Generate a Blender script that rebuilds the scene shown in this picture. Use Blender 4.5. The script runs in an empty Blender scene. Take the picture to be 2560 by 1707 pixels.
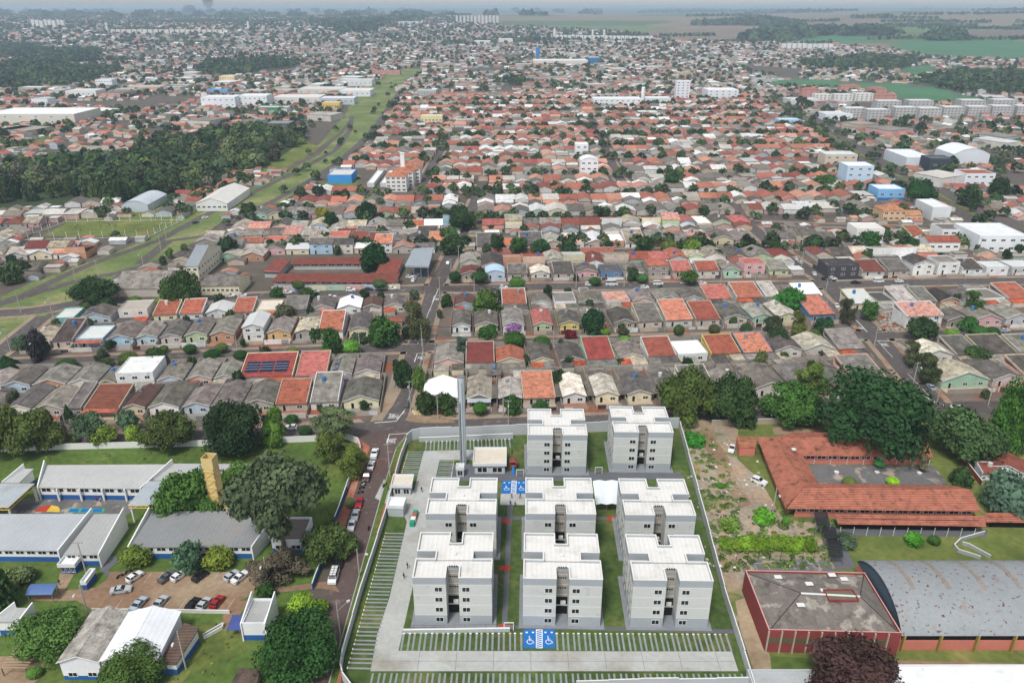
import bpy, math, random
import numpy as np
from math import sin, cos, tan, atan, atan2, radians, pi, sqrt, exp
from mathutils import Vector, Matrix

scene = bpy.context.scene
COL = scene.collection
rnd = random.Random(7)

# ------------------------------------------------------------------ camera
H = 122.0; F = 1880.0; PIT = math.atan(835.5 / F)
cd = bpy.data.cameras.new('camera'); cam = bpy.data.objects.new('camera', cd); COL.objects.link(cam)
cam.location = (0, 0, H); cam.rotation_euler = (pi / 2 - PIT, 0, 0)
cd.sensor_width = 36.0; cd.sensor_fit = 'HORIZONTAL'; cd.lens = 36.0 * F / 2560.0
cd.clip_start = 1.0; cd.clip_end = 80000
scene.camera = cam
# ------------------------------------------------------------------ sky and sun
SUN_EL, SUN_AZ = 58.0, 205.0          # elevation; azimuth the light comes from (0 = +Y, clockwise)
w = bpy.data.worlds.new('World'); scene.world = w; w.use_nodes = True
nt = w.node_tree; nt.nodes.clear()
sky = nt.nodes.new('ShaderNodeTexSky'); sky.sky_type = 'NISHITA'; sky.sun_disc = False
sky.sun_elevation = radians(SUN_EL); sky.sun_rotation = radians(SUN_AZ); sky.altitude = 500
sky.air_density = 1.0; sky.dust_density = 2.0; sky.ozone_density = 1.0
# an even veil of cloud: most of the sky's colour is averaged to grey
bw = nt.nodes.new('ShaderNodeRGBToBW'); mx = nt.nodes.new('ShaderNodeMix'); mx.data_type = 'RGBA'
tin = nt.nodes.new('ShaderNodeMix'); tin.data_type = 'RGBA'; tin.blend_type = 'MULTIPLY'; tin.inputs[0].default_value = 1.0
tin.inputs[7].default_value = (0.985, 1.0, 1.02, 1)
bg = nt.nodes.new('ShaderNodeBackground'); wo = nt.nodes.new('ShaderNodeOutputWorld')
nt.links.new(sky.outputs[0], bw.inputs[0]); nt.links.new(sky.outputs[0], mx.inputs[6]); nt.links.new(bw.outputs[0], tin.inputs[6])
nt.links.new(tin.outputs[2], mx.inputs[7]); mx.inputs[0].default_value = 0.78
nt.links.new(mx.outputs[2], bg.inputs[0]); bg.inputs[1].default_value = 0.115
nt.links.new(bg.outputs[0], wo.inputs[0])
sd = bpy.data.lights.new('sun', 'SUN'); sd.energy = 1.5; sd.angle = radians(11); sd.color = (1.0, 0.96, 0.9)
sun = bpy.data.objects.new('sun', sd); COL.objects.link(sun)
el, az = radians(SUN_EL), radians(SUN_AZ)
sun.rotation_euler = Vector((sin(az) * cos(el), cos(az) * cos(el), sin(el))).to_track_quat('Z', 'Y').to_euler()
sun.location = (0, 0, 300)
vs = scene.view_settings; vs.view_transform = 'Standard'; vs.look = 'None'; vs.exposure = 0.88; vs.gamma = 1.0
scene.cycles.max_bounces = 5; scene.cycles.diffuse_bounces = 2; scene.cycles.glossy_bounces = 2
scene.cycles.transmission_bounces = 2; scene.cycles.volume_bounces = 1; scene.cycles.transparent_max_bounces = 4
scene.cycles.use_denoising = True

# ------------------------------------------------------------------ numbers
def sstep(a, b, x):
    t = min(1.0, max(0.0, (x - a) / (b - a))); return t * t * (3 - 2 * t)
def hgt(X, Y):
    if Y < 1500: return 0.0
    s = sstep(1500, 4200, Y)
    h = 58 * sstep(1800, 5600, Y) + 30 * sstep(8000, 20000, Y)
    r = sstep(0.15, 0.5, X / Y)
    h += s * (7 * sin(X / 620.0 + 1.3) * cos(Y / 900.0) + 5 * sin(Y / 410.0 + X / 1300.0)) * (1 + 1.4 * r)
    h += r * 24 * sstep(2600, 5200, Y) * (1 - sstep(7000, 12000, Y))
    return h
CP, SP = cos(PIT), sin(PIT)
def G(px, py, z=0.0):
    """the point at height z above the ground that the photograph shows at (px, py)"""
    dx = (px - 1280) / F; dy = (853.5 - py) / F
    vy = CP + dy * SP; vz = -SP + dy * CP
    if vz > -1e-4: vz = -1e-4
    t = (z - H) / vz
    X, Y = dx * t, vy * t
    if Y > 1500:
        t, hi = 1200.0 / vy, 60000.0 / vy
        st = (hi / t) ** (1.0 / 500)
        while t < hi and H + vz * t > hgt(dx * t, vy * t) + z: t *= st
        X, Y = dx * t, vy * t
    return (X, Y)
def proj(X, Y, Z=0.0):
    d = Y * CP + (H - Z) * SP
    return (1280 + F * X / d, 853.5 - F * (Y * SP - (H - Z) * CP) / d)
def depth(X, Y, Z=0): return Y * CP + (H - Z) * SP
def inside(p, poly):
    x, y = p; r = False; n = len(poly); j = n - 1
    for i in range(n):
        xi, yi = poly[i]; xj, yj = poly[j]
        if (yi > y) != (yj > y) and x < (xj - xi) * (y - yi) / (yj - yi) + xi: r = not r
        j = i
    return r
def P(*pts, z=0.0): return [G(a, b, z) for a, b in pts]
def lin(c):
    if isinstance(c, str):
        c = tuple(int(c[i:i + 2], 16) / 255.0 for i in (0, 2, 4))
    return tuple(((v + 0.055) / 1.055) ** 2.4 if v > 0.04045 else v / 12.92 for v in c[:3]) + (1.0,)
def jit(c, a=0.06, r=rnd):
    l = c if not isinstance(c, str) else tuple(int(c[i:i + 2], 16) / 255.0 for i in (0, 2, 4))
    k = 1 + r.uniform(-a, a)
    return tuple(min(1, max(0, v * k + r.uniform(-1, 1) * min(a, .05) * 0.22)) for v in l[:3])

# ------------------------------------------------------------------ materials
MATS = {}
def mat(name, col=None, rough=0.85, n1=(0.35, 0.12), n2=(4.0, 0.1), pat=None, bump=0.0, metal=0.0, spec=0.25, world=False, mix=None, attr=None, sat=1.0, val=1.0):
    """col None -> the object's own colour; n1/n2 (scale, amount) are two noises of wear; pat adds sheets, tiles or boards"""
    m = bpy.data.materials.new(name); m.use_nodes = True; t = m.node_tree; t.nodes.clear(); N = t.nodes.new; L = t.links.new
    out = N('ShaderNodeOutputMaterial'); b = N('ShaderNodeBsdfPrincipled'); L(b.outputs[0], out.inputs[0])
    b.inputs['Roughness'].default_value = rough; b.inputs['Metallic'].default_value = metal; b.inputs['Specular IOR Level'].default_value = spec
    if world:
        g = N('ShaderNodeNewGeometry'); co = g.outputs['Position']
    else:
        g = N('ShaderNodeTexCoord'); oi = N('ShaderNodeObjectInfo'); ad = N('ShaderNodeVectorMath'); ad.operation = 'ADD'
        sc = N('ShaderNodeVectorMath'); sc.operation = 'SCALE'; cx = N('ShaderNodeCombineXYZ')
        for i in range(3): L(oi.outputs['Random'], cx.inputs[i])
        L(cx.outputs[0], sc.inputs[0]); sc.inputs['Scale'].default_value = 91.0
        L(g.outputs['Object'], ad.inputs[0]); L(sc.outputs[0], ad.inputs[1]); co = ad.outputs[0]
    if attr: a = N('ShaderNodeAttribute'); a.attribute_name = attr; c = a.outputs['Color']
    elif col is None: o2 = N('ShaderNodeObjectInfo'); c = o2.outputs['Color']
    else: r = N('ShaderNodeRGB'); r.outputs[0].default_value = lin(col); c = r.outputs[0]
    if sat != 1.0 or val != 1.0:
        hs = N('ShaderNodeHueSaturation'); hs.inputs['Saturation'].default_value = sat; hs.inputs['Value'].default_value = val; L(c, hs.inputs['Color']); c = hs.outputs[0]
    def noise(s, d=3.0):
        n = N('ShaderNodeTexNoise'); n.inputs['Scale'].default_value = s; n.inputs['Detail'].default_value = d; L(co, n.inputs['Vector']); return n.outputs['Fac']
    def mulf(c, fac, lo, hi):
        mr = N('ShaderNodeMapRange'); mr.inputs['From Min'].default_value = 0.3; mr.inputs['From Max'].default_value = 0.7
        mr.inputs['To Min'].default_value = lo; mr.inputs['To Max'].default_value = hi; L(fac, mr.inputs['Value'])
        s = N('ShaderNodeVectorMath'); s.operation = 'SCALE'; L(c, s.inputs[0]); L(mr.outputs[0], s.inputs['Scale']); return s.outputs[0]
    if mix:
        for (mc, s, lo, hi) in mix:
            f = noise(s, 5.0); mr = N('ShaderNodeMapRange'); L(f, mr.inputs['Value'])
            mr.inputs['From Min'].default_value = lo; mr.inputs['From Max'].default_value = hi
            q = N('ShaderNodeMix'); q.data_type = 'RGBA'; L(mr.outputs[0], q.inputs[0]); L(c, q.inputs[6]); q.inputs[7].default_value = lin(mc); c = q.outputs[2]
    for s, a in (n1, n2):
        if a: c = mulf(c, noise(s), 1 - a, 1 + a)
    hsrc = None
    if pat == 'sheet':
        k = N('ShaderNodeTexBrick'); k.inputs['Scale'].default_value = 1.0; k.inputs['Brick Width'].default_value = 2.3; k.inputs['Row Height'].default_value = 1.05
        k.inputs['Mortar Size'].default_value = 0.02; k.inputs['Color1'].default_value = (0.78, 0.78, 0.78, 1); k.inputs['Color2'].default_value = (1.15, 1.15, 1.15, 1)
        k.inputs['Mortar'].default_value = (0.7, 0.7, 0.7, 1); k.inputs['Bias'].default_value = -0.15; k.offset = 0.0
        mp = N('ShaderNodeMapping'); mp.inputs['Rotation'].default_value = (0, 0, pi / 2); L(co, mp.inputs[0]); L(mp.outputs[0], k.inputs['Vector'])
        q = N('ShaderNodeMix'); q.data_type = 'RGBA'; q.blend_type = 'MULTIPLY'; q.inputs[0].default_value = 0.8; L(c, q.inputs[6]); L(k.outputs[0], q.inputs[7]); c = q.outputs[2]
        wv = N('ShaderNodeTexWave'); wv.inputs['Scale'].default_value = 1.6; L(co, wv.inputs['Vector']); hsrc = wv.outputs['Fac']
    if pat == 'tile':
        wv = N('ShaderNodeTexWave'); wv.bands_direction = 'Y'; wv.inputs['Scale'].default_value = 0.42; wv.inputs['Distortion'].default_value = 0.7
        L(co, wv.inputs['Vector']); mr = N('ShaderNodeMapRange'); mr.inputs['To Min'].default_value = 0.68; mr.inputs['To Max'].default_value = 1.14; L(wv.outputs['Fac'], mr.inputs['Value'])
        s = N('ShaderNodeVectorMath'); s.operation = 'SCALE'; L(c, s.inputs[0]); L(mr.outputs[0], s.inputs['Scale']); c = s.outputs[0]
        wx = N('ShaderNodeTexWave'); wx.bands_direction = 'X'; wx.inputs['Scale'].default_value = 1.3; L(co, wx.inputs['Vector']); hsrc = wx.outputs['Fac']
    if pat == 'seam':
        wv = N('ShaderNodeTexWave'); wv.bands_direction = 'X'; wv.wave_profile = 'SAW'; wv.inputs['Scale'].default_value = 0.3
        L(co, wv.inputs['Vector']); mr = N('ShaderNodeMapRange'); mr.inputs['To Min'].default_value = 0.93; mr.inputs['To Max'].default_value = 1.03; L(wv.outputs['Fac'], mr.inputs['Value'])
        s = N('ShaderNodeVectorMath'); s.operation = 'SCALE'; L(c, s.inputs[0]); L(mr.outputs[0], s.inputs['Scale']); c = s.outputs[0]
    L(c, b.inputs['Base Color'])
    if bump or hsrc:
        bp = N('ShaderNodeBump'); bp.inputs['Strength'].default_value = bump or 0.3; bp.inputs['Distance'].default_value = 0.06 if hsrc else 0.3
        if hsrc is None: hsrc = noise(n2[0] * 2, 4.0)
        L(hsrc, bp.inputs['Height']); L(bp.outputs[0], b.inputs['Normal'])
    MATS[name] = m
    return m
mat('roof_fibre', None, 0.95, (0.35, 0.34), (2.2, 0.24), 'sheet', mix=[('4a4440', 0.5, 0.56, 0.8)])
mat('roof_tile', None, 0.9, (0.4, 0.18), (5.0, 0.16), 'tile', mix=[('5e4238', 0.7, 0.5, 0.78)], sat=.9, val=.8)
mat('roof_metal', None, 0.5, (0.2, 0.06), (2.0, 0.04), 'seam', spec=0.4)
mat('flat_roof', None, 0.8, (0.25, 0.08), (2.0, 0.05), mix=[('b9b3a8', 0.35, 0.6, 0.85)])
mat('wall_paint', None, 0.9, (0.3, 0.1), (2.5, 0.08), mix=[('6e6259', 0.45, 0.58, 0.95)], sat=.78, val=.84)
mat('clean_paint', None, 0.85, (0.2, 0.04), (2.0, 0.03))
mat('glass', '1d2227', 0.15, (0.5, 0.3), (1, 0), spec=0.5)
mat('opening_shade', '1a1816', 0.9, (0.5, 0.3), (2, 0.2))  # near-black colour stands in for shade inside openings; door leaves share it
mat('white_trim', 'dcdcd8', 0.7, (0.3, 0.05), (2, 0.04))
mat('metal_grey', '8a8d8e', 0.5, (0.4, 0.1), (3, 0.05), metal=0.3)
mat('dark_metal', '2c2d2f', 0.5, (0.4, 0.1), (3, 0.05))
mat('concrete', 'aaa9a4', 0.95, (0.12, 0.12), (1.5, 0.1), mix=[('7f7a72', 0.15, 0.52, 0.75)], bump=0.1)
mat('pole_concrete', 'a9a49c', 0.9, (0.5, 0.08), (3, 0.08))
mat('car_paint', None, 0.25, (0.3, 0.02), (1, 0), spec=0.6)
mat('rubber', '151515', 0.8)
mat('lamp_red', '8a1510', 0.4); mat('lamp_clear', 'd8dcdc', 0.2)
mat('leaf', None, 0.75, (0.28, 0.34), (1.6, 0.34), spec=0.04, val=1.12)
mat('bark', '6b5d50', 0.95, (1, 0.2), (5, 0.2))
mat('brick_raw', 'a5603f', 0.95, (0.5, 0.2), (4, 0.15))
mat('skin', '8d5f48', 0.6); mat('cloth', None, 0.9)
mat('solar', '1b2440', 0.2, (1.5, 0.15), (1, 0), spec=0.6)
# ground materials use world positions
mat('asphalt', '5c5654', 0.95, (0.03, 0.09), (0.6, 0.1), mix=[('4c4340', 0.02, 0.5, 0.75), ('77706c', 0.4, 0.56, 0.7)], world=True)
mat('road_earthy', '5d4f4b', 0.95, (0.05, 0.1), (0.7, 0.1), mix=[('6b4a3e', 0.06, 0.5, 0.8), ('756b66', 0.5, 0.58, 0.7)], world=True)
mat('path_dark', '63656a', 0.95, (0.2, 0.1), (1.5, 0.08), world=True)
mat('pavement', '978673', 0.95, (0.1, 0.12), (1.2, 0.12), mix=[('8c5f47', 0.12, 0.5, 0.7), ('8b8880', 0.07, 0.55, 0.7)], world=True)
mat('red_paving', 'a0604a', 0.95, (0.15, 0.14), (1.5, 0.12), mix=[('b98c74', 0.1, 0.5, 0.75)], world=True)
mat('yard', '6a6058', 0.95, (0.1, 0.2), (0.9, 0.16), mix=[('8b5640', 0.09, 0.52, 0.62), ('55603a', 0.05, 0.6, 0.7)], world=True)
mat('grass', '546a30', 0.98, (0.05, 0.2), (0.6, 0.22), mix=[('76783f', 0.07, 0.52, 0.8), ('46592a', 0.2, 0.5, 0.75)], bump=0.4, world=True)
mat('grass_worn', '69733a', 0.98, (0.06, 0.2), (0.6, 0.2), mix=[('8a7c50', 0.06, 0.56, 0.8), ('4a5c2a', 0.15, 0.5, 0.8), ('8f6848', 0.04, 0.66, 0.8)], bump=0.4, world=True)
mat('beige_path', 'a8967c', .95, (.1, .12), (.9, .12), mix=[('86735c', .15, .52, .7)], world=True)
mat('earth', '8a705a', 0.98, (0.08, 0.16), (0.8, 0.16), mix=[('9d8a72', 0.06, 0.42, 0.65), ('7d5240', 0.05, 0.58, 0.75)], bump=0.3, world=True)
mat('rough_lot', '9c8f7e', 0.98, (0.08, 0.16), (0.8, 0.2), mix=[('66733c', 0.055, 0.54, 0.62), ('a88b70', 0.15, 0.5, 0.7)], bump=0.4, world=True)
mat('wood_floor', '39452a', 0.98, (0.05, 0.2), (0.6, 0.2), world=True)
mat('court', '6e6d6c', 0.9, (0.15, 0.12), (1.2, 0.12), mix=[('a8998c', 0.2, 0.55, 0.6), ('4f5052', 0.08, 0.5, 0.7)], world=True)
mat('paint_white', 'dededc', 0.8, (0.8, 0.12), (3, 0.08), world=True)
mat('paint_worn', 'b7b2ab', 0.9, (1.0, 0.25), (3, 0.2), world=True)
mat('paint_blue', '1f6cb4', 0.8, (0.8, 0.06), (3, 0.05), world=True)
mat('paint_yellow', 'd8b545', 0.8, (0.8, 0.1), (3, 0.05), world=True)
mat('paint_red', 'b5402f', 0.8, (0.8, 0.1), (3, 0.05), world=True)
mat('paint_green', '4aa268', 0.8, (0.8, 0.1), (3, 0.05), world=True)
mat('slab', 'aeafab', 0.9, (0.09, 0.1), (1.0, 0.08), mix=[('948c80', 0.1, 0.52, 0.72)], bump=0.05, world=True)
mat('wheel_strip', '8b8f91', .9, (.2, .1), (1., .1), world=True)
mat('strip_concrete', '85898d', 0.9, (0.2, 0.08), (1.0, 0.08), world=True)
mat('far_wall', None, 0.95, (0.02, 0.1), (0.4, 0.12), attr='tint', sat=.8, val=.8)
mat('far_roof', None, 0.95, (0.05, 0.16), (0.6, 0.18), attr='tint', sat=.88, val=.84)
mat('far_leaf', None, 0.95, (0.06, 0.22), (0.7, 0.22), attr='tint', val=1.14)
mat('ground', None, 0.98, (0.01, 0.12), (0.15, 0.12), attr='tint', world=True)

# ------------------------------------------------------------------ mesh and object helpers
class MB:
    def __init__(s): s.v = []; s.f = []; s.m = []; s.names = []
    def mi(s, name):
        if name not in s.names: s.names.append(name)
        return s.names.index(name)
    def face(s, pts, m):
        b = len(s.v); s.v.extend(pts); s.f.append(tuple(range(b, b + len(pts)))); s.m.append(s.mi(m))
    def box(s, x0, x1, y0, y1, z0, z1, m, skip=''):
        b = len(s.v); s.v += [(x0, y0, z0), (x1, y0, z0), (x1, y1, z0), (x0, y1, z0), (x0, y0, z1), (x1, y0, z1), (x1, y1, z1), (x0, y1, z1)]
        k = s.mi(m)
        for n, q in (('b', (3, 2, 1, 0)), ('t', (4, 5, 6, 7)), ('f', (0, 1, 5, 4)), ('r', (1, 2, 6, 5)), ('k', (2, 3, 7, 6)), ('l', (3, 0, 4, 7))):
            if n not in skip: s.f.append(tuple(b + i for i in q)); s.m.append(k)
    def prism(s, poly, z0, z1, m, top=None, cap=True):
        n = len(poly); b = len(s.v)
        s.v += [(x, y, z0) for x, y in poly] + [(x, y, z1) for x, y in poly]; k = s.mi(m)
        for i in range(n):
            j = (i + 1) % n; s.f.append((b + i, b + j, b + n + j, b + n + i)); s.m.append(k)
        if cap: s.f.append(tuple(b + n + i for i in range(n))); s.m.append(s.mi(top or m))
    def solid(s, top, th, m):
        """a thick sheet: top is a list of 3-D points, th its thickness downwards"""
        n = len(top); b = len(s.v); s.v += list(top) + [(x, y, z - th) for x, y, z in top]; k = s.mi(m)
        s.f.append(tuple(range(b, b + n))); s.m.append(k); s.f.append(tuple(b + n + i for i in reversed(range(n)))); s.m.append(k)
        for i in range(n):
            j = (i + 1) % n; s.f.append((b + j, b + i, b + n + i, b + n + j)); s.m.append(k)
    def tube(s, a, b_, r0, r1, m, n=7, cap=True):
        a, b_ = Vector(a), Vector(b_); d = (b_ - a).normalized(); u = d.orthogonal().normalized(); v = d.cross(u); base = len(s.v); k = s.mi(m)
        for p, r in ((a, r0), (b_, r1)):
            for i in range(n):
                t = 2 * pi * i / n; s.v.append(tuple(p + (u * cos(t) + v * sin(t)) * r))
        for i in range(n):
            j = (i + 1) % n; s.f.append((base + i, base + j, base + n + j, base + n + i)); s.m.append(k)
        if cap: s.f.append(tuple(base + n + i for i in range(n))); s.m.append(k); s.f.append(tuple(base + i for i in reversed(range(n)))); s.m.append(k)
    def mesh(s, name):
        me = bpy.data.meshes.new(name); me.from_pydata(s.v, [], s.f)
        for n in s.names: me.materials.append(MATS[n])
        me.polygons.foreach_set('material_index', s.m); me.update(); return me
    def build(s, name, parent=None, color=None, loc=(0, 0, 0), rz=0.0):
        return put(s.mesh(name), name, parent, color, loc, rz)
def put(me, name, parent=None, color=None, loc=(0, 0, 0), rz=0.0, scale=None):
    o = bpy.data.objects.new(name, me); COL.objects.link(o); o.location = loc; o.rotation_euler = (0, 0, rz)
    if scale: o.scale = scale
    if parent: o.parent = parent
    if color is not None: o.color = lin(color)
    return o
def tag(o, label=None, cat=None, group=None, kind=None):
    if label: o['label'] = label
    if cat: o['category'] = cat
    if group: o['group'] = group
    if kind: o['kind'] = kind
    return o
def thing(name, label, cat, loc=(0, 0, 0), rz=0.0, group=None):
    o = bpy.data.objects.new(name, None); COL.objects.link(o); o.location = loc; o.rotation_euler = (0, 0, rz); o.empty_display_size = 0.5
    return tag(o, label, cat, group)
def copy_tree(o, parent=None):
    c = o.copy(); COL.objects.link(c); c.parent = parent
    for ch in o.children: copy_tree(ch, c)
    return c
ORD = ['', 'first', 'second', 'third', 'fourth', 'fifth', 'sixth', 'seventh', 'eighth', 'ninth', 'tenth', 'eleventh', 'twelfth', 'thirteenth', 'fourteenth', 'fifteenth', 'sixteenth', 'seventeenth', 'eighteenth', 'nineteenth', 'twentieth',
] 
_o = ORD[1:10]
for _t, _w in ((20, 'twenty'), (30, 'thirty'), (40, 'forty'), (50, 'fifty'), (60, 'sixty'), (70, 'seventy'), (80, 'eighty')): ORD += ([_w[:-1] + 'ieth'] if _t > 20 else []) + [_w + '-' + q for q in _o]
LEV = {}
def sheet(name, poly, m, z, label=None, kind='structure', th=None):
    """a flat piece of ground cover (poly in world metres)"""
    b = MB()
    if th: b.prism(poly, 0.0, z, m)
    else: b.face([(x, y, z) for x, y in poly], m)
    o = b.build(name); tag(o, label, kind=kind)
    return o
def offs(pl, d):
    out = []
    n = len(pl)
    for i in range(n):
        a = pl[max(0, i - 1)]; c = pl[min(n - 1, i + 1)]
        tx, ty = c[0] - a[0], c[1] - a[1]; l = math.hypot(tx, ty) or 1
        out.append((pl[i][0] - ty / l * d, pl[i][1] + tx / l * d))
    return out
ROADS = []
def strip(name, pl, w, m, z, kind='structure', rec=True, label=None, th=None, off=0.0):
    """a band of ground cover along a polyline; positive offset is to the left of its direction"""
    L, R = offs(pl, off + w / 2), offs(pl, off - w / 2); b = MB()
    for i in range(len(pl) - 1):
        q = [R[i], R[i + 1], L[i + 1], L[i]]
        if th:
            b.prism(q, 0.0, z, m)
        else: b.face([(x, y, z) for x, y in q], m)
    o = b.build(name); tag(o, label, kind=kind)
    if rec: ROADS.append((pl, w / 2))
    return o
def on_road(x, y, mg):
    for pl, hw in ROADS:
        for i in range(len(pl) - 1):
            ax, ay = pl[i]; bx, by = pl[i + 1]; dx, dy = bx - ax, by - ay; q = dx * dx + dy * dy
            t = max(0, min(1, ((x - ax) * dx + (y - ay) * dy) / q))
            if math.hypot(x - ax - t * dx, y - ay - t * dy) < hw + mg: return True
    return False
# ------------------------------------------------------------------ terrain
WOODS = [[(0,440),(130,405),(329,385),(439,351),(603,329),(753,344),(750,380),(676,413),(560,440),(545,465),(430,490),(300,510),(200,510),(120,520),(-80,530),(-80,440)],
 [(-80,225),(-80,165),(0,165),(80,150),(240,105),(255,130),(240,155),(330,150),(290,185),(150,222)],
 [(470,178),(600,140),(700,148),(760,160),(700,176),(560,190)],
 [(1230,190),(1240,207),(1300,216),(1322,202),(1310,184)],
 [(1120,292),(1330,272),(1500,260),(1550,272),(1500,286),(1150,297)],
 [(1860,240),(1885,235),(2040,275),(2035,292),(1890,255)],
 [(2000,160),(2200,138),(2320,150),(2250,176),(2020,172)],
 [(780,60),(1060,45),(1060,55),(1000,62),(930,85),(840,85)],
 [(1740,104),(1850,98),(1960,68),(2120,78),(2240,76),(2230,90),(2100,92),(1900,108)],
 [(1700,66),(1900,50),(2000,60),(1960,68),(1830,64)], [(2320,96),(2400,92),(2400,102),(2330,103)]]
FARM = [(1180,60),(1550,80),(1700,104),(1900,106),(2080,110),(2220,122),(2320,142),(2560,150),(3200,160),(3200,-50),(1180,-50)]
GREENF = [[(1915,208),(1990,198),(2100,203),(2270,210),(2340,220),(2470,252),(2300,256),(2240,240),(2100,222),(1930,216)],
 [(1940,103),(1985,86),(2110,90),(2220,98),(2225,106),(2100,110)],[(2235,106),(2420,98),(2560,103),(2760,110),(2760,152),(2560,148),(2320,138),(2225,118)],
 [(2240,176),(2330,160),(2350,180),(2300,192),(2250,186)]]
FIELDG = [(105,590),(170,556),(455,552),(365,592)]
STRIP_L = [(-60,770),(90,702),(218,656),(290,630),(373,596),(460,550),(530,520),(626,470),(700,440),(800,385),(860,330),(880,300),(870,270),(915,220),(965,190),(1010,172)]
STRIP_R = [(-60,925),(0,885),(60,835),(105,795),(125,782),(185,757),(250,728),(300,700),(375,665),(440,640),(505,590),(600,520),(700,508),(768,462),(853,397),(930,320),(975,255),(1010,215),(1060,172)]
LAWNS = [STRIP_L + STRIP_R[::-1], [(330,385),(439,355),(470,375),(380,400),(300,400)], [(0,330),(110,330),(120,345),(60,380),(0,385)]]
rs = random.Random(11)
seeds = [(rs.uniform(-0.8, 1.6), rs.uniform(7.2, 10.8), rs.random()) for _ in range(420)]
FC = ['80705e', '85755f', '75655a', '7f7560', '5c7044', '67784c', '7d6d5e', '52673f']
def land(X, Y, px, py):
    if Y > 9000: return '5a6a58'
    if Y > 1050:
        for g in GREENF:
            if inside((px, py), g): return '487350'
        for g in WOODS[1:]:
            if inside((px, py), g): return '36432b'
        if inside((px, py), FARM) or Y > 6200:
            u, v = X / Y + 0.03 * sin(Y / 300.0), math.log(max(Y, 10))
            k = min(seeds, key=lambda q: (q[0] - u) ** 2 + ((q[1] - v) * 1.1) ** 2)
            return FC[int(k[2] * 8) % 8]
        return '5d584e'
    return '5f584f'
b = MB(); rows = [-400, -100, 20]; y = 60.0
while y < 1500: rows.append(y); y *= 1.05
while y < 60000: rows.append(y); y *= 1.022
ratios = [i * 0.0115 - 1.5 for i in range(262)]
cols = []; nr = len(ratios)
for Yr in rows:
    for q in ratios:
        X = q * (max(Yr, 0) + 160); z = hgt(X, Yr) if Yr > 1500 else 0.0
        b.v.append((X, Yr, z))
        if Yr > 1050 and abs(q) < 0.9:
            px, py = proj(X, Yr, z); cols.append(lin(land(X, Yr, px, py)))
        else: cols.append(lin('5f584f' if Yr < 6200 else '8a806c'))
for i in range(len(rows) - 1):
    for j in range(nr - 1):
        k = i * nr + j; b.f.append((k, k + 1, k + nr + 1, k + nr)); b.m.append(0)
b.names = ['ground']
o = b.build('ground'); tag(o, 'ground of the town rolling out to farmland and the horizon', kind='structure')
ca = o.data.color_attributes.new('tint', 'FLOAT_COLOR', 'POINT'); ca.data.foreach_set('color', np.array(cols, dtype=np.float32).ravel())
o.data.polygons.foreach_set('use_smooth', [True] * len(o.data.polygons))

# ------------------------------------------------------------------ streets
PAVE = []
def road(name, pts, wd, m='asphalt', z=0.03, side=True, lab=None):
    pl = P(*pts)
    if side:   # pavements are one raised band below the carriageway edges
        for s in (1, -1): PAVE.append((pl, s * (wd / 2 + 1.1)))
    strip('road', pl, wd, m, z, label=lab)
    return pl
RA = road('road', [(-300,1130),(0,1108),(300,1098),(500,1090),(700,1080),(850,1069),(1000,1066),(1175,1061),(1400,1052),(1600,1046),(1900,1037),(2150,1028),(2330,1021),(2560,1018),(2900,1018)], 8.6, 'asphalt', side=False, lab='street running behind the apartment compound')
RB = road('road', [(-100,915),(150,904),(570,887),(850,874),(1044,869),(1250,857),(1445,852),(1707,847),(2016,838),(2180,838),(2412,835),(2800,832)], 7.5, z=0.034)
RC = road('road', [(-60,788),(0,784),(76,779),(140,769),(200,756),(300,752),(450,749),(600,744),(845,733),(1062,722),(1187,722),(1350,717),(1568,715),(1786,714),(2100,712),(2338,705),(2750,700)], 9.0, z=0.034)
RD = road('road', [(1128,640),(1400,632),(1930,620)], 8.0, z=0.034)
RD2 = road('road', [(1872,556),(2050,563),(2240,568),(2420,590)], 7.0, z=0.034)
RM = road('road', [(975,1085),(994,1029),(1044,869),(1090,714),(1141,615),(1188,506),(1205,462)], 7.6, z=0.042)
RR = road('road', [(2345,1020),(2194,845),(2109,753),(2050,694),(1990,655),(1930,612),(1855,546),(1838,515)], 8.0, z=0.042)
RX = road('road', [(1555,455),(1541,435),(1501,347),(1480,300)], 8.0, z=0.042)
RY = road('road', [(1049,473),(1090,397),(1110,360),(1130,330)], 8.0, z=0.042)
RW = road('road', [(-60,925),(20,865),(75,820),(112,790)], 7.0, z=0.038)
AV = P((2720,690),(2560,604),(2338,482),(2202,420),(2080,340),(1990,280),(1919,241),(1850,205))
strip('road', AV, 24, 'asphalt', 0.05, label='wide avenue with a central median')
strip('median', AV, 3.4, 'grass_worn', 0.2, rec=False, th=True); strip('road', P(*[(-60,777),(60,738),(160,690),(240,655),(330,625),(400,600),(500,545),(640,478),(760,420),(840,375),(875,325),(880,290)]), 5.6, 'asphalt', 0.05, label='avenue west of the grass strip')
strip('road', P((-30,770),(110,727),(190,703),(288,684),(350,668),(440,640),(520,590),(610,540),(700,494),(765,458),(850,403),(920,338),(960,288),(990,240),(1030,190)), 5.6, 'asphalt', 0.054, label='avenue east of the grass strip')
strip('road', P((350,660),(420,603),(500,592),(560,585)), 6, 'asphalt', 0.058)
GRID = [462 + 65 * k for k in range(12)]
def leftlim(Y):
    """X of the east edge of the grass strip at distance Y"""
    best = -400
    for i in range(len(STRW) - 1):
        (x0, y0), (x1, y1) = STRW[i], STRW[i + 1]
        if min(y0, y1) <= Y <= max(y0, y1) and y0 != y1: best = x0 + (x1 - x0) * (Y - y0) / (y1 - y0)
    return best
STRW = P(*STRIP_R)
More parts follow.
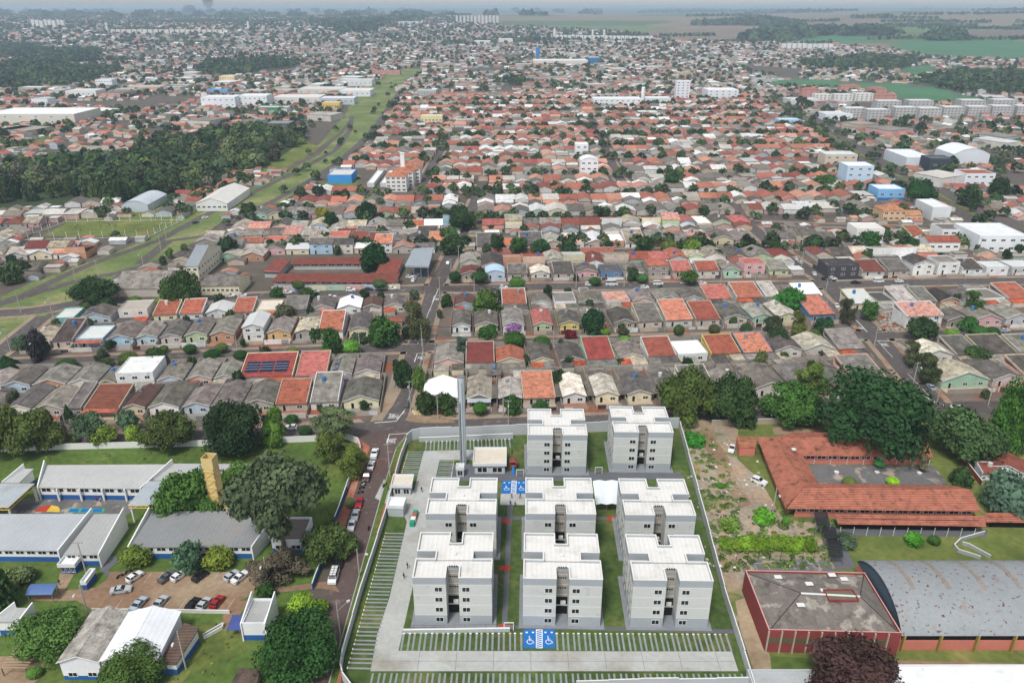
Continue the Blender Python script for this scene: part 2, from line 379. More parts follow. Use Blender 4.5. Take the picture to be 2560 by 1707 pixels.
def avx(Y):
    for i in range(len(AV) - 1):
        (x0, y0), (x1, y1) = AV[i], AV[i + 1]
        if y0 <= Y <= y1: return x0 + (x1 - x0) * (Y - y0) / (y1 - y0)
    return 390 if Y > 500 else 290
for k, Y in enumerate(GRID):
    x0, x1 = leftlim(Y) + 4, avx(Y) - 12
    strip('road', [(x0, Y + 0.045 * x0), (x1, Y + 0.045 * x1)], 7, 'asphalt', 0.03)
for pl, of in PAVE:
    L_, R_ = offs(pl, of + 1.1), offs(pl, of - 1.1); b = MB()
    for i in range(len(pl) - 1):
        n = max(1, int(math.hypot(pl[i + 1][0] - pl[i][0], pl[i + 1][1] - pl[i][1]) / 2.0))
        lp = lambda A, u: (A[i][0] * (1 - u) + A[i + 1][0] * u, A[i][1] * (1 - u) + A[i + 1][1] * u); run = None
        for j in range(n + 1):
            m0, m1 = lp(L_, (j + .5) / n), lp(R_, (j + .5) / n); ok = j < n and not on_road(m0[0], m0[1], -.1) and not on_road(m1[0], m1[1], -.1)
            if ok and run is None: run = j
            if not ok and run is not None: b.prism([lp(R_, run / n), lp(R_, j / n), lp(L_, j / n), lp(L_, run / n)], 0, .13, 'pavement'); run = None
    if b.v: tag(b.build('pavement'), kind='structure')
g = P(*(STRIP_L + STRIP_R[::-1])); mat('verge_grass', '6a7946', .98, (.03, .2), (.5, .2), mix=[('87825a', .03, .48, .72), ('52683a', .15, .5, .8)], world=True); sheet('lawn', g, 'verge_grass', 0.02, 'long strip of grass between two avenues')
sheet('lawn', P((500,530),(560,480),(640,452),(760,396),(850,330),(885,285),(930,215),(905,230),(860,290),(800,360),(700,415),(560,455),(480,520)), 'verge_grass', .016); sheet('lawn', P((120,545),(300,500),(500,480),(620,470),(626,470),(460,552),(165,554)), 'grass_worn', 0.018); sheet('football_pitch', P(*FIELDG), 'grass_worn', 0.03, 'worn grass football pitch')
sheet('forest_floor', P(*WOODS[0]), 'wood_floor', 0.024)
sheet('lawn', P((329,383),(439,355),(480,372),(380,398),(290,400)), 'verge_grass', 0.03); sheet('lawn', P((560,420),(700,395),(760,350),(800,370),(700,430),(600,470)), 'grass_worn', 0.026)
sheet('lawn', P((815,455),(870,430),(905,440),(880,482),(760,470)), 'grass_worn', 0.03)
sheet('lawn', P((0,322),(105,322),(125,350),(60,385),(-30,390)), 'grass_worn', 0.02)
# road markings
def mark(name, px, m='paint_worn', z=0.07, kind='structure'): return sheet(name, P(*px), m, z, kind=kind)
def line(pts, w_=0.22, z=0.075, m='paint_worn'): strip('road_marking', P(*pts), w_, m, z, rec=False)
line([(1011,1027),(1052,905),(1056,880)], .15, m='paint_worn'); line([(936,1057),(990,1053),(1011,1027)], .35, m='paint_white'); line([(968,1110),(973,1086),(1035,1082)], .3, m='paint_white')
line([(1004,861),(1044,860),(1068,790),(1096,722)], .25, m='paint_white'); line([(1036,905),(1043,884),(1090,882)], .3, m='paint_white'); line([(1080,760),(1086,739),(1130,738)], .25, m='paint_white')
line([(2165,829),(2168,830),(2137,797)], .3, m='paint_white'); line([(2190,852),(2232,853)], .35, m='paint_white'); line([(2195,853),(2232,894)], .15, m='paint_white'); line([(2308,1005),(2338,1006)], .4, m='paint_white'); line([(2338,1005),(2270,935)], .15, m='paint_white')
line([(1960,1066),(1961,1066)], .1)
FONT5 = {'P': ['11110', '10001', '10001', '11110', '10000', '10000', '10000'], 'A': ['01110', '10001', '10001', '11111', '10001', '10001', '10001'], 'R': ['11110', '10001', '10001', '11110', '10100', '10010', '10001'], 'E': ['11111', '10000', '10000', '11110', '10000', '10000', '11111']}
def pare(px, rz, wd=2.6, ln=2.4, m='paint_white'):
    """the word PARE painted on the road, facing a driver who heads along rz"""
    x, y = G(*px); b = MB(); cw = wd / 4.0
    for i, ch in enumerate('PARE'):
        for r in range(7):
            for c in range(5):
                if FONT5[ch][r][c] == '1':
                    X0 = -wd / 2 + i * cw + c * cw * 0.16; Y0 = ln / 2 - (r + 1) * ln / 7
                    b.face([(X0, Y0, 0), (X0 + cw * 0.17, Y0, 0), (X0 + cw * 0.17, Y0 + ln / 7, 0), (X0, Y0 + ln / 7, 0)], m)
    tag(b.build('road_lettering', loc=(x, y, 0.08), rz=rz), kind='structure')
pare((983,1040), pi, 3.4, 3.0); pare((979,1102), 0, 3.0, 2.6); pare((1044,852), pi, 2.6, 2.6); pare((1053,895), 0, 2.6, 2.6); pare((2150,820), pi, 2.6, 2.4); pare((2212,862), 0, 2.8, 2.8); pare((2312,993), pi, 3.2, 3.6)
pare((1092,748), 0, 2.4, 2.4)

# ------------------------------------------------------------------ ground of the foreground
SR = [(815,1730),(886,1478),(939,1287),(967,1190),(990,1120),(1014,1091)]
SLT = [(893,1088),(925,1112),(905,1180),(879,1264),(830,1440),(770,1640),(735,1730)]
sheet('road', P(*(SLT[::-1] + [(905,1075),(1030,1078)] + SR[::-1][:1] + SR[::-1][1:])), 'road_earthy', 0.05, 'earth-stained side street with cars parked along it')
sheet('lawn', P((-300,1135),(-50,1127),(500,1108),(870,1092),(902,1108),(885,1170),(840,1300),(800,1440),(770,1480),(735,1740),(-400,1740)), 'grass', 0.02, 'grass of the blue and white school')
sheet('footpath', P((893,1094),(925,1118),(903,1182),(877,1266),(852,1360),(812,1375),(842,1298),(872,1225),(897,1140),(886,1104)), 'red_paving', 0.12, th=True)
kr = P(*SR); wl = P((852,1722),(857,1628),(960,1300),(990,1190),(1012,1110),(1040,1082))
sheet('footpath', kr + wl[::-1], 'red_paving', 0.11, 'red footpath outside the compound wall', th=True)
strip('verge', offs(kr, -0.9), 1.3, 'grass', 0.15, rec=False, th=True); strip('kerb', offs(kr, -0.1), 0.22, 'concrete', 0.16, rec=False, th=True)
sheet('kerb', P((905,1228),(935,1214),(990,1214),(985,1240),(940,1262),(958,1215)), 'concrete', 0.17) if False else None
for q in ([(-300,1100),(-20,1087),(500,1068),(700,1058),(900,1048),(912,1056),(700,1066),(500,1077),(-20,1096),(-300,1110)],
          [(1040,1038),(1310,1036),(1700,1024),(1900,1020),(2290,1003),(2290,1008),(1900,1027),(1700,1032),(1310,1043),(1050,1052),(1035,1045)]):
    sheet('pavement', P(*q), 'pavement', 0.14, th=True)
sheet('pavement', P((925,1056),(960,1046),(985,1010),(1012,960),(1028,925),(1020,925),(990,965),(965,1000),(940,1025)), 'pavement', 0.16, th=True)
sheet('pavement', P((1012,1050),(1022,1040),(1050,1035),(1090,1042),(1130,1048),(1140,1057),(1060,1058),(1030,1055)), 'earth', 0.16, th=True)
# ---- the apartment compound
INN = [(858,1640),(963,1300),(994,1195),(1017,1112),(1048,1092),(1320,1078),(1696,1065),(1752,1262),(1808,1470),(1860,1625),(1884,1712),(865,1716)]
mat('grass_new', '4b5e30', .98, (.07, .22), (.7, .24), mix=[('73713f', .09, .52, .75), ('38501f', .25, .5, .75)], bump=.4, world=True)
sheet('lawn', P(*INN), 'grass_new', 0.03, 'grass between the apartment blocks')
DR = [(1060,1127),(1180,1124),(1215,1130),(1216,1150),(1099,1150),(1088,1200),(1080,1290),(1032,1466),(1009,1569),(996,1626),(1830,1628),(1846,1677),(926,1677),(943,1586),(974,1492),(1016,1310),(1042,1198)]
sheet('driveway', P(*DR), 'slab', 0.05, 'pale concrete driveway of the compound')
for k in range(9):
    t = k / 9.0 + .06; x0 = 1000 + 830 * t; line([(x0, 1629), (x0 + (x0 - 1280) * 0.028, 1676)], .07, .062, 'path_dark')
line([(930,1652),(1840,1653)], .06, .064, 'path_dark')
sheet('pavement', P((937,1245),(960,1198),(990,1225),(1040,1226),(1020,1310),(1008,1285),(962,1258)), 'slab', 0.13)
sheet('path', P((1266,1220),(1285,1220),(1280,1300),(1268,1568),(1254,1568),(1268,1300)), 'path_dark', 0.055)
sheet('path', P((1028,1560),(1270,1562),(1850,1573),(1846,1584),(1560,1577),(1270,1571),(1025,1572)), 'path_dark', 0.06)
sheet('path', P((1140,1175),(1700,1182),(1712,1196),(1560,1200),(1400,1202),(1140,1198)), 'path_dark', 0.06)
sheet('path', P((1225,1290),(1760,1292),(1764,1300),(1225,1299)), 'path_dark', 0.058)
sheet('path', P((1252,1234),(1314,1234),(1312,1262),(1250,1262)), 'slab', 0.06)
sheet('yard', P((1125,1160),(1175,1160),(1290,1190),(1290,1202),(1120,1202)), 'path_dark', 0.064)
for q in ((1262,1303),(1262,1420),(1262,1567),(1230,1292),(1480,1296),(1530,1296)):
    x, y = G(*q); b = MB(); b.box(-1.3, 1.3, -.8, .8, 0, .02, 'paint_red'); tag(b.build('tactile_paving', loc=(x, y, 0.065)), kind='structure')
def stalls(a, b_, n, vec, skip=(), far='w', m='wheel_strip', L=4.6):
    """wheel strips laid in pairs in the grass, with a painted stop at the far end of each"""
    a, b_ = G(*a), G(*b_); ux, uy = (b_[0] - a[0]) / n, (b_[1] - a[1]) / n; l = math.hypot(ux, uy); ux /= l; uy /= l
    vx, vy = (-uy, ux) if vec > 0 else (uy, -ux)
    bb = MB(); out = []
    for i in range(n):
        if i in skip: continue
        for t in (0.22, 0.78):
            cx, cy = a[0] + ux * l * (i + t), a[1] + uy * l * (i + t); hw = 0.21
            pts = [(cx - ux * hw, cy - uy * hw), (cx + ux * hw, cy + uy * hw), (cx + ux * hw + vx * L, cy + uy * hw + vy * L), (cx - ux * hw + vx * L, cy - uy * hw + vy * L)]
            bb.prism(pts, 0.0, 0.07, m)
            out.append((cx + vx * (L - 0.05), cy + vy * (L - 0.05), atan2(uy, ux), (i // 1) % 2))
    tag(bb.build('parking_strips'), 'concrete wheel strips set in the grass of the car park', kind='structure')
    return out
STOPS = []
STOPS.append(('along the driveway in front of the blocks', stalls((996,1625.5), (1310,1625), 11, 1)))
STOPS.append(('in the car park right of the blue bays', stalls((1388,1625), (1835,1628), 16, 1)))
stalls((926,1682), (1860,1684), 31, -1, L=6)
STOPS.append(('beside the long side driveway', stalls((926,1676), (1012,1330), 18, 1, L=4.8)))
STOPS.append(('in the grass bays by the gatehouse', stalls((1044,1190), (1060,1128), 6, 1, L=4.8)))
STOPS.append(('in the small bay below the water tower', stalls((1092,1192), (1100,1151), 4, -1, L=4.2)))
STOPS.append(('along the rear boundary wall', stalls((1060,1126), (1280,1119), 11, 1, L=4.8)))
me = None
for where, lst in STOPS:
    for i, (x, y, a, cidx) in enumerate(lst):
        if me is None:
            bb = MB(); bb.box(-.25, .25, -.1, .1, 0, .14, 'clean_paint'); bb.box(-.21, .21, -.07, .07, .14, .17, 'clean_paint'); me = bb.mesh('wheel_stop')
        o = put(me, 'wheel_stop', color='d6cc7c' if (i // 2) % 2 else 'ecece8', loc=(x, y, 0.07), rz=a)
        tag(o, '%s wheel stop, %s in the row %s' % ('yellow' if (i // 2) % 2 else 'white', ORD[i + 1], where), 'wheel stop', 'wheel stops of the compound car park')
# blue bays for wheelchair users
def blue_bays(q):
    TL, TR, BR, BL = P(*q); 
    def at(u, v): return tuple((TL[k] * (1 - u) + TR[k] * u) * (1 - v) + (BL[k] * (1 - u) + BR[k] * u) * v for k in (0, 1))
    sheet('parking_bay', [at(0, 1), at(1, 1), at(1, 0), at(0, 0)], 'paint_blue', 0.075, 'blue parking bays for wheelchair users')
    sheet('hatching', [at(.395, 1), at(.61, 1), at(.61, 0), at(.395, 0)], 'paint_white', 0.085)
    for k in range(9):
        v = .04 + k * .105; sheet('hatching', [at(.42, v + .1), at(.42, v + .045), at(.585, v - .005), at(.585, v + .05)], 'paint_blue', 0.095)
    for u in (.2, .8):
        for du in (-.1, .1): sheet('wheel_stop_paint', [at(u + du - .035, .2), at(u + du + .035, .2), at(u + du + .035, .13), at(u + du - .035, .13)], 'paint_white', 0.1)
        cx, cy = at(u, .58); s = 0.42; b = MB()
        def st(p, q_, w_=.16):
            dx, dy = q_[0] - p[0], q_[1] - p[1]; l = math.hypot(dx, dy); nx, ny = -dy / l * w_ / 2, dx / l * w_ / 2
            b.face([(p[0] - nx, p[1] - ny, 0), (q_[0] - nx, q_[1] - ny, 0), (q_[0] + nx, q_[1] + ny, 0), (p[0] + nx, p[1] + ny, 0)], 'paint_white')
        ar = [(cos(t) * .62, sin(t) * .62 - .45) for t in np.linspace(1.9, 5.9, 10)]
        for i in range(9): st(ar[i], ar[i + 1])
        st((-.1, .75), (.0, -.15), .22); st((0, -.15), (.6, -.15)); st((.6, -.15), (.85, -.85)); st((-.05, .3), (.4, .3)); st((-.2, 1.0), (.05, 1.0), .28)
        tag(b.build('wheelchair_symbol', loc=(cx, cy, 0.1)), kind='structure')
blue_bays([(1309,1573),(1387,1573),(1387,1620),(1309,1620)]); blue_bays([(1256,1201.5),(1315,1201.5),(1315,1234),(1252,1234)])

def wall_line(name, label, pts, h, th=0.16, m='clean_paint', color='b4b8ba', cap='white_trim', px=True, steps=0, posts=0, cat='wall', z0=0.0):
    """a free-standing wall along a polyline; steps gives the panels a slightly stepped top"""
    pl = P(*pts) if px else pts; t = thing(name, label, cat, (pl[0][0], pl[0][1], 0)); ox, oy = pl[0]
    b, c = MB(), MB()
    k = 0
    for i in range(len(pl) - 1):
        (ax, ay), (bx, by) = pl[i], pl[i + 1]; L = math.hypot(bx - ax, by - ay); n = max(1, int(L / steps)) if steps else 1
        ux, uy = (bx - ax) / L, (by - ay) / L; nx, ny = -uy * th / 2, ux * th / 2
        for j in range(n):
            x0, y0, x1, y1 = ax + ux * L * j / n - ox, ay + uy * L * j / n - oy, ax + ux * L * (j + 1) / n - ox, ay + uy * L * (j + 1) / n - oy
            hh = h + (0.14 * ((k * 7) % 3) if steps else 0); k += 1
            b.prism([(x0 - nx, y0 - ny), (x1 - nx, y1 - ny), (x1 + nx, y1 + ny), (x0 + nx, y0 + ny)], z0, hh, m)
            c.prism([(x0 - nx * 1.5, y0 - ny * 1.5), (x1 - nx * 1.5, y1 - ny * 1.5), (x1 + nx * 1.5, y1 + ny * 1.5), (x0 + nx * 1.5, y0 + ny * 1.5)], hh, hh + 0.07, cap)
    b.build('wall_panel', t, color); c.build('coping', t, color)
    return t
wall_line('boundary_wall', 'tall grey stepped wall between the compound and the street behind it', [(1017,1112),(1030,1100),(1050,1096),(1290,1087),(1500,1079),(1696,1070)], 3.5, steps=9)
wall_line('boundary_wall', 'long grey wall of the compound beside the red footpath', [(990,1197),(963,1300),(905,1480),(859,1640),(853,1680),(858,1700),(880,1730)], 2.3, steps=7)
wall_line('boundary_wall', 'short grey wall between the gatehouse and the rear corner', [(1017,1112),(1003,1150),(990,1197)], 2.4, steps=5)
wall_line('boundary_wall', 'grey stepped wall separating the compound from the rough lot', [(1698,1070),(1752,1272),(1808,1487),(1858,1650),(1884,1735)], 2.6, steps=6)
wall_line('boundary_wall', 'grey wall closing the compound at the lower edge', [(1440,1720),(1600,1716),(1884,1712)], 2.0, steps=6)
wall_line('retaining_wall', 'low grey retaining wall with dark rail under the front left block', [(1009,1582),(1275,1578)], 1.0, th=.3, color='a9afb3')
wall_line('retaining_wall', 'low grey ledge wall along the rear car park', [(1048,1104),(1283,1096)], 1.5, th=.3, color='a9afb3', steps=9)
t = thing('handrail', 'thin dark handrail above the low retaining wall', 'railing', G(1010,1580) + (1.0,)); b = MB(); q = P((1010,1580),(1240,1577)); L = math.hypot(q[1][0] - q[0][0], q[1][1] - q[0][1]); t.rotation_euler.z = atan2(q[1][1] - q[0][1], q[1][0] - q[0][0])
b.tube((0, 0, .9), (L, 0, .9), .03, .03, 'dark_metal', 5); b.build('top_rail', t)
for i in range(10): b = MB(); b.tube((L * i / 9, 0, .05), (L * i / 9, 0, .9), .025, .025, 'dark_metal', 5); b.build('post', t)

# ------------------------------------------------------------------ apartment blocks of the compound
def inset(poly, d):
    out = []; n = len(poly)
    for i in range(n):
        a, b_, c = poly[i - 1], poly[i], poly[(i + 1) % n]
        e1 = (b_[0] - a[0], b_[1] - a[1]); e2 = (c[0] - b_[0], c[1] - b_[1]); l1 = math.hypot(*e1); l2 = math.hypot(*e2)
        n1 = (-e1[1] / l1, e1[0] / l1); n2 = (-e2[1] / l2, e2[0] / l2); q = 1 + n1[0] * n2[0] + n1[1] * n2[1]
        out.append((b_[0] + d * (n1[0] + n2[0]) / q, b_[1] + d * (n1[1] + n2[1]) / q))
    return out
mat('apt_wall', 'c6c8c4', 0.85, (0.15, 0.045), (1.5, 0.03), mix=[('aeb0aa', .5, .58, .85)]); mat('apt_base', 'a2a8ac', 0.85, (0.15, 0.04), (1.5, 0.03)); mat('apt_stair', 'a39e96', 0.85, (0.15, 0.04), (1.5, 0.03))
mat('apt_roof', 'dedcd7', 0.8, (0.16, 0.05), (1.6, 0.03), 'seam', mix=[('bdb7ab', 0.25, 0.53, 0.8)])
OUT = [(-8.3,-7.45),(-1.35,-7.45),(-1.35,-3.85),(1.35,-3.85),(1.35,-7.45),(8.3,-7.45),(8.3,-1.5),(4.1,-1.5),(4.1,1.0),(8.3,1.0),(8.3,7.45),(1.35,7.45),(1.35,3.85),(-1.35,3.85),(-1.35,7.45),(-8.3,7.45),(-8.3,1.0),(-4.1,1.0),(-4.1,-1.5),(-8.3,-1.5)]
def window_meshes(w_, h, name):
    b = MB(); t_ = .09; d0, d1 = -.05, .06
    b.box(-w_ / 2, w_ / 2, d0, d1, -h / 2 - t_, -h / 2, 'white_trim'); b.box(-w_ / 2, w_ / 2, d0, d1, h / 2, h / 2 + t_, 'white_trim')
    b.box(-w_ / 2 - t_, -w_ / 2, d0, d1, -h / 2 - t_, h / 2 + t_, 'white_trim'); b.box(w_ / 2, w_ / 2 + t_, d0, d1, -h / 2 - t_, h / 2 + t_, 'white_trim')
    b.box(-.04, .04, d0 + .01, d1, -h / 2, h / 2, 'white_trim'); g_ = MB(); g_.box(-w_ / 2, w_ / 2, -.015, .05, -h / 2, h / 2, 'glass')
    return b.mesh('window'), g_.mesh('pane')
def make_block():
    t = thing('apartment_block', 'x', 'apartment block')
    b = MB(); fz = 2.75
    b.prism(OUT, 0, fz - .08, 'apt_base', cap=False); b.prism(OUT, 4 * fz + .08, 12.86, 'apt_base', cap=False)
    for k in range(1, 5): b.prism(OUT, fz * k - .08, fz * k + .08, 'white_trim', cap=False)
    for k in range(1, 4): b.prism(OUT, fz * k + .08, fz * (k + 1) - .08, 'apt_wall', cap=False)
    IN = inset(OUT, .2); n = len(OUT)
    for i in range(n):     # inner face of the parapet
        j = (i + 1) % n; b.face([IN[j] + (12.15,), IN[i] + (12.15,), IN[i] + (12.86,), IN[j] + (12.86,)], 'apt_base')
    b.build('wall', t)
    c = MB(); O2 = inset(OUT, -.05); I2 = inset(OUT, .25)
    for i in range(n):
        j = (i + 1) % n
        c.face([O2[i] + (12.86,), O2[j] + (12.86,), O2[j] + (12.96,), O2[i] + (12.96,)], 'white_trim'); c.face([O2[i] + (12.96,), O2[j] + (12.96,), I2[j] + (12.96,), I2[i] + (12.96,)], 'white_trim')
        c.face([I2[j] + (12.86,), I2[i] + (12.86,), I2[i] + (12.96,), I2[j] + (12.96,)], 'white_trim')
    c.build('coping', t)
    r = MB(); r.face([p + (12.3,) for p in IN], 'apt_roof'); r.box(-4.0, 4.0, -1.55, -1.4, 12.3, 12.4, 'metal_grey'); r.build('roof', t)
    r = MB(); r.box(-.25, .3, .2, .9, 12.3, 12.6, 'white_trim'); r.box(-.35, .4, .1, 1.0, 12.6, 12.66, 'white_trim'); r.build('roof_hatch', t)
    # stair well walls in the front and rear notches stand a hand proud of the block
    for s in (-1, 1):
        m = MB(); y = s * 3.85; ya, yb = (y - .04, y) if s < 0 else (y, y + .04)
        m.box(-1.33, 1.33, ya, yb, 5.0, 12.0, 'apt_stair')
        for k in (2, 3, 4): m.box(-1.33, 1.33, ya - .02 * (s < 0), yb + .02 * (s > 0), fz * k - .05, fz * k + .05, 'white_trim')
        sw = m.build('stair_wall', t)
        for k in range(3):
            for j in range(4):
                v = MB(); v.box(-.17, .17, -.1, .05, -.17, .17, 'glass'); v.box(-.22, .22, -.06, .05, -.24, -.17, 'white_trim')
                v = put(VENT if 'VENT' in globals() else globals().setdefault('VENT', v.mesh('vent')), 'vent', sw, None, (-.75 + j * .5, s * 3.9, fz * (k + 2) + 1.9 - fz * 0.0 if k < 3 else 0))
    e = MB(); e.box(-1.3, 1.3, -3.92, -3.86, .05, 4.9, 'opening_shade'); e.box(-1.3, 1.3, -4.1, -3.86, 2.55, 2.75, 'white_trim'); e.box(-.2, .9, -4.3, -3.95, 3.0, 3.9, 'white_trim'); e.build('entrance', t)  # solid dark panel paints the shade of the open stair entry
    wm, gm = window_meshes(1.5, 1.1, 'w'); ws, gs = window_meshes(.95, .95, 'w')
    for k in range(4):
        z = fz * k + 1.5
        for x in (-2.95, 2.85): o = put(wm, 'window', t, None, (x, -7.45, z)); put(gm, 'pane', o)
        for s in (-1, 1):
            for y in (-5.9, -3.4, 2.9, 5.6): o = put(ws, 'window', t, None, (s * 8.3, y, z), s * pi / 2); put(gs, 'pane', o)
    s = MB(); O3 = inset(OUT, -.9); s.prism([(-9.2, -8.3), (9.2, -8.3), (9.2, 8.3), (-9.2, 8.3)], -.1, .12, 'strip_concrete'); s.build('plinth', t)
    return t
BL = [((1318.6,1086),(1470.5,1087),'left block of the rear pair, behind the blue parking bays and playground'),((1532.5,1078.7),(1687.5,1081),'right block of the rear pair, beside the corner of the boundary wall'),
 ((1063.7,1283),(1239.8,1284.2),'left block of the middle row, beside the side driveway'),((1313.3,1282.6),(1491.2,1284.9),'middle row block left of the white marquee'),((1561.9,1285.3),(1742.1,1288),'middle row block right of the white marquee'),
 ((1032.1,1442.3),(1227.3,1443.3),'front row block next to the retaining wall and handrail'),((1309.9,1443.6),(1505.9,1448.5),'front row block directly behind the blue wheelchair bays'),((1583,1448),(1785.5,1451.9),'front row block nearest the rough lot wall')]
blk = None
for i, (a, c, lab) in enumerate(BL):
    (ax, ay), (cx, cy) = G(a[0], a[1], 12.96), G(c[0], c[1], 12.96); rz = atan2(cy - ay, cx - ax) * .7; mx_, my_ = (ax + cx) / 2, (ay + cy) / 2
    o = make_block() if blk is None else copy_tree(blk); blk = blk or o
    o.location = (mx_ - sin(rz) * 7.45, my_ + cos(rz) * 7.45, 0.0); o.rotation_euler.z = rz
    tag(o, 'grey four-storey block, ' + lab.replace('block ', '', 1) if False else 'grey white-roofed ' + lab, 'apartment block', 'matching apartment blocks of the compound')
# ------------------------------------------------------------------ houses
b = MB(); b.box(-.5, .5, -.03, .05, -.45, .45, 'glass'); b.box(-.58, .58, -.05, .05, -.55, -.45, 'white_trim'); b.box(-.58, .58, -.05, .05, .45, .53, 'white_trim'); b.box(-.58, -.5, -.05, .05, -.45, .45, 'white_trim'); b.box(.5, .58, -.05, .05, -.45, .45, 'white_trim'); b.box(-.03, .03, -.045, .05, -.45, .45, 'white_trim')
WINM = b.mesh('window')
b = MB(); b.box(-.45, .45, -.03, .05, 0, 2.05, 'opening_shade'); b.box(-.53, -.45, -.05, .05, 0, 2.05, 'white_trim'); b.box(.45, .53, -.05, .05, 0, 2.05, 'white_trim'); b.box(-.53, .53, -.05, .05, 2.05, 2.13, 'white_trim')
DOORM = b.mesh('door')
def roof_mesh(kind, w, d, h, ov, m, rise=None, trim=True):
    """returns (MB of roof, z of ridge); front at y=0, back at y=d, x centred"""
    r = MB(); hw = w / 2; th = .1
    if kind == 'g':
        z = h + (rise or hw * .36); s = (z - h) / hw; e = h - s * ov
        for sg in (-1, 1):
            q = [(0, -ov, z), (sg * (hw + ov), -ov, e), (sg * (hw + ov), d + ov, e), (0, d + ov, z)]; r.solid([(a, b_, c + th) for a, b_, c in (q if sg < 0 else q[::-1])][::1], th, m)
        r.box(-.12, .12, -ov - .01, d + ov + .01, z + .06, z + .15, m)
        if trim:
            for sg in (-1, 1): r.solid([(0, -ov - .1, z + th + .03), (0, -ov, z + th + .03), (sg * (hw + ov), -ov, e + th + .03), (sg * (hw + ov), -ov - .1, e + th + .03)][::sg], .2, 'white_trim')
        return r, z
    if kind == 'r':
        z = h + (rise or d * .16); s = (z - h) / (d / 2); e = h - s * ov
        r.solid([(-hw - ov, -ov, e + th), (hw + ov, -ov, e + th), (hw + ov, d / 2, z + th), (-hw - ov, d / 2, z + th)], th, m)
        r.solid([(-hw - ov, d / 2, z + th), (hw + ov, d / 2, z + th), (hw + ov, d + ov, e + th), (-hw - ov, d + ov, e + th)], th, m)
        r.box(-hw - ov - .01, hw + ov + .01, d / 2 - .12, d / 2 + .12, z + .06, z + .16, m); return r, z
    if kind == 'h':
        z = h + (rise or min(w, d) * .2); a = min(w, d) / 2 - .2; o_ = ov; e = h - .08
        A, B_, C_, D_ = (-hw - o_, -o_, e), (hw + o_, -o_, e), (hw + o_, d + o_, e), (-hw - o_, d + o_, e)
        if w >= d: R0, R1 = (-hw + a, d / 2, z), (hw - a, d / 2, z)
        else: R0, R1 = (0, a, z), (0, d - a, z)
        if w >= d: fs = [(A, B_, R1, R0), (B_, C_, R1), (C_, D_, R0, R1), (D_, A, R0)]
        else: fs = [(A, B_, R0), (B_, C_, R1, R0), (C_, D_, R1), (D_, A, R0, R1)]
        for f in fs: r.face(list(f), m)
        r.face([D_, C_, B_, A], m); return r, z
    if kind == 's':
        z0, z1 = h, h + (rise or d * .2); s = (z1 - z0) / d
        r.solid([(-hw, -ov * 1.5, z0 - s * ov * 1.5 + th), (hw, -ov * 1.5, z0 - s * ov * 1.5 + th), (hw, d, z1 + th), (-hw, d, z1 + th)], th, m); return r, z1
    if kind == 'b':
        n = 8; z = h + w * .16; pr = [(-hw + w * i / n, h + (z - h) * (1 - ((2.0 * i / n) - 1) ** 2)) for i in range(n + 1)]
        for i in range(n): (x0, z0), (x1, z1) = pr[i], pr[i + 1]; r.solid([(x0, -.3, z0 + th), (x1, -.3, z1 + th), (x1, d + .3, z1 + th), (x0, d + .3, z0 + th)], th, m)
        return r, z
    r.box(-hw + .16, hw - .16, .16, d - .16, h + .02, h + .1, m); return r, h
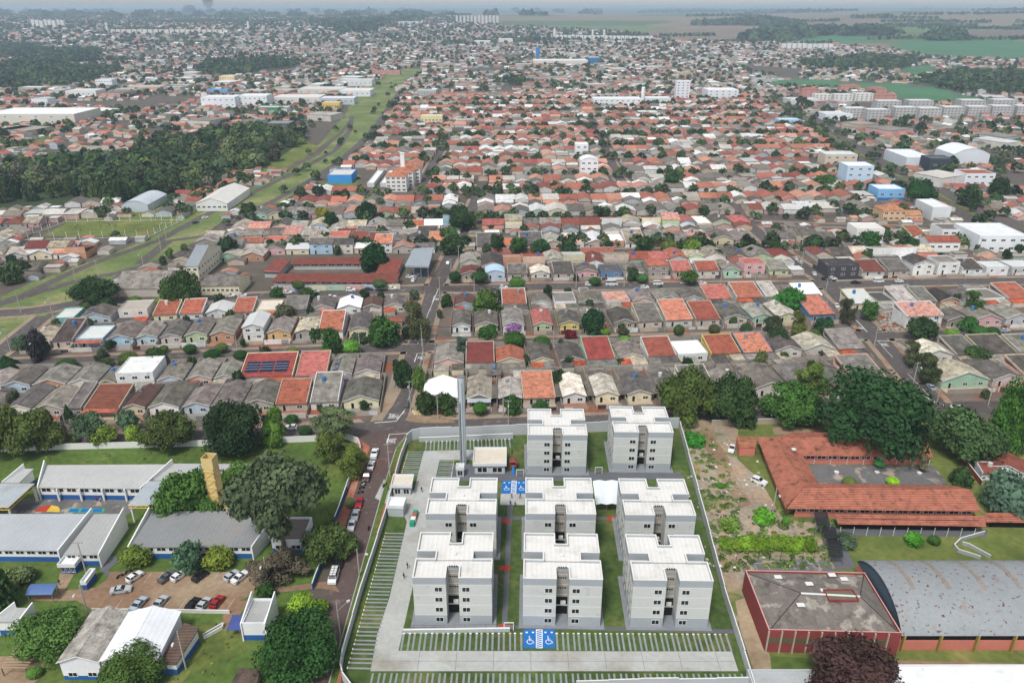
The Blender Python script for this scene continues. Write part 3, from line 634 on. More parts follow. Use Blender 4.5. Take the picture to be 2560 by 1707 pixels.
def house(name, label, cat, x, y, rz, w, d, kind='g', rc='7b746d', wc='d8d2c4', rm='roof_fibre', h=2.9, wins=2, door=True, group=None, annex=0, carport=0, cc=None, two=False, side='', rise=None, base=None, R=rnd, awn=None, face='wall_paint', ground=0.0):
    t = thing(name, label, cat, (x, y, ground), rz, group)
    H_ = h + (2.7 if two else 0)
    r, z = roof_mesh(kind, w, d, H_, .35, rm, rise)
    b = MB(); hw = w / 2; k = face
    if base: b.box(-hw, hw, 0, d, 0, 1.1, base); b.box(-hw, hw, 0, d, 1.1, H_, k)
    else: b.box(-hw, hw, 0, d, 0, H_, k)
    if kind == 'g':
        for yy in (0, d): b.face([(-hw, yy, H_), (hw, yy, H_), (0, yy, z)] if yy == 0 else [(hw, yy, H_), (-hw, yy, H_), (0, yy, z)], k)
    elif kind == 'r':
        for s in (-1, 1): b.face([(s * hw, 0, H_), (s * hw, d, H_), (s * hw, d / 2, z)][::s], k)
    elif kind == 'b':
        for yy in (0, d): b.face([(-hw + w * i / 8, yy, H_ + (z - H_) * (1 - ((2.0 * i / 8) - 1) ** 2)) for i in range(9)][::1 if yy else -1], k)
    elif kind == 's':
        for s in (-1, 1):     # side walls carried up past the roof, a parapet behind
            b.prism([(s * hw - .11, -.35), (s * hw + .11, -.35), (s * hw + .11, d), (s * hw - .11, d)], 0, 0.05, k)
            q = [(-.35, H_ - .0), (d + .08, z + .15)]
            b.solid([(s * hw - .11, -.35, H_ + .28), (s * hw + .11, -.35, H_ + .28), (s * hw + .11, d + .1, z + .42), (s * hw - .11, d + .1, z + .42)], .75, k)
        b.box(-hw - .11, hw + .11, d, d + .16, H_ - .1, z + .42, k); b.box(-hw + .01, hw - .01, d - .1, d, H_, z, k)
    elif kind == 'f':
        for (a, c, e, f) in ((-hw, hw, 0, .16), (-hw, hw, d - .16, d), (-hw, -hw + .16, .16, d - .16), (hw - .16, hw, .16, d - .16)): b.box(a, c, e, f, H_, H_ + .5, k, skip='b')
    b.build('wall', t, wc); r.build('roof', t, rc)
    fl = [1.45] + ([1.45 + 2.8] if two else [])
    for zz in fl:
        n = wins
        for i in range(n):
            xx = -hw + w * (i + .5) / n
            if door and zz < 2 and i == 0 and n > 1: put(DOORM, 'door', t, None, (xx, 0, 0.05)); continue
            put(WINM, 'window', t, None, (xx, 0, zz), 0, (min(1.6, w / n * .5), 1, 1.05))
        if 'l' in side or 'r' in side:
            for s, ch in ((-1, 'l'), (1, 'r')):
                if ch in side:
                    m_ = max(1, int(d / 4))
                    for i in range(m_): put(WINM, 'window', t, None, (s * hw, d * (i + .5) / m_, zz), s * pi / 2, (1.2, 1, 1.05))
    if carport:
        s = 1 if carport > 0 else -1; cw = abs(carport); x0, x1 = sorted((s * (hw + .15), s * (hw + cw)))
        c = MB(); c.solid([(x0, .4, 2.55), (x1, .4, 2.55), (x1, d * .8, 2.75), (x0, d * .8, 2.75)], .08, 'roof_fibre'); c.build('carport_roof', t, cc or '6d675f')
        c = MB(); c.box(x0, x1, d * .75, d * .78, 0, 2.6, 'wall_paint'); c.box(x0, x1, d * .75 - .03, d * .75, .1, 2.3, 'opening_shade'); c.build('carport_wall', t, wc)  # dark sheet on the back wall paints the shade under the carport
    if annex:
        aw = w * R.uniform(.6, 1.0); s = R.choice((-1, 1)); x0 = -hw if s < 0 else hw - aw; ah = 2.5
        c = MB(); c.box(x0, x0 + aw, d, d + annex, 0, ah - .35, 'wall_paint', 'f'); c.build('annex_wall', t, jit(wc, .08, R))
        c = MB(); c.solid([(x0 - .15, d + .03, ah + .1), (x0 - .15, d + annex + .3, ah - .3), (x0 + aw + .15, d + annex + .3, ah - .3), (x0 + aw + .15, d + .03, ah + .1)][::-1], .08, 'roof_fibre')
        c.build('annex_roof', t, jit(R.choice(('7a736b', '6b645e', '8f877c', 'a49b8d')), .08, R)); put(WINM, 'window', t, None, (x0 + aw * .5, d + annex, 1.4), pi, (.9, 1, .8))
    if R.random() < .3 and kind in 'grs' and y > 150:
        c = MB(); q = R.uniform(-.25, .25) * w; c.tube((q, d * .7, H_ + .2), (q, d * .7, z + .9), .62, .7, 'clean_paint', 10); c.tube((q, d * .7, z + .9), (q, d * .7, z + 1.05), .7, .3, 'clean_paint', 10); c.build('water_tank', t, R.choice(('3f6fa8', '8b8f92', 'c9c9c4', '4a78ab')))
    if awn:
        c = MB(); c.solid([(-hw, -2.4, 2.45), (hw, -2.4, 2.45), (hw, -.42, 2.9), (-hw, -.42, 2.9)], .08, 'roof_tile' if awn != 'm' else 'roof_metal'); c.build('porch_roof', t, awn if awn != 'm' else 'a7b0b4')
        for xx in (-hw + .2, 0, hw - .2): c = MB(); c.box(xx - .1, xx + .1, -2.3, -2.1, 0, 2.4, 'wall_paint'); c.build('porch_post', t, wc)
    return t
GREY, DGREY, LGREY, BEIGE = '7b756e', '5f5a55', 'a19b92', 'b3a894'
NAMEC = {'e9e9e6': 'white', 'd8d2c4': 'off-white', 'e6d9ac': 'cream', 'd9cf9e': 'pale yellow', '9cc7dc': 'sky blue', 'b9cede': 'pale blue', 'e3b79b': 'peach', 'd9a0a0': 'pink', '9fcfae': 'mint green', 'b9cf9a': 'light green', 'd2a347': 'mustard', 'c98a58': 'brown',
         'b8aca0': 'greyish beige', '474d52': 'dark slate', '4d7fa6': 'blue', '62c8c0': 'turquoise', 'a8998a': 'taupe', 'c9b7a0': 'tan', 'd5c3ba': 'pinkish white', 'c6cbcc': 'light grey', '8d7f78': 'mauve-grey', 'e0c24a': 'yellow',
         '7b756e': 'grey', '5f5a55': 'dark grey', 'a19b92': 'light grey', 'b3a894': 'beige', 'c8c0b0': 'pale beige', 'e8e8e6': 'white', 'b0563a': 'rust-orange', 'c8623f': 'orange', 'bf6847': 'orange', 'd9825f': 'salmon', '8c3a32': 'dark red', 'a33a30': 'red', 'c96a5c': 'pinkish red', 'dd9c86': 'pale salmon',
         '8e4a37': 'rust-brown', 'd39a62': 'light orange', '4c4846': 'very dark grey', '6a4f45': 'brown', 'a9c4d2': 'light blue', 'c0623c': 'burnt orange', '9b3f35': 'brick red', '7f3a33': 'maroon', 'd7b48c': 'sandy'}
ROOFK = {'g': 'gabled', 'r': 'ridged', 's': 'sloping', 'f': 'flat', 'h': 'hipped', 'b': 'barrel'}
def colname(c): return NAMEC.get(c, 'pale').replace(' ', '-')
NEARC = {'W': 'e9e9e6', 'O': 'd8d2c4', 'C': 'e6d9ac', 'Y': 'd9cf9e', 'K': '9cc7dc', 'B': 'b9cede', 'P': 'e3b79b', 'I': 'd9a0a0', 'M': '9fcfae', 'N': 'b9cf9a', 'U': 'd2a347', 'R': 'c98a58', 'G': 'b8aca0', 'D': '474d52', 'L': '4d7fa6', 'T': '62c8c0', 'A': 'a8998a', 'S': 'c9b7a0', 'V': 'd5c3ba', 'E': 'c6cbcc', 'J': 'e0c24a', 'H': '8d7f78'}
RC = {'g': GREY, 'd': DGREY, 'l': LGREY, 'b': BEIGE, 'c': 'c8c0b0', 'w': 'e8e8e6', 'o': 'bf6847', 'r': 'b0563a', 's': 'd9825f', 'x': '8c3a32', 'e': 'a33a30', 'p': 'c96a5c', 'q': 'dd9c86', 't': '8e4a37', 'y': 'd39a62', 'k': '4c4846', 'n': '6a4f45', 'i': 'a9c4d2', 'u': 'c0623c', 'm': '7f3a33'}
TILES = set('orsxepqtynum')
CNT = [0]
USEDL = {}
def uniq(lab):
    USEDL[lab] = USEDL.get(lab, 0) + 1
    return lab
def row(where, line_px, spec, setback, face=1, dd=(12, 16), annex=(4, 8), yards=True, z=0.0, R=None, grp='houses standing side by side along the streets', depthmap=None):
    """one row of houses. line_px: the front wall line (x, y pixels on the ground); spec: 'x0 x1 kind roof wall [opts]; ...' in pixels along that line"""
    R = R or random.Random(len(where) * 31 + len(spec)); lp = line_px
    def ly(x):
        for i in range(len(lp) - 1):
            if lp[i][0] <= x <= lp[i + 1][0] or i == len(lp) - 2: return lp[i][1] + (lp[i + 1][1] - lp[i][1]) * (x - lp[i][0]) / (lp[i + 1][0] - lp[i][0])
    items = [s.split() for s in spec.strip().split(';') if s.strip()]
    out = []
    for i, it in enumerate(items):
        x0, x1 = float(it[0]), float(it[1]); kind, rc, wc = it[2][0], it[3], it[4]; op = it[5] if len(it) > 5 else ''
        a, c = G(x0, ly(x0)), G(x1, ly(x1)); wdt = math.hypot(c[0] - a[0], c[1] - a[1]); rz = atan2(c[1] - a[1], c[0] - a[0]); mx_, my_ = (a[0] + c[0]) / 2, (a[1] + c[1]) / 2
        d = R.uniform(*dd) * (0.75 if 'z' in op else 1)
        if face < 0:       # the front looks away: rotate so that local y points to the camera
            rz += pi; pass
        two = '2' in op
        lab = '%s%s house, %s %s roof, %s from left %s' % ('two-storey ' if two else '', colname(NEARC[wc]), colname(RC[rc]), ROOFK[kind], ORD[i + 1], where)
        rm = 'roof_tile' if rc in TILES else ('roof_metal' if rc in 'wi' or 'm' in op else 'roof_fibre')
        if kind == 'f': rm = 'flat_roof' if rc not in TILES else rm
        cp = 0
        gap = 0
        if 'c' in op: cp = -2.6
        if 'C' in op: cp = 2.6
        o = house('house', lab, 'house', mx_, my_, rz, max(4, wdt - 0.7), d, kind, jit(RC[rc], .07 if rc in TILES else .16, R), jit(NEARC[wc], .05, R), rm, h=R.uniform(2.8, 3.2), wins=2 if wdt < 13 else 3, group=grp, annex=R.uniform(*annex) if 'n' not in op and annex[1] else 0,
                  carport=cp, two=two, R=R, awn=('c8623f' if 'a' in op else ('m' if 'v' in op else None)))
        out.append((o, wdt, d, rz))
        if not yards and 'n' not in op:
            for q in range(R.choice((1, 2, 2))):
                aw = wdt * R.uniform(.4, .62); x_0 = (-wdt / 2 if q == 0 else wdt / 2 - aw) + .1; ad = R.uniform(3, 6.5); rr = jit(R.choice((GREY, DGREY, GREY, LGREY, BEIGE, 'b0563a')), .08, R); hh_ = 2.5 + .12 * q
                c = MB(); c.solid([(x_0, -ad, hh_ - .35), (x_0 + aw, -ad, hh_ - .35), (x_0 + aw, -.42, hh_), (x_0, -.42, hh_)], .08, 'roof_fibre'); c.build('annex_roof', o, rr)
                c = MB(); c.box(x_0 + .12, x_0 + aw - .12, -ad + .12, -.45, 0, hh_ - .5, 'wall_paint'); c.build('annex_wall', o, jit(NEARC[R.choice(('O', 'C', wc, 'G', 'S'))], .06, R))
        if 'S' in op:      # solar panels
            zz = 4.1
            for j in range(3 if wdt > 14 else 2):
                pn = MB(); hwv = wdt * .12
                s_ = .2 if kind == 's' else .36
                cx = -wdt * .3 + j * wdt * .27 if kind == 's' else -wdt * .22
                y0, y1 = (2 + 0 * j, 8) if kind == 's' else (1 + 5 * j, 5 + 5 * j)
                def rz_(x_, y_): return (3.1 + s_ * y_ + .25) if kind == 's' else (3.05 + (wdt / 2 - .35 - abs(x_)) * .36 + .25)
                pn.solid([(cx - hwv, y0, rz_(cx - hwv, y0)), (cx + hwv, y0, rz_(cx + hwv, y0)), (cx + hwv, y1, rz_(cx + hwv, y1)), (cx - hwv, y1, rz_(cx - hwv, y1))], .06, 'solar')
                for q in range(1, 4):
                    yy = y0 + (y1 - y0) * q / 4; pn.solid([(cx - hwv, yy - .04, rz_(cx - hwv, yy) + .03), (cx + hwv, yy - .04, rz_(cx + hwv, yy) + .03), (cx + hwv, yy + .04, rz_(cx + hwv, yy) + .03), (cx - hwv, yy + .04, rz_(cx - hwv, yy) + .03)], .04, 'white_trim')
                pn.build('solar_panel', o)
        if yards and 'f' not in op and face > 0:      # garden wall and gate in front
            t = thing('garden_wall', 'front wall with gate, %s from left %s' % (ORD[i + 1], where), 'garden wall', (mx_ - sin(rz) * -setback, my_ - cos(rz) * setback, 0), rz, 'front garden walls of the houses')
            q = MB(); W2 = wdt / 2; hh = R.uniform(1.1, 2.1); gw = 2.8; gx = R.choice((-W2 + .3, W2 - gw - .3))
            q.box(-W2, gx, -.07, .07, 0, hh, 'wall_paint'); q.box(gx + gw, W2, -.07, .07, 0, hh, 'wall_paint'); q.build('wall_panel', t, jit(NEARC[R.choice(('W', 'O', wc, 'G', 'S', 'A'))], .05, R))
            q = MB(); 
            q.box(gx, gx + gw, -.03, .03, .1, hh * .9, 'wall_paint'); q.build('gate', t, R.choice(('8d8d8d', 'd8d8d8', '5a2a22', '4d4f52', 'a3a3a3')))
            s_ = MB()
            s_.box(-W2 + .1, W2 - .1, 0.1, setback - .02, 0, .09, 'yard_tile'); tag(s_.build('yard_paving', color=R.choice(('9a6f58', 'a79c8c', 'b5a38d', '8d8a84', '995a45')), loc=t.location, rz=rz), kind='structure')
    return out
mat('yard_tile', None, .9, (.3, .12), (2, .12))
def party_walls(where, line_px, xs, d0, d1, hh=2.0):
    """side walls between the lots of a row, one connected wall network"""
    lp = line_px
    def ly(x):
        for i in range(len(lp) - 1):
            if lp[i][0] <= x <= lp[i + 1][0] or i == len(lp) - 2: return lp[i][1] + (lp[i + 1][1] - lp[i][1]) * (x - lp[i][0]) / (lp[i + 1][0] - lp[i][0])
    b = MB(); o0 = G(xs[0], ly(xs[0])); prev = None
    for x in xs:
        a = G(x, ly(x)); c = G(x + 10, ly(x + 10)); l = math.hypot(c[0] - a[0], c[1] - a[1]); u = ((c[0] - a[0]) / l, (c[1] - a[1]) / l); n = (-u[1], u[0])
        A = (a[0] + n[0] * d0 - o0[0], a[1] + n[1] * d0 - o0[1]); B_ = (a[0] + n[0] * d1 - o0[0], a[1] + n[1] * d1 - o0[1]); k = .08
        b.prism([(A[0] - u[0] * k, A[1] - u[1] * k), (A[0] + u[0] * k, A[1] + u[1] * k), (B_[0] + u[0] * k, B_[1] + u[1] * k), (B_[0] - u[0] * k, B_[1] - u[1] * k)], 0, hh, 'wall_paint')
        if prev: b.prism([(prev[0] + u[0] * k, prev[1]), (B_[0] - u[0] * k, B_[1] - .0), (B_[0] - u[0] * k, B_[1] + .15), (prev[0] + u[0] * k, prev[1] + .15)], 0, hh + .05, 'wall_paint')
        prev = B_
    o = b.build('lot_wall', color='a89f93', loc=o0 + (0.0,)); tag(o, 'pale dividing walls between the lots ' + where, 'lot wall')
ROWS = {}
def edges(spec):
    its = [s.split() for s in spec.strip().split(';') if s.strip()]; xs = [float(i[0]) - 3 for i in its] + [float(its[-1][1]) + 3]
    return xs
A1c = [(1050,1015),(1310,1012),(1700,1000),(2000,985),(2240,970)]
s = '''1056 1152 g w W n; 1166 1230 g b H nv; 1246 1306 g l D nc; 1306 1390 s s S n; 1405 1466 g c W c; 1486 1548 g c C c; 1566 1630 g g C c; 1648 1706 g d O c; 1712 1790 s g O; 1797 1874 g l B; 1880 1970 g g O; 1976 2058 g g S; 2066 2130 g g P; 2136 2222 s g P'''
row('in the row behind the water tower', A1c, s, 4.5); party_walls('behind the tall water tower', A1c, edges(s), -4, 24)
A2c = [(1070,925),(1310,921),(1700,905),(2000,892),(2200,885)]
s = '''1085 1160 g g P; 1163 1238 s x S; 1240 1312 g o Y; 1326 1384 g d C; 1400 1460 g d P; 1464 1538 s e M; 1546 1610 g g C; 1616 1690 s r W; 1692 1770 f w W; 1774 1850 s r J; 1853 1930 s s L; 1934 2004 g d O; 2006 2086 g c O; 2090 2160 s g G'''
row('in the second row behind the tower', [(a, b_ - 0) for a, b_ in A2c], s, 3, face=1, yards=False, dd=(11, 14), annex=(0, 0))
party_walls('south of the middle street', A2c, edges(s), -6, 20)
A1l = [(-40,1043),(320,1038),(560,1032),(700,1028),(970,1018)]
s = '''-50 16 g g O; 20 84 g g O; 86 166 g g G; 170 210 s g G; 214 306 s t S a; 312 368 g n C; 374 452 g g W; 460 528 g g B; 532 606 g g O; 610 688 g g G; 690 772 s u S; 776 850 s g W; 858 950 g g C'''
row('in the row facing the blue-white school', A1l, s, 5); party_walls('facing the blue and white school', A1l, edges(s), -4, 22)
A2l = [(-40,985),(320,972),(560,962),(970,948)]
s = '''-50 10 g l B; 12 82 g g B; 86 170 g l R; 174 246 g g W; 250 292 g g U; 294 392 f w W 2; 396 462 g g B; 468 534 g g P; 538 592 g l V; 600 736 s e C S; 740 820 s p S; 824 882 g g W S; 888 952 g g O'''
row('in the row with the solar roof', A2l, s, 3, yards=False, dd=(11, 14), annex=(0, 0)); party_walls('around the large solar roof', A2l, edges(s), -5, 19)
B1l = [(60,872),(340,862),(560,852),(870,842)]
s = '''66 130 g b O; 133 188 s d V n; 192 264 f w K a; 268 338 g g K; 342 398 g g B; 402 458 g g V; 464 522 g g N; 526 588 g g R; 608 664 g w W 2; 668 730 g g U; 738 792 g b G; 796 860 s o W; 872 926 g g C'''
row('in the colourful row left of crossroads', B1l, s, 5); party_walls('in the colourful row', B1l, edges(s), -4, 20)
B2l = [(120,816),(340,806),(560,796),(1020,780)]
s = '''136 192 f w T n; 198 282 g g B S; 300 376 f c O 2; 384 446 s u C n; 450 510 s u W n; 516 578 g w W n; 582 636 s o V; 640 702 f c C; 710 770 s g G; 776 838 g g V; 844 904 g w W n; 908 956 g n A; 960 1018 g g O'''
row('in the row below the courtyard school', B2l, s, 3, yards=False, dd=(10, 12), annex=(0, 0)); party_walls('south of the courtyard school', B2l, edges(s), -5, 17)
B1c = [(1110,832),(1500,824),(1800,812),(2090,800)]
s = '''1130 1178 g d W; 1186 1246 g d C; 1256 1312 g g W; 1332 1382 g p N; 1398 1450 g d J; 1458 1514 g g G; 1532 1588 g d A; 1594 1656 s g S; 1662 1732 s s O; 1736 1800 s r S; 1808 1868 g d O; 1878 1930 g l M; 1940 1996 g c Y; 2018 2086 s s L'''
row('in the row above the middle street', B1c, s, 4); party_walls('north of the middle street', B1c, edges(s), -4, 18)
B2c = [(1130,778),(1500,770),(1800,760),(2080,752)]
s = '''1138 1186 g n K; 1190 1246 g g O; 1254 1318 s o W; 1328 1378 g g W; 1384 1442 f g W; 1446 1506 g g O; 1512 1576 f q V; 1580 1636 g g O; 1640 1700 g g G; 1706 1758 g g W; 1764 1830 s p S; 1838 1906 s o O; 1910 1950 s l W; 1990 2054 s w W m'''
row('in the row below the parked vans', B2c, s, 3, yards=False, dd=(10, 13), annex=(0, 0)); party_walls('south of the street with parked vans', B2c, edges(s), -4, 17)
C1c = [(1150,700),(1500,694),(1800,690)]
s = '''1152 1206 g m G; 1212 1264 b i B n; 1268 1320 s g G; 1326 1376 g c O; 1382 1436 s d G; 1442 1494 g d I; 1500 1556 f d L; 1562 1612 g g W; 1618 1672 h o G 2; 1680 1732 s p S; 1740 1798 s r O; 1806 1850 g l M; 1856 1912 f p I 2; 1920 1972 s g N'''
row('in the row behind the parked vans', C1c, s, 3.5, dd=(9, 11)); party_walls('behind the parked white vans', C1c, edges(s), -3, 18)
C1r = [(2060,694),(2350,686),(2570,682)]
s = '''2064 2146 f k D 2; 2152 2212 s t O; 2218 2272 s g G; 2278 2334 g d W 2; 2340 2396 f g W 2; 2402 2456 s d W; 2462 2520 f w W; 2526 2590 f w E'''
row('on the right-hand shop street', C1r, s, 3.5, dd=(9, 12))
BR2 = [(2110,775),(2340,768),(2570,758)]
s = '''2126 2186 s w C n; 2190 2236 f k O; 2240 2290 s l O; 2296 2340 s g O; 2346 2398 g k R; 2404 2450 g d W; 2454 2510 f g W; 2514 2580 s o O'''
row('in the row beside the rubble lot', BR2, s, 3, yards=False, dd=(11, 13), annex=(0, 0))
BR1 = [(2240,822),(2400,816),(2570,810)]
s = '''2258 2352 s q W 2; 2362 2424 g d A; 2430 2504 g g I; 2510 2576 g l E'''
row('in the short row by clipped trees', BR1, s, 3.5, dd=(9, 12))
AR2 = [(2290,908),(2570,895)]
s = '''2300 2380 g c O; 2384 2446 s g G; 2452 2536 s d Y; 2542 2620 s g O'''
row('in the block below right crossroads', AR2, s, 3, yards=False, dd=(10, 12))
AR1 = [(2340,972),(2620,960)]
s = '''2350 2470 g b M; 2476 2552 g d V; 2560 2640 s d P'''
row('facing the far right street corner', AR1, s, 4, dd=(10, 13))
for q in ([(1062,1040),(1320,1036),(1700,1026),(2240,1000),(2160,865),(1700,873),(1300,880),(1078,893)], [(-60,1090),(960,1050),(1010,885),(600,902),(-60,928)], [(75,888),(560,873),(1000,858),(1062,740),(600,758),(190,775)],
          [(1085,855),(1500,841),(2150,825),(2080,728),(1500,730),(1116,738)], [(1130,708),(1950,703),(1900,650),(1150,655)], [(2250,1005),(2700,1000),(2700,850),(2225,858)], [(2120,740),(2700,722),(2700,815),(2215,820)], [(2060,700),(2700,692),(2700,600),(2000,640)]):
    sheet('yard', P(*q), 'yard', 0.015)
# ------------------------------------------------------------------ purpose-built places
mat('tower_grey', 'bcc3c7', .6, (.15, .05), (1.2, .04))
mat('cap_pink', 'cf9d95', .8)
mat('patched_roof', '7d766f', .95, (.3, .12), (2, .1), 'sheet', mix=[('a39c92', .25, .56, .6), ('575049', .3, .55, .7)])
mat('ridge_dark', '4a4540', .9)
mat('earth_in', '6d6352', .9)
mat('pilaster', 'b5aa98', .9)
mat('window_olive', '5f5a42', .6)
mat('barrel_roof', '8f9395', .7, (.12, .07), (1.2, .05), mix=[('5f3d38', 1.3, .62, .66), ('8a7a70', .25, .6, .8)])
mat('end_steel', '4a5b68', .7, (.3, .08), (2, .05))
mat('rooflight', '8d8378', .6, (.8, .15), (3, .1))
mat('post_yellow', 'a08a4a', .8)
mat('paint_truss', 'd9b565', .7, (.5, .08), (2, .05))
mat('tower_yellow', 'd3ba80', .8, (.4, .06), (2, .05))
def quad_building(name, label, cat, FL, FR, BR, BL, zf, zb, wall, wc, roofm, rc, base=None, bc=None, fins='', th=.25, wins=0, ov=.3, fc='e9e9e6', zr=None, parts=True, winw=1.6):
    """a single-slope building from its four roof corners in pixels; zf and zb are front and back eave heights"""
    a, b_, c, d = G(*FL, zf), G(*FR, zf), G(*BR, zb), G(*BL, zb); ox, oy = a
    t = thing(name, label, cat, (ox, oy, 0)); q = [(p[0] - ox, p[1] - oy) for p in (a, b_, c, d)]; Z = [zf, zf, zb, zb]
    r = MB(); r.solid([(q[i][0], q[i][1], Z[i]) for i in range(4)], th, roofm); r.build('roof', t, rc)
    iq = inset(q, ov); m = MB(); bz = 1.5
    for i in range(4):
        j = (i + 1) % 4
        if base:
            m.face([iq[i] + (0,), iq[j] + (0,), iq[j] + (bz,), iq[i] + (bz,)], base); m.face([iq[i] + (bz,), iq[j] + (bz,), iq[j] + (Z[j] - th,), iq[i] + (Z[i] - th,)], wall)
        else: m.face([iq[i] + (0,), iq[j] + (0,), iq[j] + (Z[j] - th,), iq[i] + (Z[i] - th,)], wall)
    m.build('wall', t, wc)
    for s in fins:      # side walls rising above the roof towards the back
        p, e = (q[0], q[3]) if s == 'l' else (q[1], q[2]); dx, dy = e[0] - p[0], e[1] - p[1]; L = math.hypot(dx, dy); nx, ny = -dy / L * .15, dx / L * .15
        f = MB(); e2 = (p[0] + dx * 1.03, p[1] + dy * 1.03); p2 = (p[0] - dx * .02, p[1] - dy * .02)
        v = [(p2[0] - nx, p2[1] - ny, 0), (p2[0] + nx, p2[1] + ny, 0), (e2[0] + nx, e2[1] + ny, 0), (e2[0] - nx, e2[1] - ny, 0)]
        zt = [zf + .35, zf + .35, zb + 1.5, zb + 1.5]; k = len(f.v); f.v += v + [(v[i][0], v[i][1], zt[i]) for i in range(4)]; mi = f.mi('clean_paint')
        for i in range(4): j = (i + 1) % 4; f.f.append((k + i, k + j, k + 4 + j, k + 4 + i)); f.m.append(mi)
        f.f.append((k + 4, k + 5, k + 6, k + 7)); f.m.append(mi); f.build('side_fin', t, fc)
    if wins:
        p, e = iq[0], iq[1]; L = math.hypot(e[0] - p[0], e[1] - p[1]); a_ = atan2(e[1] - p[1], e[0] - p[0])
        for i in range(wins):
            u = (i + .5) / wins; put(WINM, 'window', t, None, (p[0] + (e[0] - p[0]) * u, p[1] + (e[1] - p[1]) * u, (zf + bz) / 2 + .3), a_, (L / wins * .7, 1, 1.2))
    return t
def px_box(name, label, cat, x0, x1, yb, dep, h, wc='e9e9e6', rc='d9d8d4', kind='f', rm=None, wall='clean_paint', rows_=0, cols_=0, rz=0.0, side=0, rise=None, group=None, base=None, y2=None, par=True):
    """a building whose front wall stands on the ground line x0..x1 at yb (y2 at its right end)"""
    a, c = G(x0, yb), G(x1, y2 if y2 is not None else yb); wd = math.hypot(c[0] - a[0], c[1] - a[1]); rz = atan2(c[1] - a[1], c[0] - a[0]); g0 = hgt((a[0] + c[0]) / 2, (a[1] + c[1]) / 2)
    t = thing(name, label, cat, ((a[0] + c[0]) / 2, (a[1] + c[1]) / 2, g0), rz, group); rm = rm or ('flat_roof' if kind == 'f' else 'roof_metal')
    r, z = roof_mesh(kind, wd, dep, h, .3, rm, rise, trim=False); r.build('roof', t, rc); hw = wd / 2; b = MB()
    if base: b.box(-hw, hw, 0, dep, 0, 1.5, base); b.box(-hw, hw, 0, dep, 1.5, h, wall)
    else: b.box(-hw, hw, 0, dep, -.5, h, wall)
    if kind == 'g':
        for yy in (0, dep): b.face([(-hw, yy, h), (hw, yy, h), (0, yy, z)][::1 if yy == 0 else -1], wall)
    if kind == 'r':
        for s in (-1, 1): b.face([(s * hw, 0, h), (s * hw, dep, h), (s * hw, dep / 2, z)][::s], wall)
    if kind == 'b':
        for yy in (0, dep): b.face([(-hw + wd * i / 8, yy, h + (z - h) * (1 - ((2.0 * i / 8) - 1) ** 2)) for i in range(9)][::1 if yy else -1], wall)
    if kind == 'f':
        for (a_, c_, e, f) in ((-hw, hw, 0, .25), (-hw, hw, dep - .25, dep), (-hw, -hw + .25, .25, dep - .25), (hw - .25, hw, .25, dep - .25)): b.box(a_, c_, e, f, h, h + .6, wall, skip='b')
    b.build('wall', t, wc)
    fh = h / max(1, rows_)
    for k in range(rows_):
        for i in range(cols_): put(WINM, 'window', t, None, (-hw + wd * (i + .5) / cols_, 0, fh * (k + .55)), 0, (min(2.2, wd / cols_ * .55), 1, 1.15))
        for s in ((-1, 1) if side else ()):
            for i in range(side): put(WINM, 'window', t, None, (s * hw, dep * (i + .5) / side, fh * (k + .55)), s * pi / 2, (1.3, 1, 1.1))
    return t
W_, GR_ = 'clean_paint', 'roof_fibre'
mat('blue_paint', '2a5c9c', .8, (.3, .06), (2, .05)); mat('school_roof', None, .85, (.12, .06), (1.0, .05), 'seam', mix=[('8f8a82', .12, .58, .85)])
mat('red_wall', '8c4340', .85, (.3, .08), (2, .06), mix=[('7a3531', .4, .6, .8)]); mat('pink_wall', 'c77a6a', .85, (.3, .06), (2, .06))
SCH = dict(wall=W_, wc='e4e4e2', roofm='school_roof', base='blue_paint')
quad_building('school_wing', 'long white-roofed school wing behind the painted courtyard', 'school wing', (94,1218), (352,1221), (430,1160), (113,1162), 4.0, 4.9, rc='b5b6b4', fins='lr', wins=8, **SCH)
quad_building('school_wing', 'pale-roofed school wing partly behind the giant tree', 'school wing', (383,1200), (640,1202), (660,1160), (430,1158), 4.2, 4.8, rc='aeafad', **SCH)
quad_building('school_wing', 'small grey-roofed school wing at the far left of the lawn', 'school wing', (6,1206), (48,1206), (84,1171), (60,1171), 4.0, 4.9, rc='aeb0ae', fins='l', **SCH)
quad_building('school_wing', 'big grey-white roofed classroom wing with blue base at the left edge', 'school wing', (-110,1374), (146,1376), (229,1284), (-60,1284), 3.6, 4.6, rc='adb1b4', fins='r', wins=9, **SCH)
quad_building('school_wing', 'grey-roofed school wing with side windows right of the big classroom wing', 'school wing', (158,1386), (247,1386), (309,1284), (235,1284), 3.6, 4.8, rc='a5a6a4', fins='r', wins=3, **SCH)
quad_building('school_wing', 'wide dull grey roofed classroom wing left of the giant tree', 'school wing', (321,1367), (630,1367), (700,1278), (377,1276), 3.7, 4.7, rc='87898a', fins='lr', wins=10, **SCH)
sheet('courtyard', P((60,1246),(372,1246),(318,1286),(10,1286)), 'court', 0.06, 'grey school courtyard')
sheet('footpath', P((-60,1392),(290,1390),(300,1404),(-60,1404)), 'path_dark', 0.05); sheet('footpath', P((262,1398),(300,1398),(270,1425),(300,1448),(285,1450),(248,1424)), 'path_dark', 0.055)
sheet('court_paint', P((85,1279),(98,1268),(113,1264),(129,1263),(116,1279)), 'paint_red', 0.08); sheet('court_paint', P((116,1279),(129,1263),(145,1266),(150,1272),(149,1280)), 'paint_yellow', 0.08)
sheet('court_paint', P((166,1281),(176,1270),(264,1271),(257,1282)), 'paint_green', 0.08)
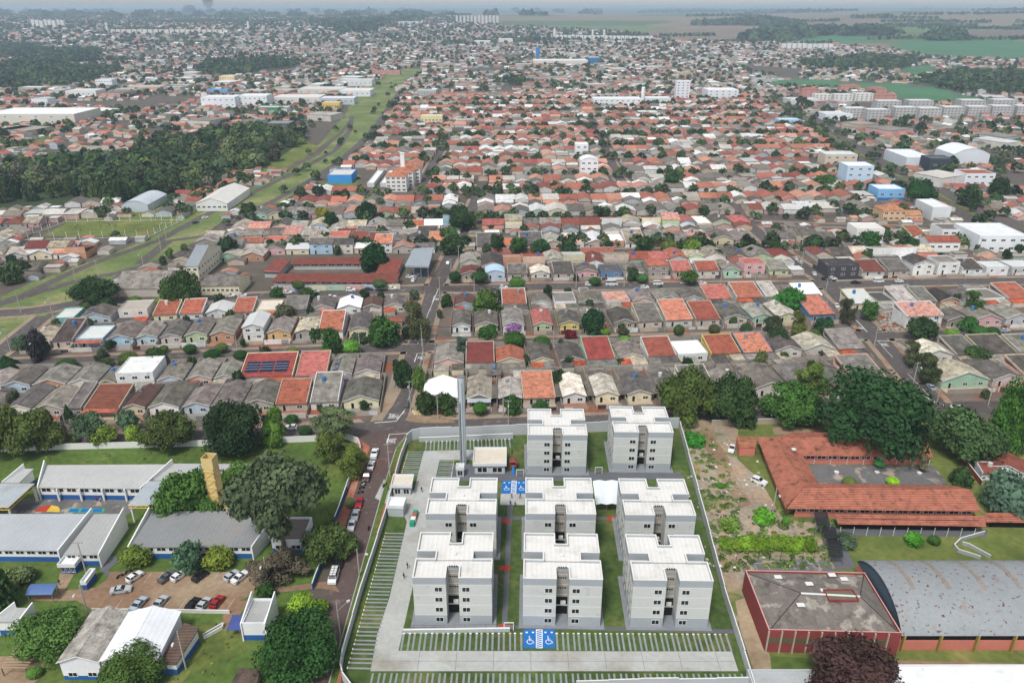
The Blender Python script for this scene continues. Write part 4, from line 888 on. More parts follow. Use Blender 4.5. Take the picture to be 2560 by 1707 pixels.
for k in range(3): x = 172 + 29 * k; sheet('court_paint', P((x - 1,1280),(x + 5,1271.5),(x + 27,1271.8),(x + 23,1280.3)), 'paint_blue', 0.09)
for i, x in enumerate((95, 150, 206, 262, 318)):
    b = MB(); b.box(-.22, .22, -.22, .22, 0, 3.9, 'clean_paint'); gx = G(x, 1252); tag(b.build('school_column', color='dcdcda', loc=gx + (0.0,)), 'white square column, %s from the left along the courtyard arcade' % ORD[i + 1], 'column', 'courtyard columns of the school')
def truss_canopy(label, FL, FR, BR, BL, z):
    t = thing('school_canopy', label, 'canopy', G(*FL, z) + (0.0,)); o = G(*FL, z); q = [(p[0] - o[0], p[1] - o[1]) for p in (G(*FL, z), G(*FR, z), G(*BR, z), G(*BL, z))]
    r = MB(); r.solid([p + (z,) for p in q], .12, 'school_roof'); r.build('roof', t, 'a9b1b6')
    for i in (0, 1, 3):
        a, c = q[i], q[(i + 1) % 4]; m = MB(); L = math.hypot(c[0] - a[0], c[1] - a[1]); n = max(3, int(L / 1.2))
        m.tube(a + (z - .1,), c + (z - .1,), .09, .09, 'paint_truss', 5); m.tube(a + (z - .9,), c + (z - .9,), .09, .09, 'paint_truss', 5)
        for k in range(n):
            u, v = k / n, (k + 1) / n; s = k % 2
            m.tube((a[0] + (c[0] - a[0]) * u, a[1] + (c[1] - a[1]) * u, z - .1 - .8 * s), (a[0] + (c[0] - a[0]) * v, a[1] + (c[1] - a[1]) * v, z - .9 + .8 * s), .05, .05, 'paint_truss', 4)
        m.build('truss', t)
    for p in inset(q, .4): m = MB(); m.box(p[0] - .2, p[0] + .2, p[1] - .2, p[1] + .2, 0, z - .9, 'white_trim'); m.build('post', t)
truss_canopy('flat canopy with yellow truss edge at the left of the courtyard', (-60,1267), (21,1267), (86,1208), (-30,1208), 5.4)
truss_canopy('glazed canopy with yellow truss between courtyard and tank tower', (320,1262), (480,1264), (520,1203), (370,1202), 5.6)
truss_canopy('glazed canopy with yellow truss under the giant tree', (560,1263), (690,1266), (725,1204), (598,1202), 5.6)
# yellow tank tower
x, y = G(551,1292); t = thing('tank_tower', 'tall open yellow concrete tank tower rising out of the tree', 'water tower', (x, y, 0), radians(-6)); b = MB(); hw = 1.25
for sx in (-1, 1):
    for sy in (-1, 1): b.box(sx * hw - .15, sx * hw + .15, sy * hw - .15, sy * hw + .15, 0, 15.9, 'tower_yellow')
b.build('frame', t); b = MB(); b.box(-hw - .15, hw + .15, -hw - .15, -hw, 4, 15.7, 'tower_yellow'); b.box(hw, hw + .15, -hw, hw, 4, 15.7, 'tower_yellow'); b.box(-hw - .15, -hw, -hw, hw, 4, 15.7, 'tower_yellow'); b.build('panel', t)
b = MB()
for z in (5, 7.5, 10, 12.4, 14.8): b.box(-hw - .25, hw + .25, -hw - .28, -hw - .16, z, z + .3, 'paint_truss'); b.box(hw + .16, hw + .28, -hw, hw, z, z + .3, 'paint_truss')
for z in (5, 7.5, 10, 12.4): b.tube((-hw, -hw - .22, z + .3), (hw, -hw - .22, z + 2.5), .09, .09, 'paint_truss', 4)
b.build('bracing', t)
b = MB()
for (a_, c_, e, f) in ((-1.45, 1.45, -1.45, -1.3), (-1.45, 1.45, 1.3, 1.45), (-1.45, -1.3, -1.3, 1.3), (1.3, 1.45, -1.3, 1.3)): b.box(a_, c_, e, f, 15.7, 18.8, 'tower_yellow')
b.box(-1.3, 1.3, -1.3, 1.3, 15.7, 16.0, 'tower_yellow'); b.box(-1.3, 1.3, .8, .92, 17.3, 17.6, 'tower_yellow'); b.build('tank_box', t)
b = MB(); b.tube((.6, 1.4, 18.8), (.6, 1.4, 21), .04, .03, 'metal_grey', 5); b.build('lightning_rod', t)
# other school buildings
px_box('school_annex', 'white annex with brown flat roof and blue door behind the giant trunk', 'annex', 683, 762, 1382, 9, 3.4, 'e3e4e6', '7c6f66', base='blue_paint', rows_=1, cols_=2)
px_box('gate_lodge', 'white lodge with tall side fins beside the school driveway', 'lodge', 612, 668, 1600, 7.2, 4.2, 'e3e4e6', 'a5a6a4', rows_=0, base='blue_paint')
for s, (a, c) in enumerate((((607,1556),(641,1496)), ((664,1556),(699,1496)))):
    pass
x = bpy.data.objects[[o.name for o in bpy.data.objects if o.name.startswith('gate_lodge')][0]]
for s in (-1, 1):
    wdt = 5.2; f = MB(); xx = s * 4.0 * .82
    L = 7.7; z0, z1 = 4.85, 6.3; X = s * (math.hypot(*(np.array(G(612,1600)) - np.array(G(668,1600)))) / 2 + .14); k = 0
    v = [(X - .13, -.3, 0), (X + .13, -.3, 0), (X + .13, L, 0), (X - .13, L, 0)]; f.v += v + [(p[0], p[1], (z0, z0, z1, z1)[i]) for i, p in enumerate(v)]; mi = f.mi('clean_paint')
    for i in range(4): j = (i + 1) % 4; f.f.append((i, j, 4 + j, 4 + i)); f.m.append(mi)
    f.f.append((4, 5, 6, 7)); f.m.append(mi); f.build('side_fin', x, 'e9e9e8')
quad_building('school_annex', 'small grey-roofed annex with white fins behind the lower left tree', 'annex', (-20,1553), (47,1553), (84,1519), (39,1518), 4.2, 4.8, W_, 'e3e3e1', 'school_roof', 'a9aba9', base='blue_paint', fins='lr')
# hall of two gables at the lower left
for lab, FL, FR, BL_, rc, rm in (('school hall with beige-grey gabled roof at the lower left', (146,1652), (247,1651), (231,1531), 'a9a49b', 'roof_fibre'), ('school hall with bright white gabled roof beside the beige one', (249,1651), (392,1643), (346,1533), 'e6e8ea', 'roof_metal')):
    a, c, d = G(*FL, 5.0), G(*FR, 5.0), G(*BL_, 5.0); rz = atan2(c[1] - a[1], c[0] - a[0]); wdt = math.hypot(c[0] - a[0], c[1] - a[1]); dd = (d[0] - a[0]) * -sin(rz) + (d[1] - a[1]) * cos(rz)
    r2 = atan2(d[1] - a[1], d[0] - a[0]) - pi / 2
    house('school_hall', lab, 'school hall', (a[0] + c[0]) / 2, (a[1] + c[1]) / 2, rz * .5, wdt - .1, dd, 'g', rc, 'e3e4e6', rm, h=5.0, wins=2, door=False, base='blue_paint', rise=1.5, face='clean_paint')
quad_building('school_annex', 'low annex with weathered brown tiled roof right of the white hall', 'annex', (396,1657), (440,1660), (497,1569), (461,1555), 3.2, 4.0, W_, 'e3e3e1', 'roof_tile', '6f5a4c', base='blue_paint')


t = thing('carport', 'curved blue metal carport at the end of the earth driveway', 'carport', G(64,1500) + (0.0,)); b = MB(); A, B_, C_, D_ = P((63,1487),(130,1486),(147,1461),(79,1462), z=2.5); o = G(64,1500)
for i in range(6):
    u0, u1 = i / 6, (i + 1) / 6
    def pt(u, v): return ((A[0] * (1 - u) + D_[0] * u) * (1 - v) + (B_[0] * (1 - u) + C_[0] * u) * v - o[0], (A[1] * (1 - u) + D_[1] * u) * (1 - v) + (B_[1] * (1 - u) + C_[1] * u) * v - o[1], 2.2 + .9 * sin(pi * (u * .6 + .12)))
    b.solid([pt(u0, 0), pt(u0, 1), pt(u1, 1), pt(u1, 0)], .06, 'roof_metal')
b.build('roof', t, '5570a0')
for u, v in ((.1, .05), (.1, .95), (.9, .05), (.9, .95)): p = pt(u, v); b = MB(); b.box(p[0] - .06, p[0] + .06, p[1] - .06, p[1] + .06, 0, p[2] - .05, 'metal_grey'); b.build('post', t)
t = thing('awning', 'flat blue canvas awning beside the white lodge', 'awning', G(581,1590) + (0.0,)); o = G(581,1590); q = [(p[0] - o[0], p[1] - o[1]) for p in P((566,1575),(600,1574),(606,1536),(581,1536), z=2.4)]
b = MB(); b.solid([p + (2.4,) for p in q], .05, 'cloth'); b.build('canvas', t, '47558c')
for p in inset(q, .1): b = MB(); b.box(p[0] - .04, p[0] + .04, p[1] - .04, p[1] + .04, 0, 2.36, 'metal_grey'); b.build('post', t)
# ground of the school
sheet('driveway', P((232,1524),(572,1524),(600,1500),(640,1482),(700,1480),(800,1470),(850,1480),(830,1452),(800,1455),(700,1468),(645,1465),(640,1429),(276,1429),(268,1448),(240,1468),(160,1476),(100,1486),(70,1500),(130,1503),(190,1500)), 'earth', 0.062, 'earth-coloured car park and driveway of the school')
sheet('driveway', P((560,1524),(590,1502),(625,1500),(575,1570),(555,1568)), 'earth', 0.045); sheet('driveway', P((150,1430),(185,1436),(160,1478),(140,1478)), 'earth', 0.048)
for i in range(11): x0 = 372 + 28 * i; line([(x0 - 12,1456),(x0 + 8,1430)], .1, .07, 'paint_worn') if x0 < 640 else None
for i in range(8): x0 = 300 + 40 * i; line([(x0 - 12,1522),(x0 + 8,1494)], .1, .07, 'paint_worn') if x0 < 590 else None
sheet('path', P((500,1560),(545,1555),(520,1600),(470,1690),(430,1730),(400,1730),(450,1660)), 'grass_worn', 0.04)
wall_line('perimeter_wall', 'white perimeter wall of the school along the rear street', [(-300,1140),(0,1129),(140,1124),(500,1115),(788,1103),(865,1098),(895,1108),(902,1125)], 2.0, color='dfdedb')
wall_line('perimeter_wall', 'weathered pale wall of the school beside the first parked cars', [(903,1128),(885,1178),(868,1222)], 2.0, color='c9c8c4')
wall_line('perimeter_wall', 'blue perimeter wall of the school beside the red car', [(868,1223),(850,1275),(838,1306)], 1.9, m='blue_paint')
wall_line('perimeter_wall', 'blue perimeter wall of the school beside the white van', [(812,1398),(790,1450),(782,1474)], 1.9, m='blue_paint')
wall_line('planter_wall', 'low white wall along the bottom of the school car park', [(232,1529),(400,1530),(575,1533)], .9, color='cfcfcc')
wall_line('ramp_wall', 'pair of low white ramp walls on the school lawn', [(508,1592),(560,1562),(556,1572),(510,1598)], .8, color='d9d9d6')
# ---- compound service buildings
x, y = G(1158.5,1160); t = thing('water_tower', 'tall slender grey cylindrical water tower with ladder', 'water tower', (x, y, 0)); b = MB(); b.tube((0, 0, 0), (0, 0, 28.5), .98, 1.0, 'tower_grey', 28); b.build('shaft', t)
b = MB(); b.tube((0, 0, 28.5), (0, 0, 28.7), 1.05, 1.05, 'metal_grey', 28); b.build('cap', t)
b = MB(); b.tube((-.35, -1.12, .5), (-.35, -1.12, 21), .09, .09, 'dark_metal', 5); b.tube((-.75, -.95, .5), (-.75, -.95, 28), .05, .05, 'dark_metal', 5)
for k in range(46): b.tube((-.75, -.97, .8 + .6 * k), (-.35, -1.12, .8 + .6 * k), .03, .03, 'dark_metal', 4, cap=False) if k < 34 else None
b.build('ladder', t); b = MB(); b.tube((.3, -1.05, .2), (.3, -1.05, 27), .06, .06, 'metal_grey', 5); b.build('pipe', t)
for a in range(6): b = MB(); b.tube((cos(a) * .8, sin(a) * .8, 28.7), (cos(a) * .8, sin(a) * .8, 29.6), .03, .03, 'dark_metal', 4); b.build('aerial', t)
def kiosk(name, label, cat, FL, FR, dep, h, wc, rc, wins=2, ov=.5, yb=None):
    a, c = G(*FL), G(*FR); wd = math.hypot(c[0] - a[0], c[1] - a[1]); rz = atan2(c[1] - a[1], c[0] - a[0]); t = thing(name, label, cat, ((a[0] + c[0]) / 2, (a[1] + c[1]) / 2, 0), rz); hw = wd / 2
    b = MB(); b.box(-hw, hw, 0, dep, 0, h, 'clean_paint'); b.build('wall', t, wc)
    r = MB(); r.box(-hw - ov + .2, hw + ov - .2, -ov + .2, dep + ov - .2, h + .32, h + .42, 'flat_roof'); r.build('roof', t, rc)
    f = MB()
    for (a_, c_, e, g_) in ((-hw - ov, hw + ov, -ov, -ov + .18), (-hw - ov, hw + ov, dep + ov - .18, dep + ov), (-hw - ov, -hw - ov + .18, -ov + .18, dep + ov - .18), (hw + ov - .18, hw + ov, -ov + .18, dep + ov - .18)): f.box(a_, c_, e, g_, h, h + 1.0, 'clean_paint')
    f.build('fascia', t, 'dfe1e2')
    for i in range(wins): put(WINM, 'window', t, None, (-hw + wd * (i + .5) / wins, 0, 1.35), 0, (wd / wins * .62, 1, 1.7))
    return t
kiosk('party_hall', 'cream-roofed party hall with glazed doors beside the water tower', 'party hall', (1187,1184), (1262,1184), 7.6, 2.9, 'b9bec0', 'd2c8b8', 2)
kiosk('gatehouse', 'small gatehouse with cream roof at the compound entrance', 'gatehouse', (984,1238), (1027,1238), 4.2, 2.8, 'b9bec0', 'd2c8b8', 2)
kiosk('electrical_kiosk', 'small blue kiosk with white roof by the lawn path', 'kiosk', (154,1433), (192,1433), 2.6, 2.0, '2f5a9a', 'ecedee', 3, .3)
kiosk('gas_store', 'narrow blue store with white roof beside the school driveway', 'store', (208,1475), (220,1475), 4.2, 1.7, '2f5a9a', 'ecedee', 0, .15)
kiosk('waste_store', 'white-roofed waste store below the gatehouse', 'store', (970,1290), (1009,1292), 3.6, 2.6, 'b4babd', 'ebeff2', 0, .15)
kiosk('pump_house', 'tiny grey pump house at the foot of the water tower', 'pump house', (1141,1192), (1160,1192), 1.9, 2.4, 'b4babd', 'c9d0d2', 1, .1)
t = thing('bin_enclosure', 'green and white bin enclosure on the driveway by the waste store', 'bin enclosure', G(1024,1317) + (0.0,), radians(-4))
for k, (c, m) in enumerate((('2f9476', 'clean_paint'), ('dfe6e4', 'clean_paint'), ('b55a50', 'clean_paint'), ('2f9476', 'clean_paint'))):
    b = MB(); b.box(0, 1.2, .9 * k * 1.6, .9 * k * 1.6 + 1.35, 0, 1.3, m); b.box(.08, 1.12, .9 * k * 1.6 + .1, .9 * k * 1.6 + 1.25, 1.3, 1.4, m); b.build('bin', t, c)
x, y = G(1283,1170); t = thing('play_tower', 'red playground tower with blue slide beside the party hall', 'play tower', (x, y, 0)); b = MB()
for sx in (-.8, .8):
    for sy in (-.8, .8): b.box(sx - .08, sx + .08, sy - .08, sy + .08, 0, 2.6, 'paint_red')
b.build('frame', t); b = MB(); b.box(-.8, .8, -.8, .8, 1.2, 1.35, 'paint_red'); b.box(-.9, .9, .8, .9, 1.35, 2.0, 'paint_red'); b.build('deck', t)
b = MB(); R0 = (0, 0, 3.6); q = [(-1.1, -1.1, 2.6), (1.1, -1.1, 2.6), (1.1, 1.1, 2.6), (-1.1, 1.1, 2.6)]
for i in range(4): b.face([q[i], q[(i + 1) % 4], R0], 'red_wall')
b.build('roof', t); b = MB(); b.solid([(-.35, -3.6, .15), (.35, -3.6, .15), (.35, -.8, 1.4), (-.35, -.8, 1.4)], .08, 'paint_blue'); b.box(-.42, -.35, -3.6, -3.5, 0, .5, 'paint_blue'); b.build('slide', t)
# marquee
t = thing('marquee', 'white fabric marquee pitched between two middle-row blocks', 'marquee', G(1515,1262) + (0.0,)); o = G(1515,1262); FLm, FRm, BRm, BLm = P((1490,1256),(1544,1256),(1546,1197),(1482,1197), z=3.6)
def mq(u, v): return ((FLm[0] * (1 - u) + FRm[0] * u) * (1 - v) + (BLm[0] * (1 - u) + BRm[0] * u) * v - o[0], (FLm[1] * (1 - u) + FRm[1] * u) * (1 - v) + (BLm[1] * (1 - u) + BRm[1] * u) * v - o[1])
b = MB()
for half in (0, 1):
    u0, u1 = half * .5, half * .5 + .5; um = (u0 + u1) / 2
    b.solid([mq(u0, 0) + (3.0,), mq(um, 0) + (3.35,), mq(um, 1) + (3.35,), mq(u0, 1) + (3.0,)], .04, 'clean_paint'); b.solid([mq(um, 0) + (3.35,), mq(u1, 0) + (3.0,), mq(u1, 1) + (3.0,), mq(um, 1) + (3.35,)], .04, 'clean_paint')
b.build('canopy', t, 'e4eaee')
for u in (.01, .5, .99):
    for v in (0.01, .99): b = MB(); p = mq(u, v); b.tube(p + (0,), p + (2.98,), .05, .05, 'metal_grey', 5); b.build('pole', t)
for gx, gy, s in ((1300,1190,1), (1496,1184,2), (1272,1575,3)):
    t = thing('pergola_gate', 'small white gate frame beside the path %s' % ('near the playground', 'between the rear blocks', 'below the front left block')[s - 1], 'gate frame', G(gx, gy) + (0.0,)); b = MB()
    for X in (-1, 1): b.box(X - .07, X + .07, -.07, .07, 0, 2.1, 'white_trim')
    b.box(-1.07, 1.07, -.07, .07, 2.1, 2.25, 'white_trim'); b.build('frame', t); b = MB(); b.box(-.92, .92, -.03, .03, .3, 1.5, 'metal_grey'); b.build('gate', t)
# ---- the red-tiled school on the right
RT = 'bb6a4b'
def gabled_px(name, label, E0, E1, R0, R1, N0, N1, ze, zr, wallm, color, wz=None, posts=None):
    """long wing from eave line E0-E1, ridge R0-R1 and far eave N0-N1 in pixels"""
    e0, e1, r0, r1, n0, n1 = G(*E0, ze), G(*E1, ze), G(*R0, zr), G(*R1, zr), G(*N0, ze), G(*N1, ze); ox, oy = e0
    L = lambda p: (p[0] - ox, p[1] - oy); t = thing(name, label, 'school wing', (ox, oy, 0))
    r = MB(); r.solid([L(e0) + (ze,), L(e1) + (ze,), L(r1) + (zr,), L(r0) + (zr,)], .14, 'roof_tile'); r.solid([L(r0) + (zr,), L(r1) + (zr,), L(n1) + (ze,), L(n0) + (ze,)], .14, 'roof_tile')
    r.tube(L(r0) + (zr,), L(r1) + (zr,), .16, .16, 'roof_tile', 5); r.build('roof', t, color)
    q = inset([L(e0), L(e1), L(n1), L(n0)], 1.1); m = MB(); m.prism(q, 0, ze - .1, wallm); m.build('wall', t, 'b9665a'); 
    for i, j in ((0, 1),):
        a, c = q[i], q[j]; n = int(math.hypot(c[0] - a[0], c[1] - a[1]) / 3.2); an = atan2(c[1] - a[1], c[0] - a[0])
        for k in range(n): u = (k + .5) / n; put(WINM, 'window', t, None, (a[0] + (c[0] - a[0]) * u, a[1] + (c[1] - a[1]) * u, 2.2), an, (2.3, 1, .9))
    return t
sheet('lawn', P((1704,1066),(2350,1050),(2700,1050),(2700,1740),(1896,1740),(1866,1620),(1812,1460)), 'grass_worn', 0.02, 'grass around the red-tiled school')
sheet('vacant_lot', P((1706,1068),(1846,1062),(1842,1146),(1900,1200),(1960,1300),(2085,1310),(2110,1420),(1866,1426),(1870,1500),(1842,1560),(1812,1455),(1756,1262)), 'rough_lot', 0.04, 'rough earth lot with weeds behind the compound wall')
sheet('driveway', P((1745,1050),(1782,1050),(1790,1100),(1820,1140),(1838,1190),(1880,1260),(1850,1270),(1790,1180),(1760,1110)), 'earth', 0.055)
sheet('path', P((1838,1502),(1868,1492),(1925,1640),(1930,1692),(1890,1692),(1852,1580)), 'beige_path', 0.05, 'beige concrete path beside the red hall')
sheet('yard', P((1930,1068),(2345,1062),(2440,1090),(2470,1180),(2400,1100),(2330,1090),(1935,1086)), 'earth', .045); sheet('courtyard', P((2015,1160),(2335,1165),(2376,1220),(2040,1212)), 'court', 0.06, 'patchy grey courtyard of the red-tiled school')
gabled_px('school_wing', 'rear wing of the red-tiled school below the big trees', (2006,1139), (2333,1142), (1941,1092), (2315,1095), (1985,1080), (2312,1083), 3.4, 5.0, 'pink_wall', 'bb6a4b')
gabled_px('school_wing', 'slanting west wing of the red-tiled school', (1962,1269), (2047,1208), (2008,1218), (2007.9,1218.2), (1893,1091), (1985,1085), 3.4, 5.2, 'pink_wall', 'bb6a4b') if False else None
def hip_wing(name, label, pts, color, wall_q, ze):
    t = thing(name, label, 'school wing', G(*pts[0][0]) + (0.0,)); o = G(*pts[0][0]); r = MB()
    for poly in pts: r.solid([tuple(np.subtract(G(x_, y_, z_), o)) + (z_,) for x_, y_, z_ in poly], .14, 'roof_tile')
    r.build('roof', t, color); m = MB(); m.prism([tuple(np.subtract(G(x_, y_, ze), o)) for x_, y_ in wall_q], 0, ze - .2, 'pink_wall'); m.build('wall', t); return t
def hw_fix(P3): return P3
ZE, ZR = 3.4, 5.3
wing = [[(1964,1269,ZE),(2008,1218,ZR),(1941,1092,ZR),(1892,1092,ZE)][::1], [(2047,1208,ZE),(2008,1139,ZE),(1941,1092,ZR),(2008,1218,ZR)]]
t = thing('school_wing', 'slanting west wing of the red-tiled school', 'school wing', G(1964,1269) + (0.0,)); o = G(1964,1269); r = MB()
for poly in wing: r.solid([tuple(np.subtract(G(x_, y_, z_), o)) + (z_,) for x_, y_, z_ in poly], .14, 'roof_tile')
a = np.subtract(G(2008,1218,ZR), o); c = np.subtract(G(1941,1092,ZR), o); r.tube(tuple(a) + (ZR,), tuple(c) + (ZR,), .16, .16, 'roof_tile', 5); r.build('roof', t, 'bb6a4b')
m = MB(); m.prism(inset([tuple(np.subtract(G(x_, y_, ZE), o)) for x_, y_ in ((1964,1269),(2047,1208),(2008,1139),(1892,1092))], 1.2), 0, ZE - .25, 'pink_wall'); m.build('wall', t)
gabled_px('school_wing', 'long front wing of the red-tiled school', (1966,1271), (2453,1278), (2008,1218), (2428,1224), (2047,1207), (2385,1213), ZE, ZR, 'pink_wall', 'bb6a4b')
quad_building('school_wing', 'lower lean-to arcade roof in front of the long red-tiled wing', 'arcade', (2095,1309), (2465,1315), (2462,1290), (2086,1284), 2.7, 3.3, 'opening_shade', '4a4038', 'roof_tile', 'bb6a4b', th=.12, ov=1.6)  # near-black walls paint the shade behind the arcade posts
for i in range(11):
    x_ = 2094 + i * 33.5; b = MB(); b.tube((0, 0, 0), (0, 0, 2.6), .07, .07, 'white_trim', 5); tag(b.build('arcade_post', loc=G(x_ + 4, 1338 + i * .35) + (0.0,)), 'white post of the arcade, %s from the left' % ORD[i + 1], 'post', 'arcade posts of the red-tiled school')
sheet('walkway', P((2094,1318),(2470,1324),(2466,1342),(2090,1338)), 'path_dark', 0.06)
quad_building('covered_walk', 'tiled covered walkway leading right from the arcade', 'covered walk', (2464,1304), (2620,1306), (2620,1282), (2462,1281), 2.7, 3.2, 'opening_shade', '4a4038', 'roof_tile', 'bb6a4b', th=.12, ov=1.4)  # walls again near-black, shade under the walkway put into the colour
for i in range(8):
    x_, y_ = 2034 + i * 41, 1160 + i * .6; b = MB(); b.tube((0, 0, 0), (0, 0, 3.2), .08, .08, 'white_trim', 5); tag(b.build('courtyard_post', loc=G(x_, y_) + (0.0,)), 'white post, %s from the left along the rear courtyard side' % ORD[i + 1], 'post', 'courtyard posts of the red-tiled school')
quad_building('school_annex', 'small flat-roofed red annex beside the parked white car', 'annex', (1849,1118), (1890,1118), (1893,1092), (1841,1090), 3.0, 3.1, 'pink_wall', 'b9665a', 'roof_tile', 'b97148', ov=.1)
for k, (x0, y0, x1, y1, z) in enumerate(((2042,1278,2085,1313,3.8), (2062,1315,2100,1345,3.0), (2075,1345,2130,1392,2.4))):
    t = thing('slatted_roof', 'dark slatted roof over the outside stair, %s step from the top' % ORD[k + 1], 'stair roof', G(x0, y1, 0) + (0.0,)); o = G(x0, y1); q = P((x0,y1),(x0 + 34,y1),(x0 + 26,y0),(x0 - 8,y0), z=z); b = MB(); n = 12
    for i in range(n):
        u, v = i / n, (i + .6) / n; q4 = [tuple(q[a_][c_] * (1 - s_) + q[b2][c_] * s_ - o[c_] for c_ in (0, 1)) + (z,) for a_, b2, s_ in ((0, 3, u), (1, 2, u), (1, 2, v), (0, 3, v))]; b.solid(q4, .1, 'dark_metal')
    b.build('slats', t)
    for p in q: b = MB(); b.box(p[0] - o[0] - .08, p[0] - o[0] + .08, p[1] - o[1] - .08, p[1] - o[1] + .08, 0, z - .08, 'metal_grey'); b.build('post', t)
sheet('stairs_base', P((2040,1310),(2085,1310),(2140,1420),(2090,1425)), 'path_dark', 0.07)
wall_line('ramp_wall', 'grey zigzag ramp wall on the grass above the barrel hall', [(2384,1368),(2400,1352),(2460,1335)], 1.0, color='9aa0a3'); wall_line('ramp_wall', 'long grey lower leg of the zigzag ramp', [(2384,1368),(2394,1380),(2450,1398)], 1.0, color='9aa0a3')
wall_line('ramp_wall', 'grey inner wall of the zigzag ramp', [(2404,1362),(2420,1366),(2475,1396)], 1.0, color='9aa0a3')
wall_line('weathered_wall', 'stained pale wall between the red-tiled school and the street', [(1778,1064),(1920,1060),(2060,1056)], 2.0, m='wall_paint', color='b9a888'); wall_line('weathered_wall', 'short stained wall left of the earth driveway', [(1700,1068),(1745,1066)], 2.0, m='wall_paint', color='b9a888')
wall_line('garden_fence', 'red and grey garden wall beside the little tiled house', [(2388,1130),(2425,1180),(2452,1215)], 1.8, m='red_wall')
house('caretaker_house', 'white caretaker house with red-brown tiled roof at the right edge', 'house', *G(2510,1196), radians(-28), 9, 8, 'g', '9a4d3a', 'e3e4e6', 'roof_tile', wins=2)
house('caretaker_house', 'small tiled outbuilding beside the caretaker house', 'outbuilding', *G(2478,1200), radians(-5), 6, 4, 's', '9a4d3a', 'dfe2e6', 'roof_tile', h=2.4, wins=1, door=False)
# hall with red walls and patched grey hip roof
a, c, d, e = G(1921.5,1574,6), G(2254.5,1582,6), G(2162,1431,6), G(1863,1425,6); o = a
t = thing('red_hall', 'red-walled hall with patched grey hipped roof in the lower right', 'hall', (a[0], a[1], 0)); q = [tuple(np.subtract(p, o)) for p in (a, c, d, e)]
m = MB(); m.prism(q, 0, 6.1, 'red_wall', cap=False); iq = inset(q, .25)
for i in range(4): j = (i + 1) % 4; m.face([iq[j] + (5.4,), iq[i] + (5.4,), iq[i] + (6.1,), iq[j] + (6.1,)], 'red_wall'); m.face([q[i] + (6.1,), q[j] + (6.1,), iq[j] + (6.1,), iq[i] + (6.1,)], 'cap_pink')
m.build('wall', t); r0 = tuple(np.subtract(G(2002,1482,7.3), o)) + (7.3,); r1 = tuple(np.subtract(G(2150,1490,7.3), o)) + (7.3,); Q = [p + (5.6,) for p in iq]; r = MB()
r.face([Q[0], Q[1], r1, r0], 'patched_roof'); r.face([Q[1], Q[2], r1], 'patched_roof'); r.face([Q[2], Q[3], r0, r1], 'patched_roof'); r.face([Q[3], Q[0], r0], 'patched_roof'); r.build('roof', t)
r = MB(); r.tube(r0, r1, .2, .2, 'white_trim', 5)
for u, v in ((Q[0], r0), (Q[3], r0), (Q[1], r1), (Q[2], r1)): r.tube(u, v, .12, .12, 'ridge_dark', 5)
r.build('ridge_cap', t)
for (x_, y_) in ((1945,1442),(2022,1463),(2001,1516),(2080,1437),(2110,1447),(2040,1600),(2060,1480)):
    p = np.subtract(G(x_, y_, 6.5), o); 
    if y_ < 1590: r = MB(); r.box(-.8, .8, -.55, .55, 0, .08, 'white_trim'); s_ = r.build('roof_light', t, loc=(p[0], p[1], 6.55 + (.45 if 1450 < y_ < 1525 else 0))); 
r = MB(); 
for (x0, x1, y0, y1) in ((-3.2, 3.2, -1.7, -1.5), (-3.2, 3.2, 1.5, 1.7), (-3.2, -3.0, -1.5, 1.5), (3.0, 3.2, -1.5, 1.5)): r.box(x0, x1, y0, y1, 6.0, 7.6, 'red_wall')
r.box(-3, 3, -1.5, 1.5, 7.2, 7.25, 'earth_in'); p = np.subtract(G(2103,1485,7.6), o); r.build('roof_well', t, loc=(p[0], p[1], 0))
L = math.hypot(q[1][0], q[1][1]); an = atan2(q[1][1], q[1][0])
for k in range(10):
    u = k / 10 + .004; m = MB(); m.box(-.12, .12, -.35, .05, 0, 5.9, 'pilaster'); m.build('pilaster', t, loc=(q[1][0] * u, q[1][1] * u, 0), rz=an)
    if k < 9: m = MB(); m.box(-1.3, 1.3, -.05, .02, 2.6, 4.0, 'window_olive'); m.build('window', t, loc=(q[1][0] * (u + .05), q[1][1] * (u + .05), 0), rz=an)
for m_ in bpy.data.meshes: pass
# barrel hall
p0, p1 = G(2254.5,1588,4.6), G(2560,1607,4.6); t = thing('barrel_hall', 'long sports hall with pale blue-grey barrel roof at the right edge', 'sports hall', (p0[0], p0[1], 0), 0); Lh = 48.0; Dh = 22.5; n = 18
r = MB(); pr = []
for i in range(n + 1):
    th = pi * (.17 + .66 * i / n); pr.append((Dh / 2 - Dh / 2 * cos(th) / cos(pi * .17), 4.6 + 5.0 * (sin(th) - sin(pi * .17)) / (1 - sin(pi * .17))))
for i in range(n): (y0, z0), (y1, z1) = pr[i], pr[i + 1]; r.solid([(0, y0, z0), (Lh, y0, z0), (Lh, y1, z1), (0, y1, z1)], .12, 'barrel_roof')
r.build('roof', t)
for k in range(5):
    x0 = 5 + 7.6 * k; r = MB()
    for i in range(7, 15): (y0, z0), (y1, z1) = pr[i], pr[i + 1]; r.solid([(x0, y0, z0 + .05), (x0 + .95, y0, z0 + .05), (x0 + .95, y1, z1 + .05), (x0, y1, z1 + .05)], .04, 'rooflight')
    r.build('roof_light', t)
for X_ in (.3, Lh - .3): r = MB(); r.face([(X_, y_, z_) for y_, z_ in pr[::-1]], 'end_steel'); r.build('end_panel', t)
r = MB(); r.box(.5, Lh, .6, .8, 0, 2.6, 'pink_wall'); r.box(.5, Lh, .9, 1.0, 2.6, 4.4, 'opening_shade'); r.box(.4, .6, .8, Dh - .4, 0, 4.5, 'pink_wall'); r.box(.5, Lh, Dh - .7, Dh - .5, 0, 4.5, 'pink_wall'); r.build('wall', t)  # upper front band is a dark panel painted as shaded openings
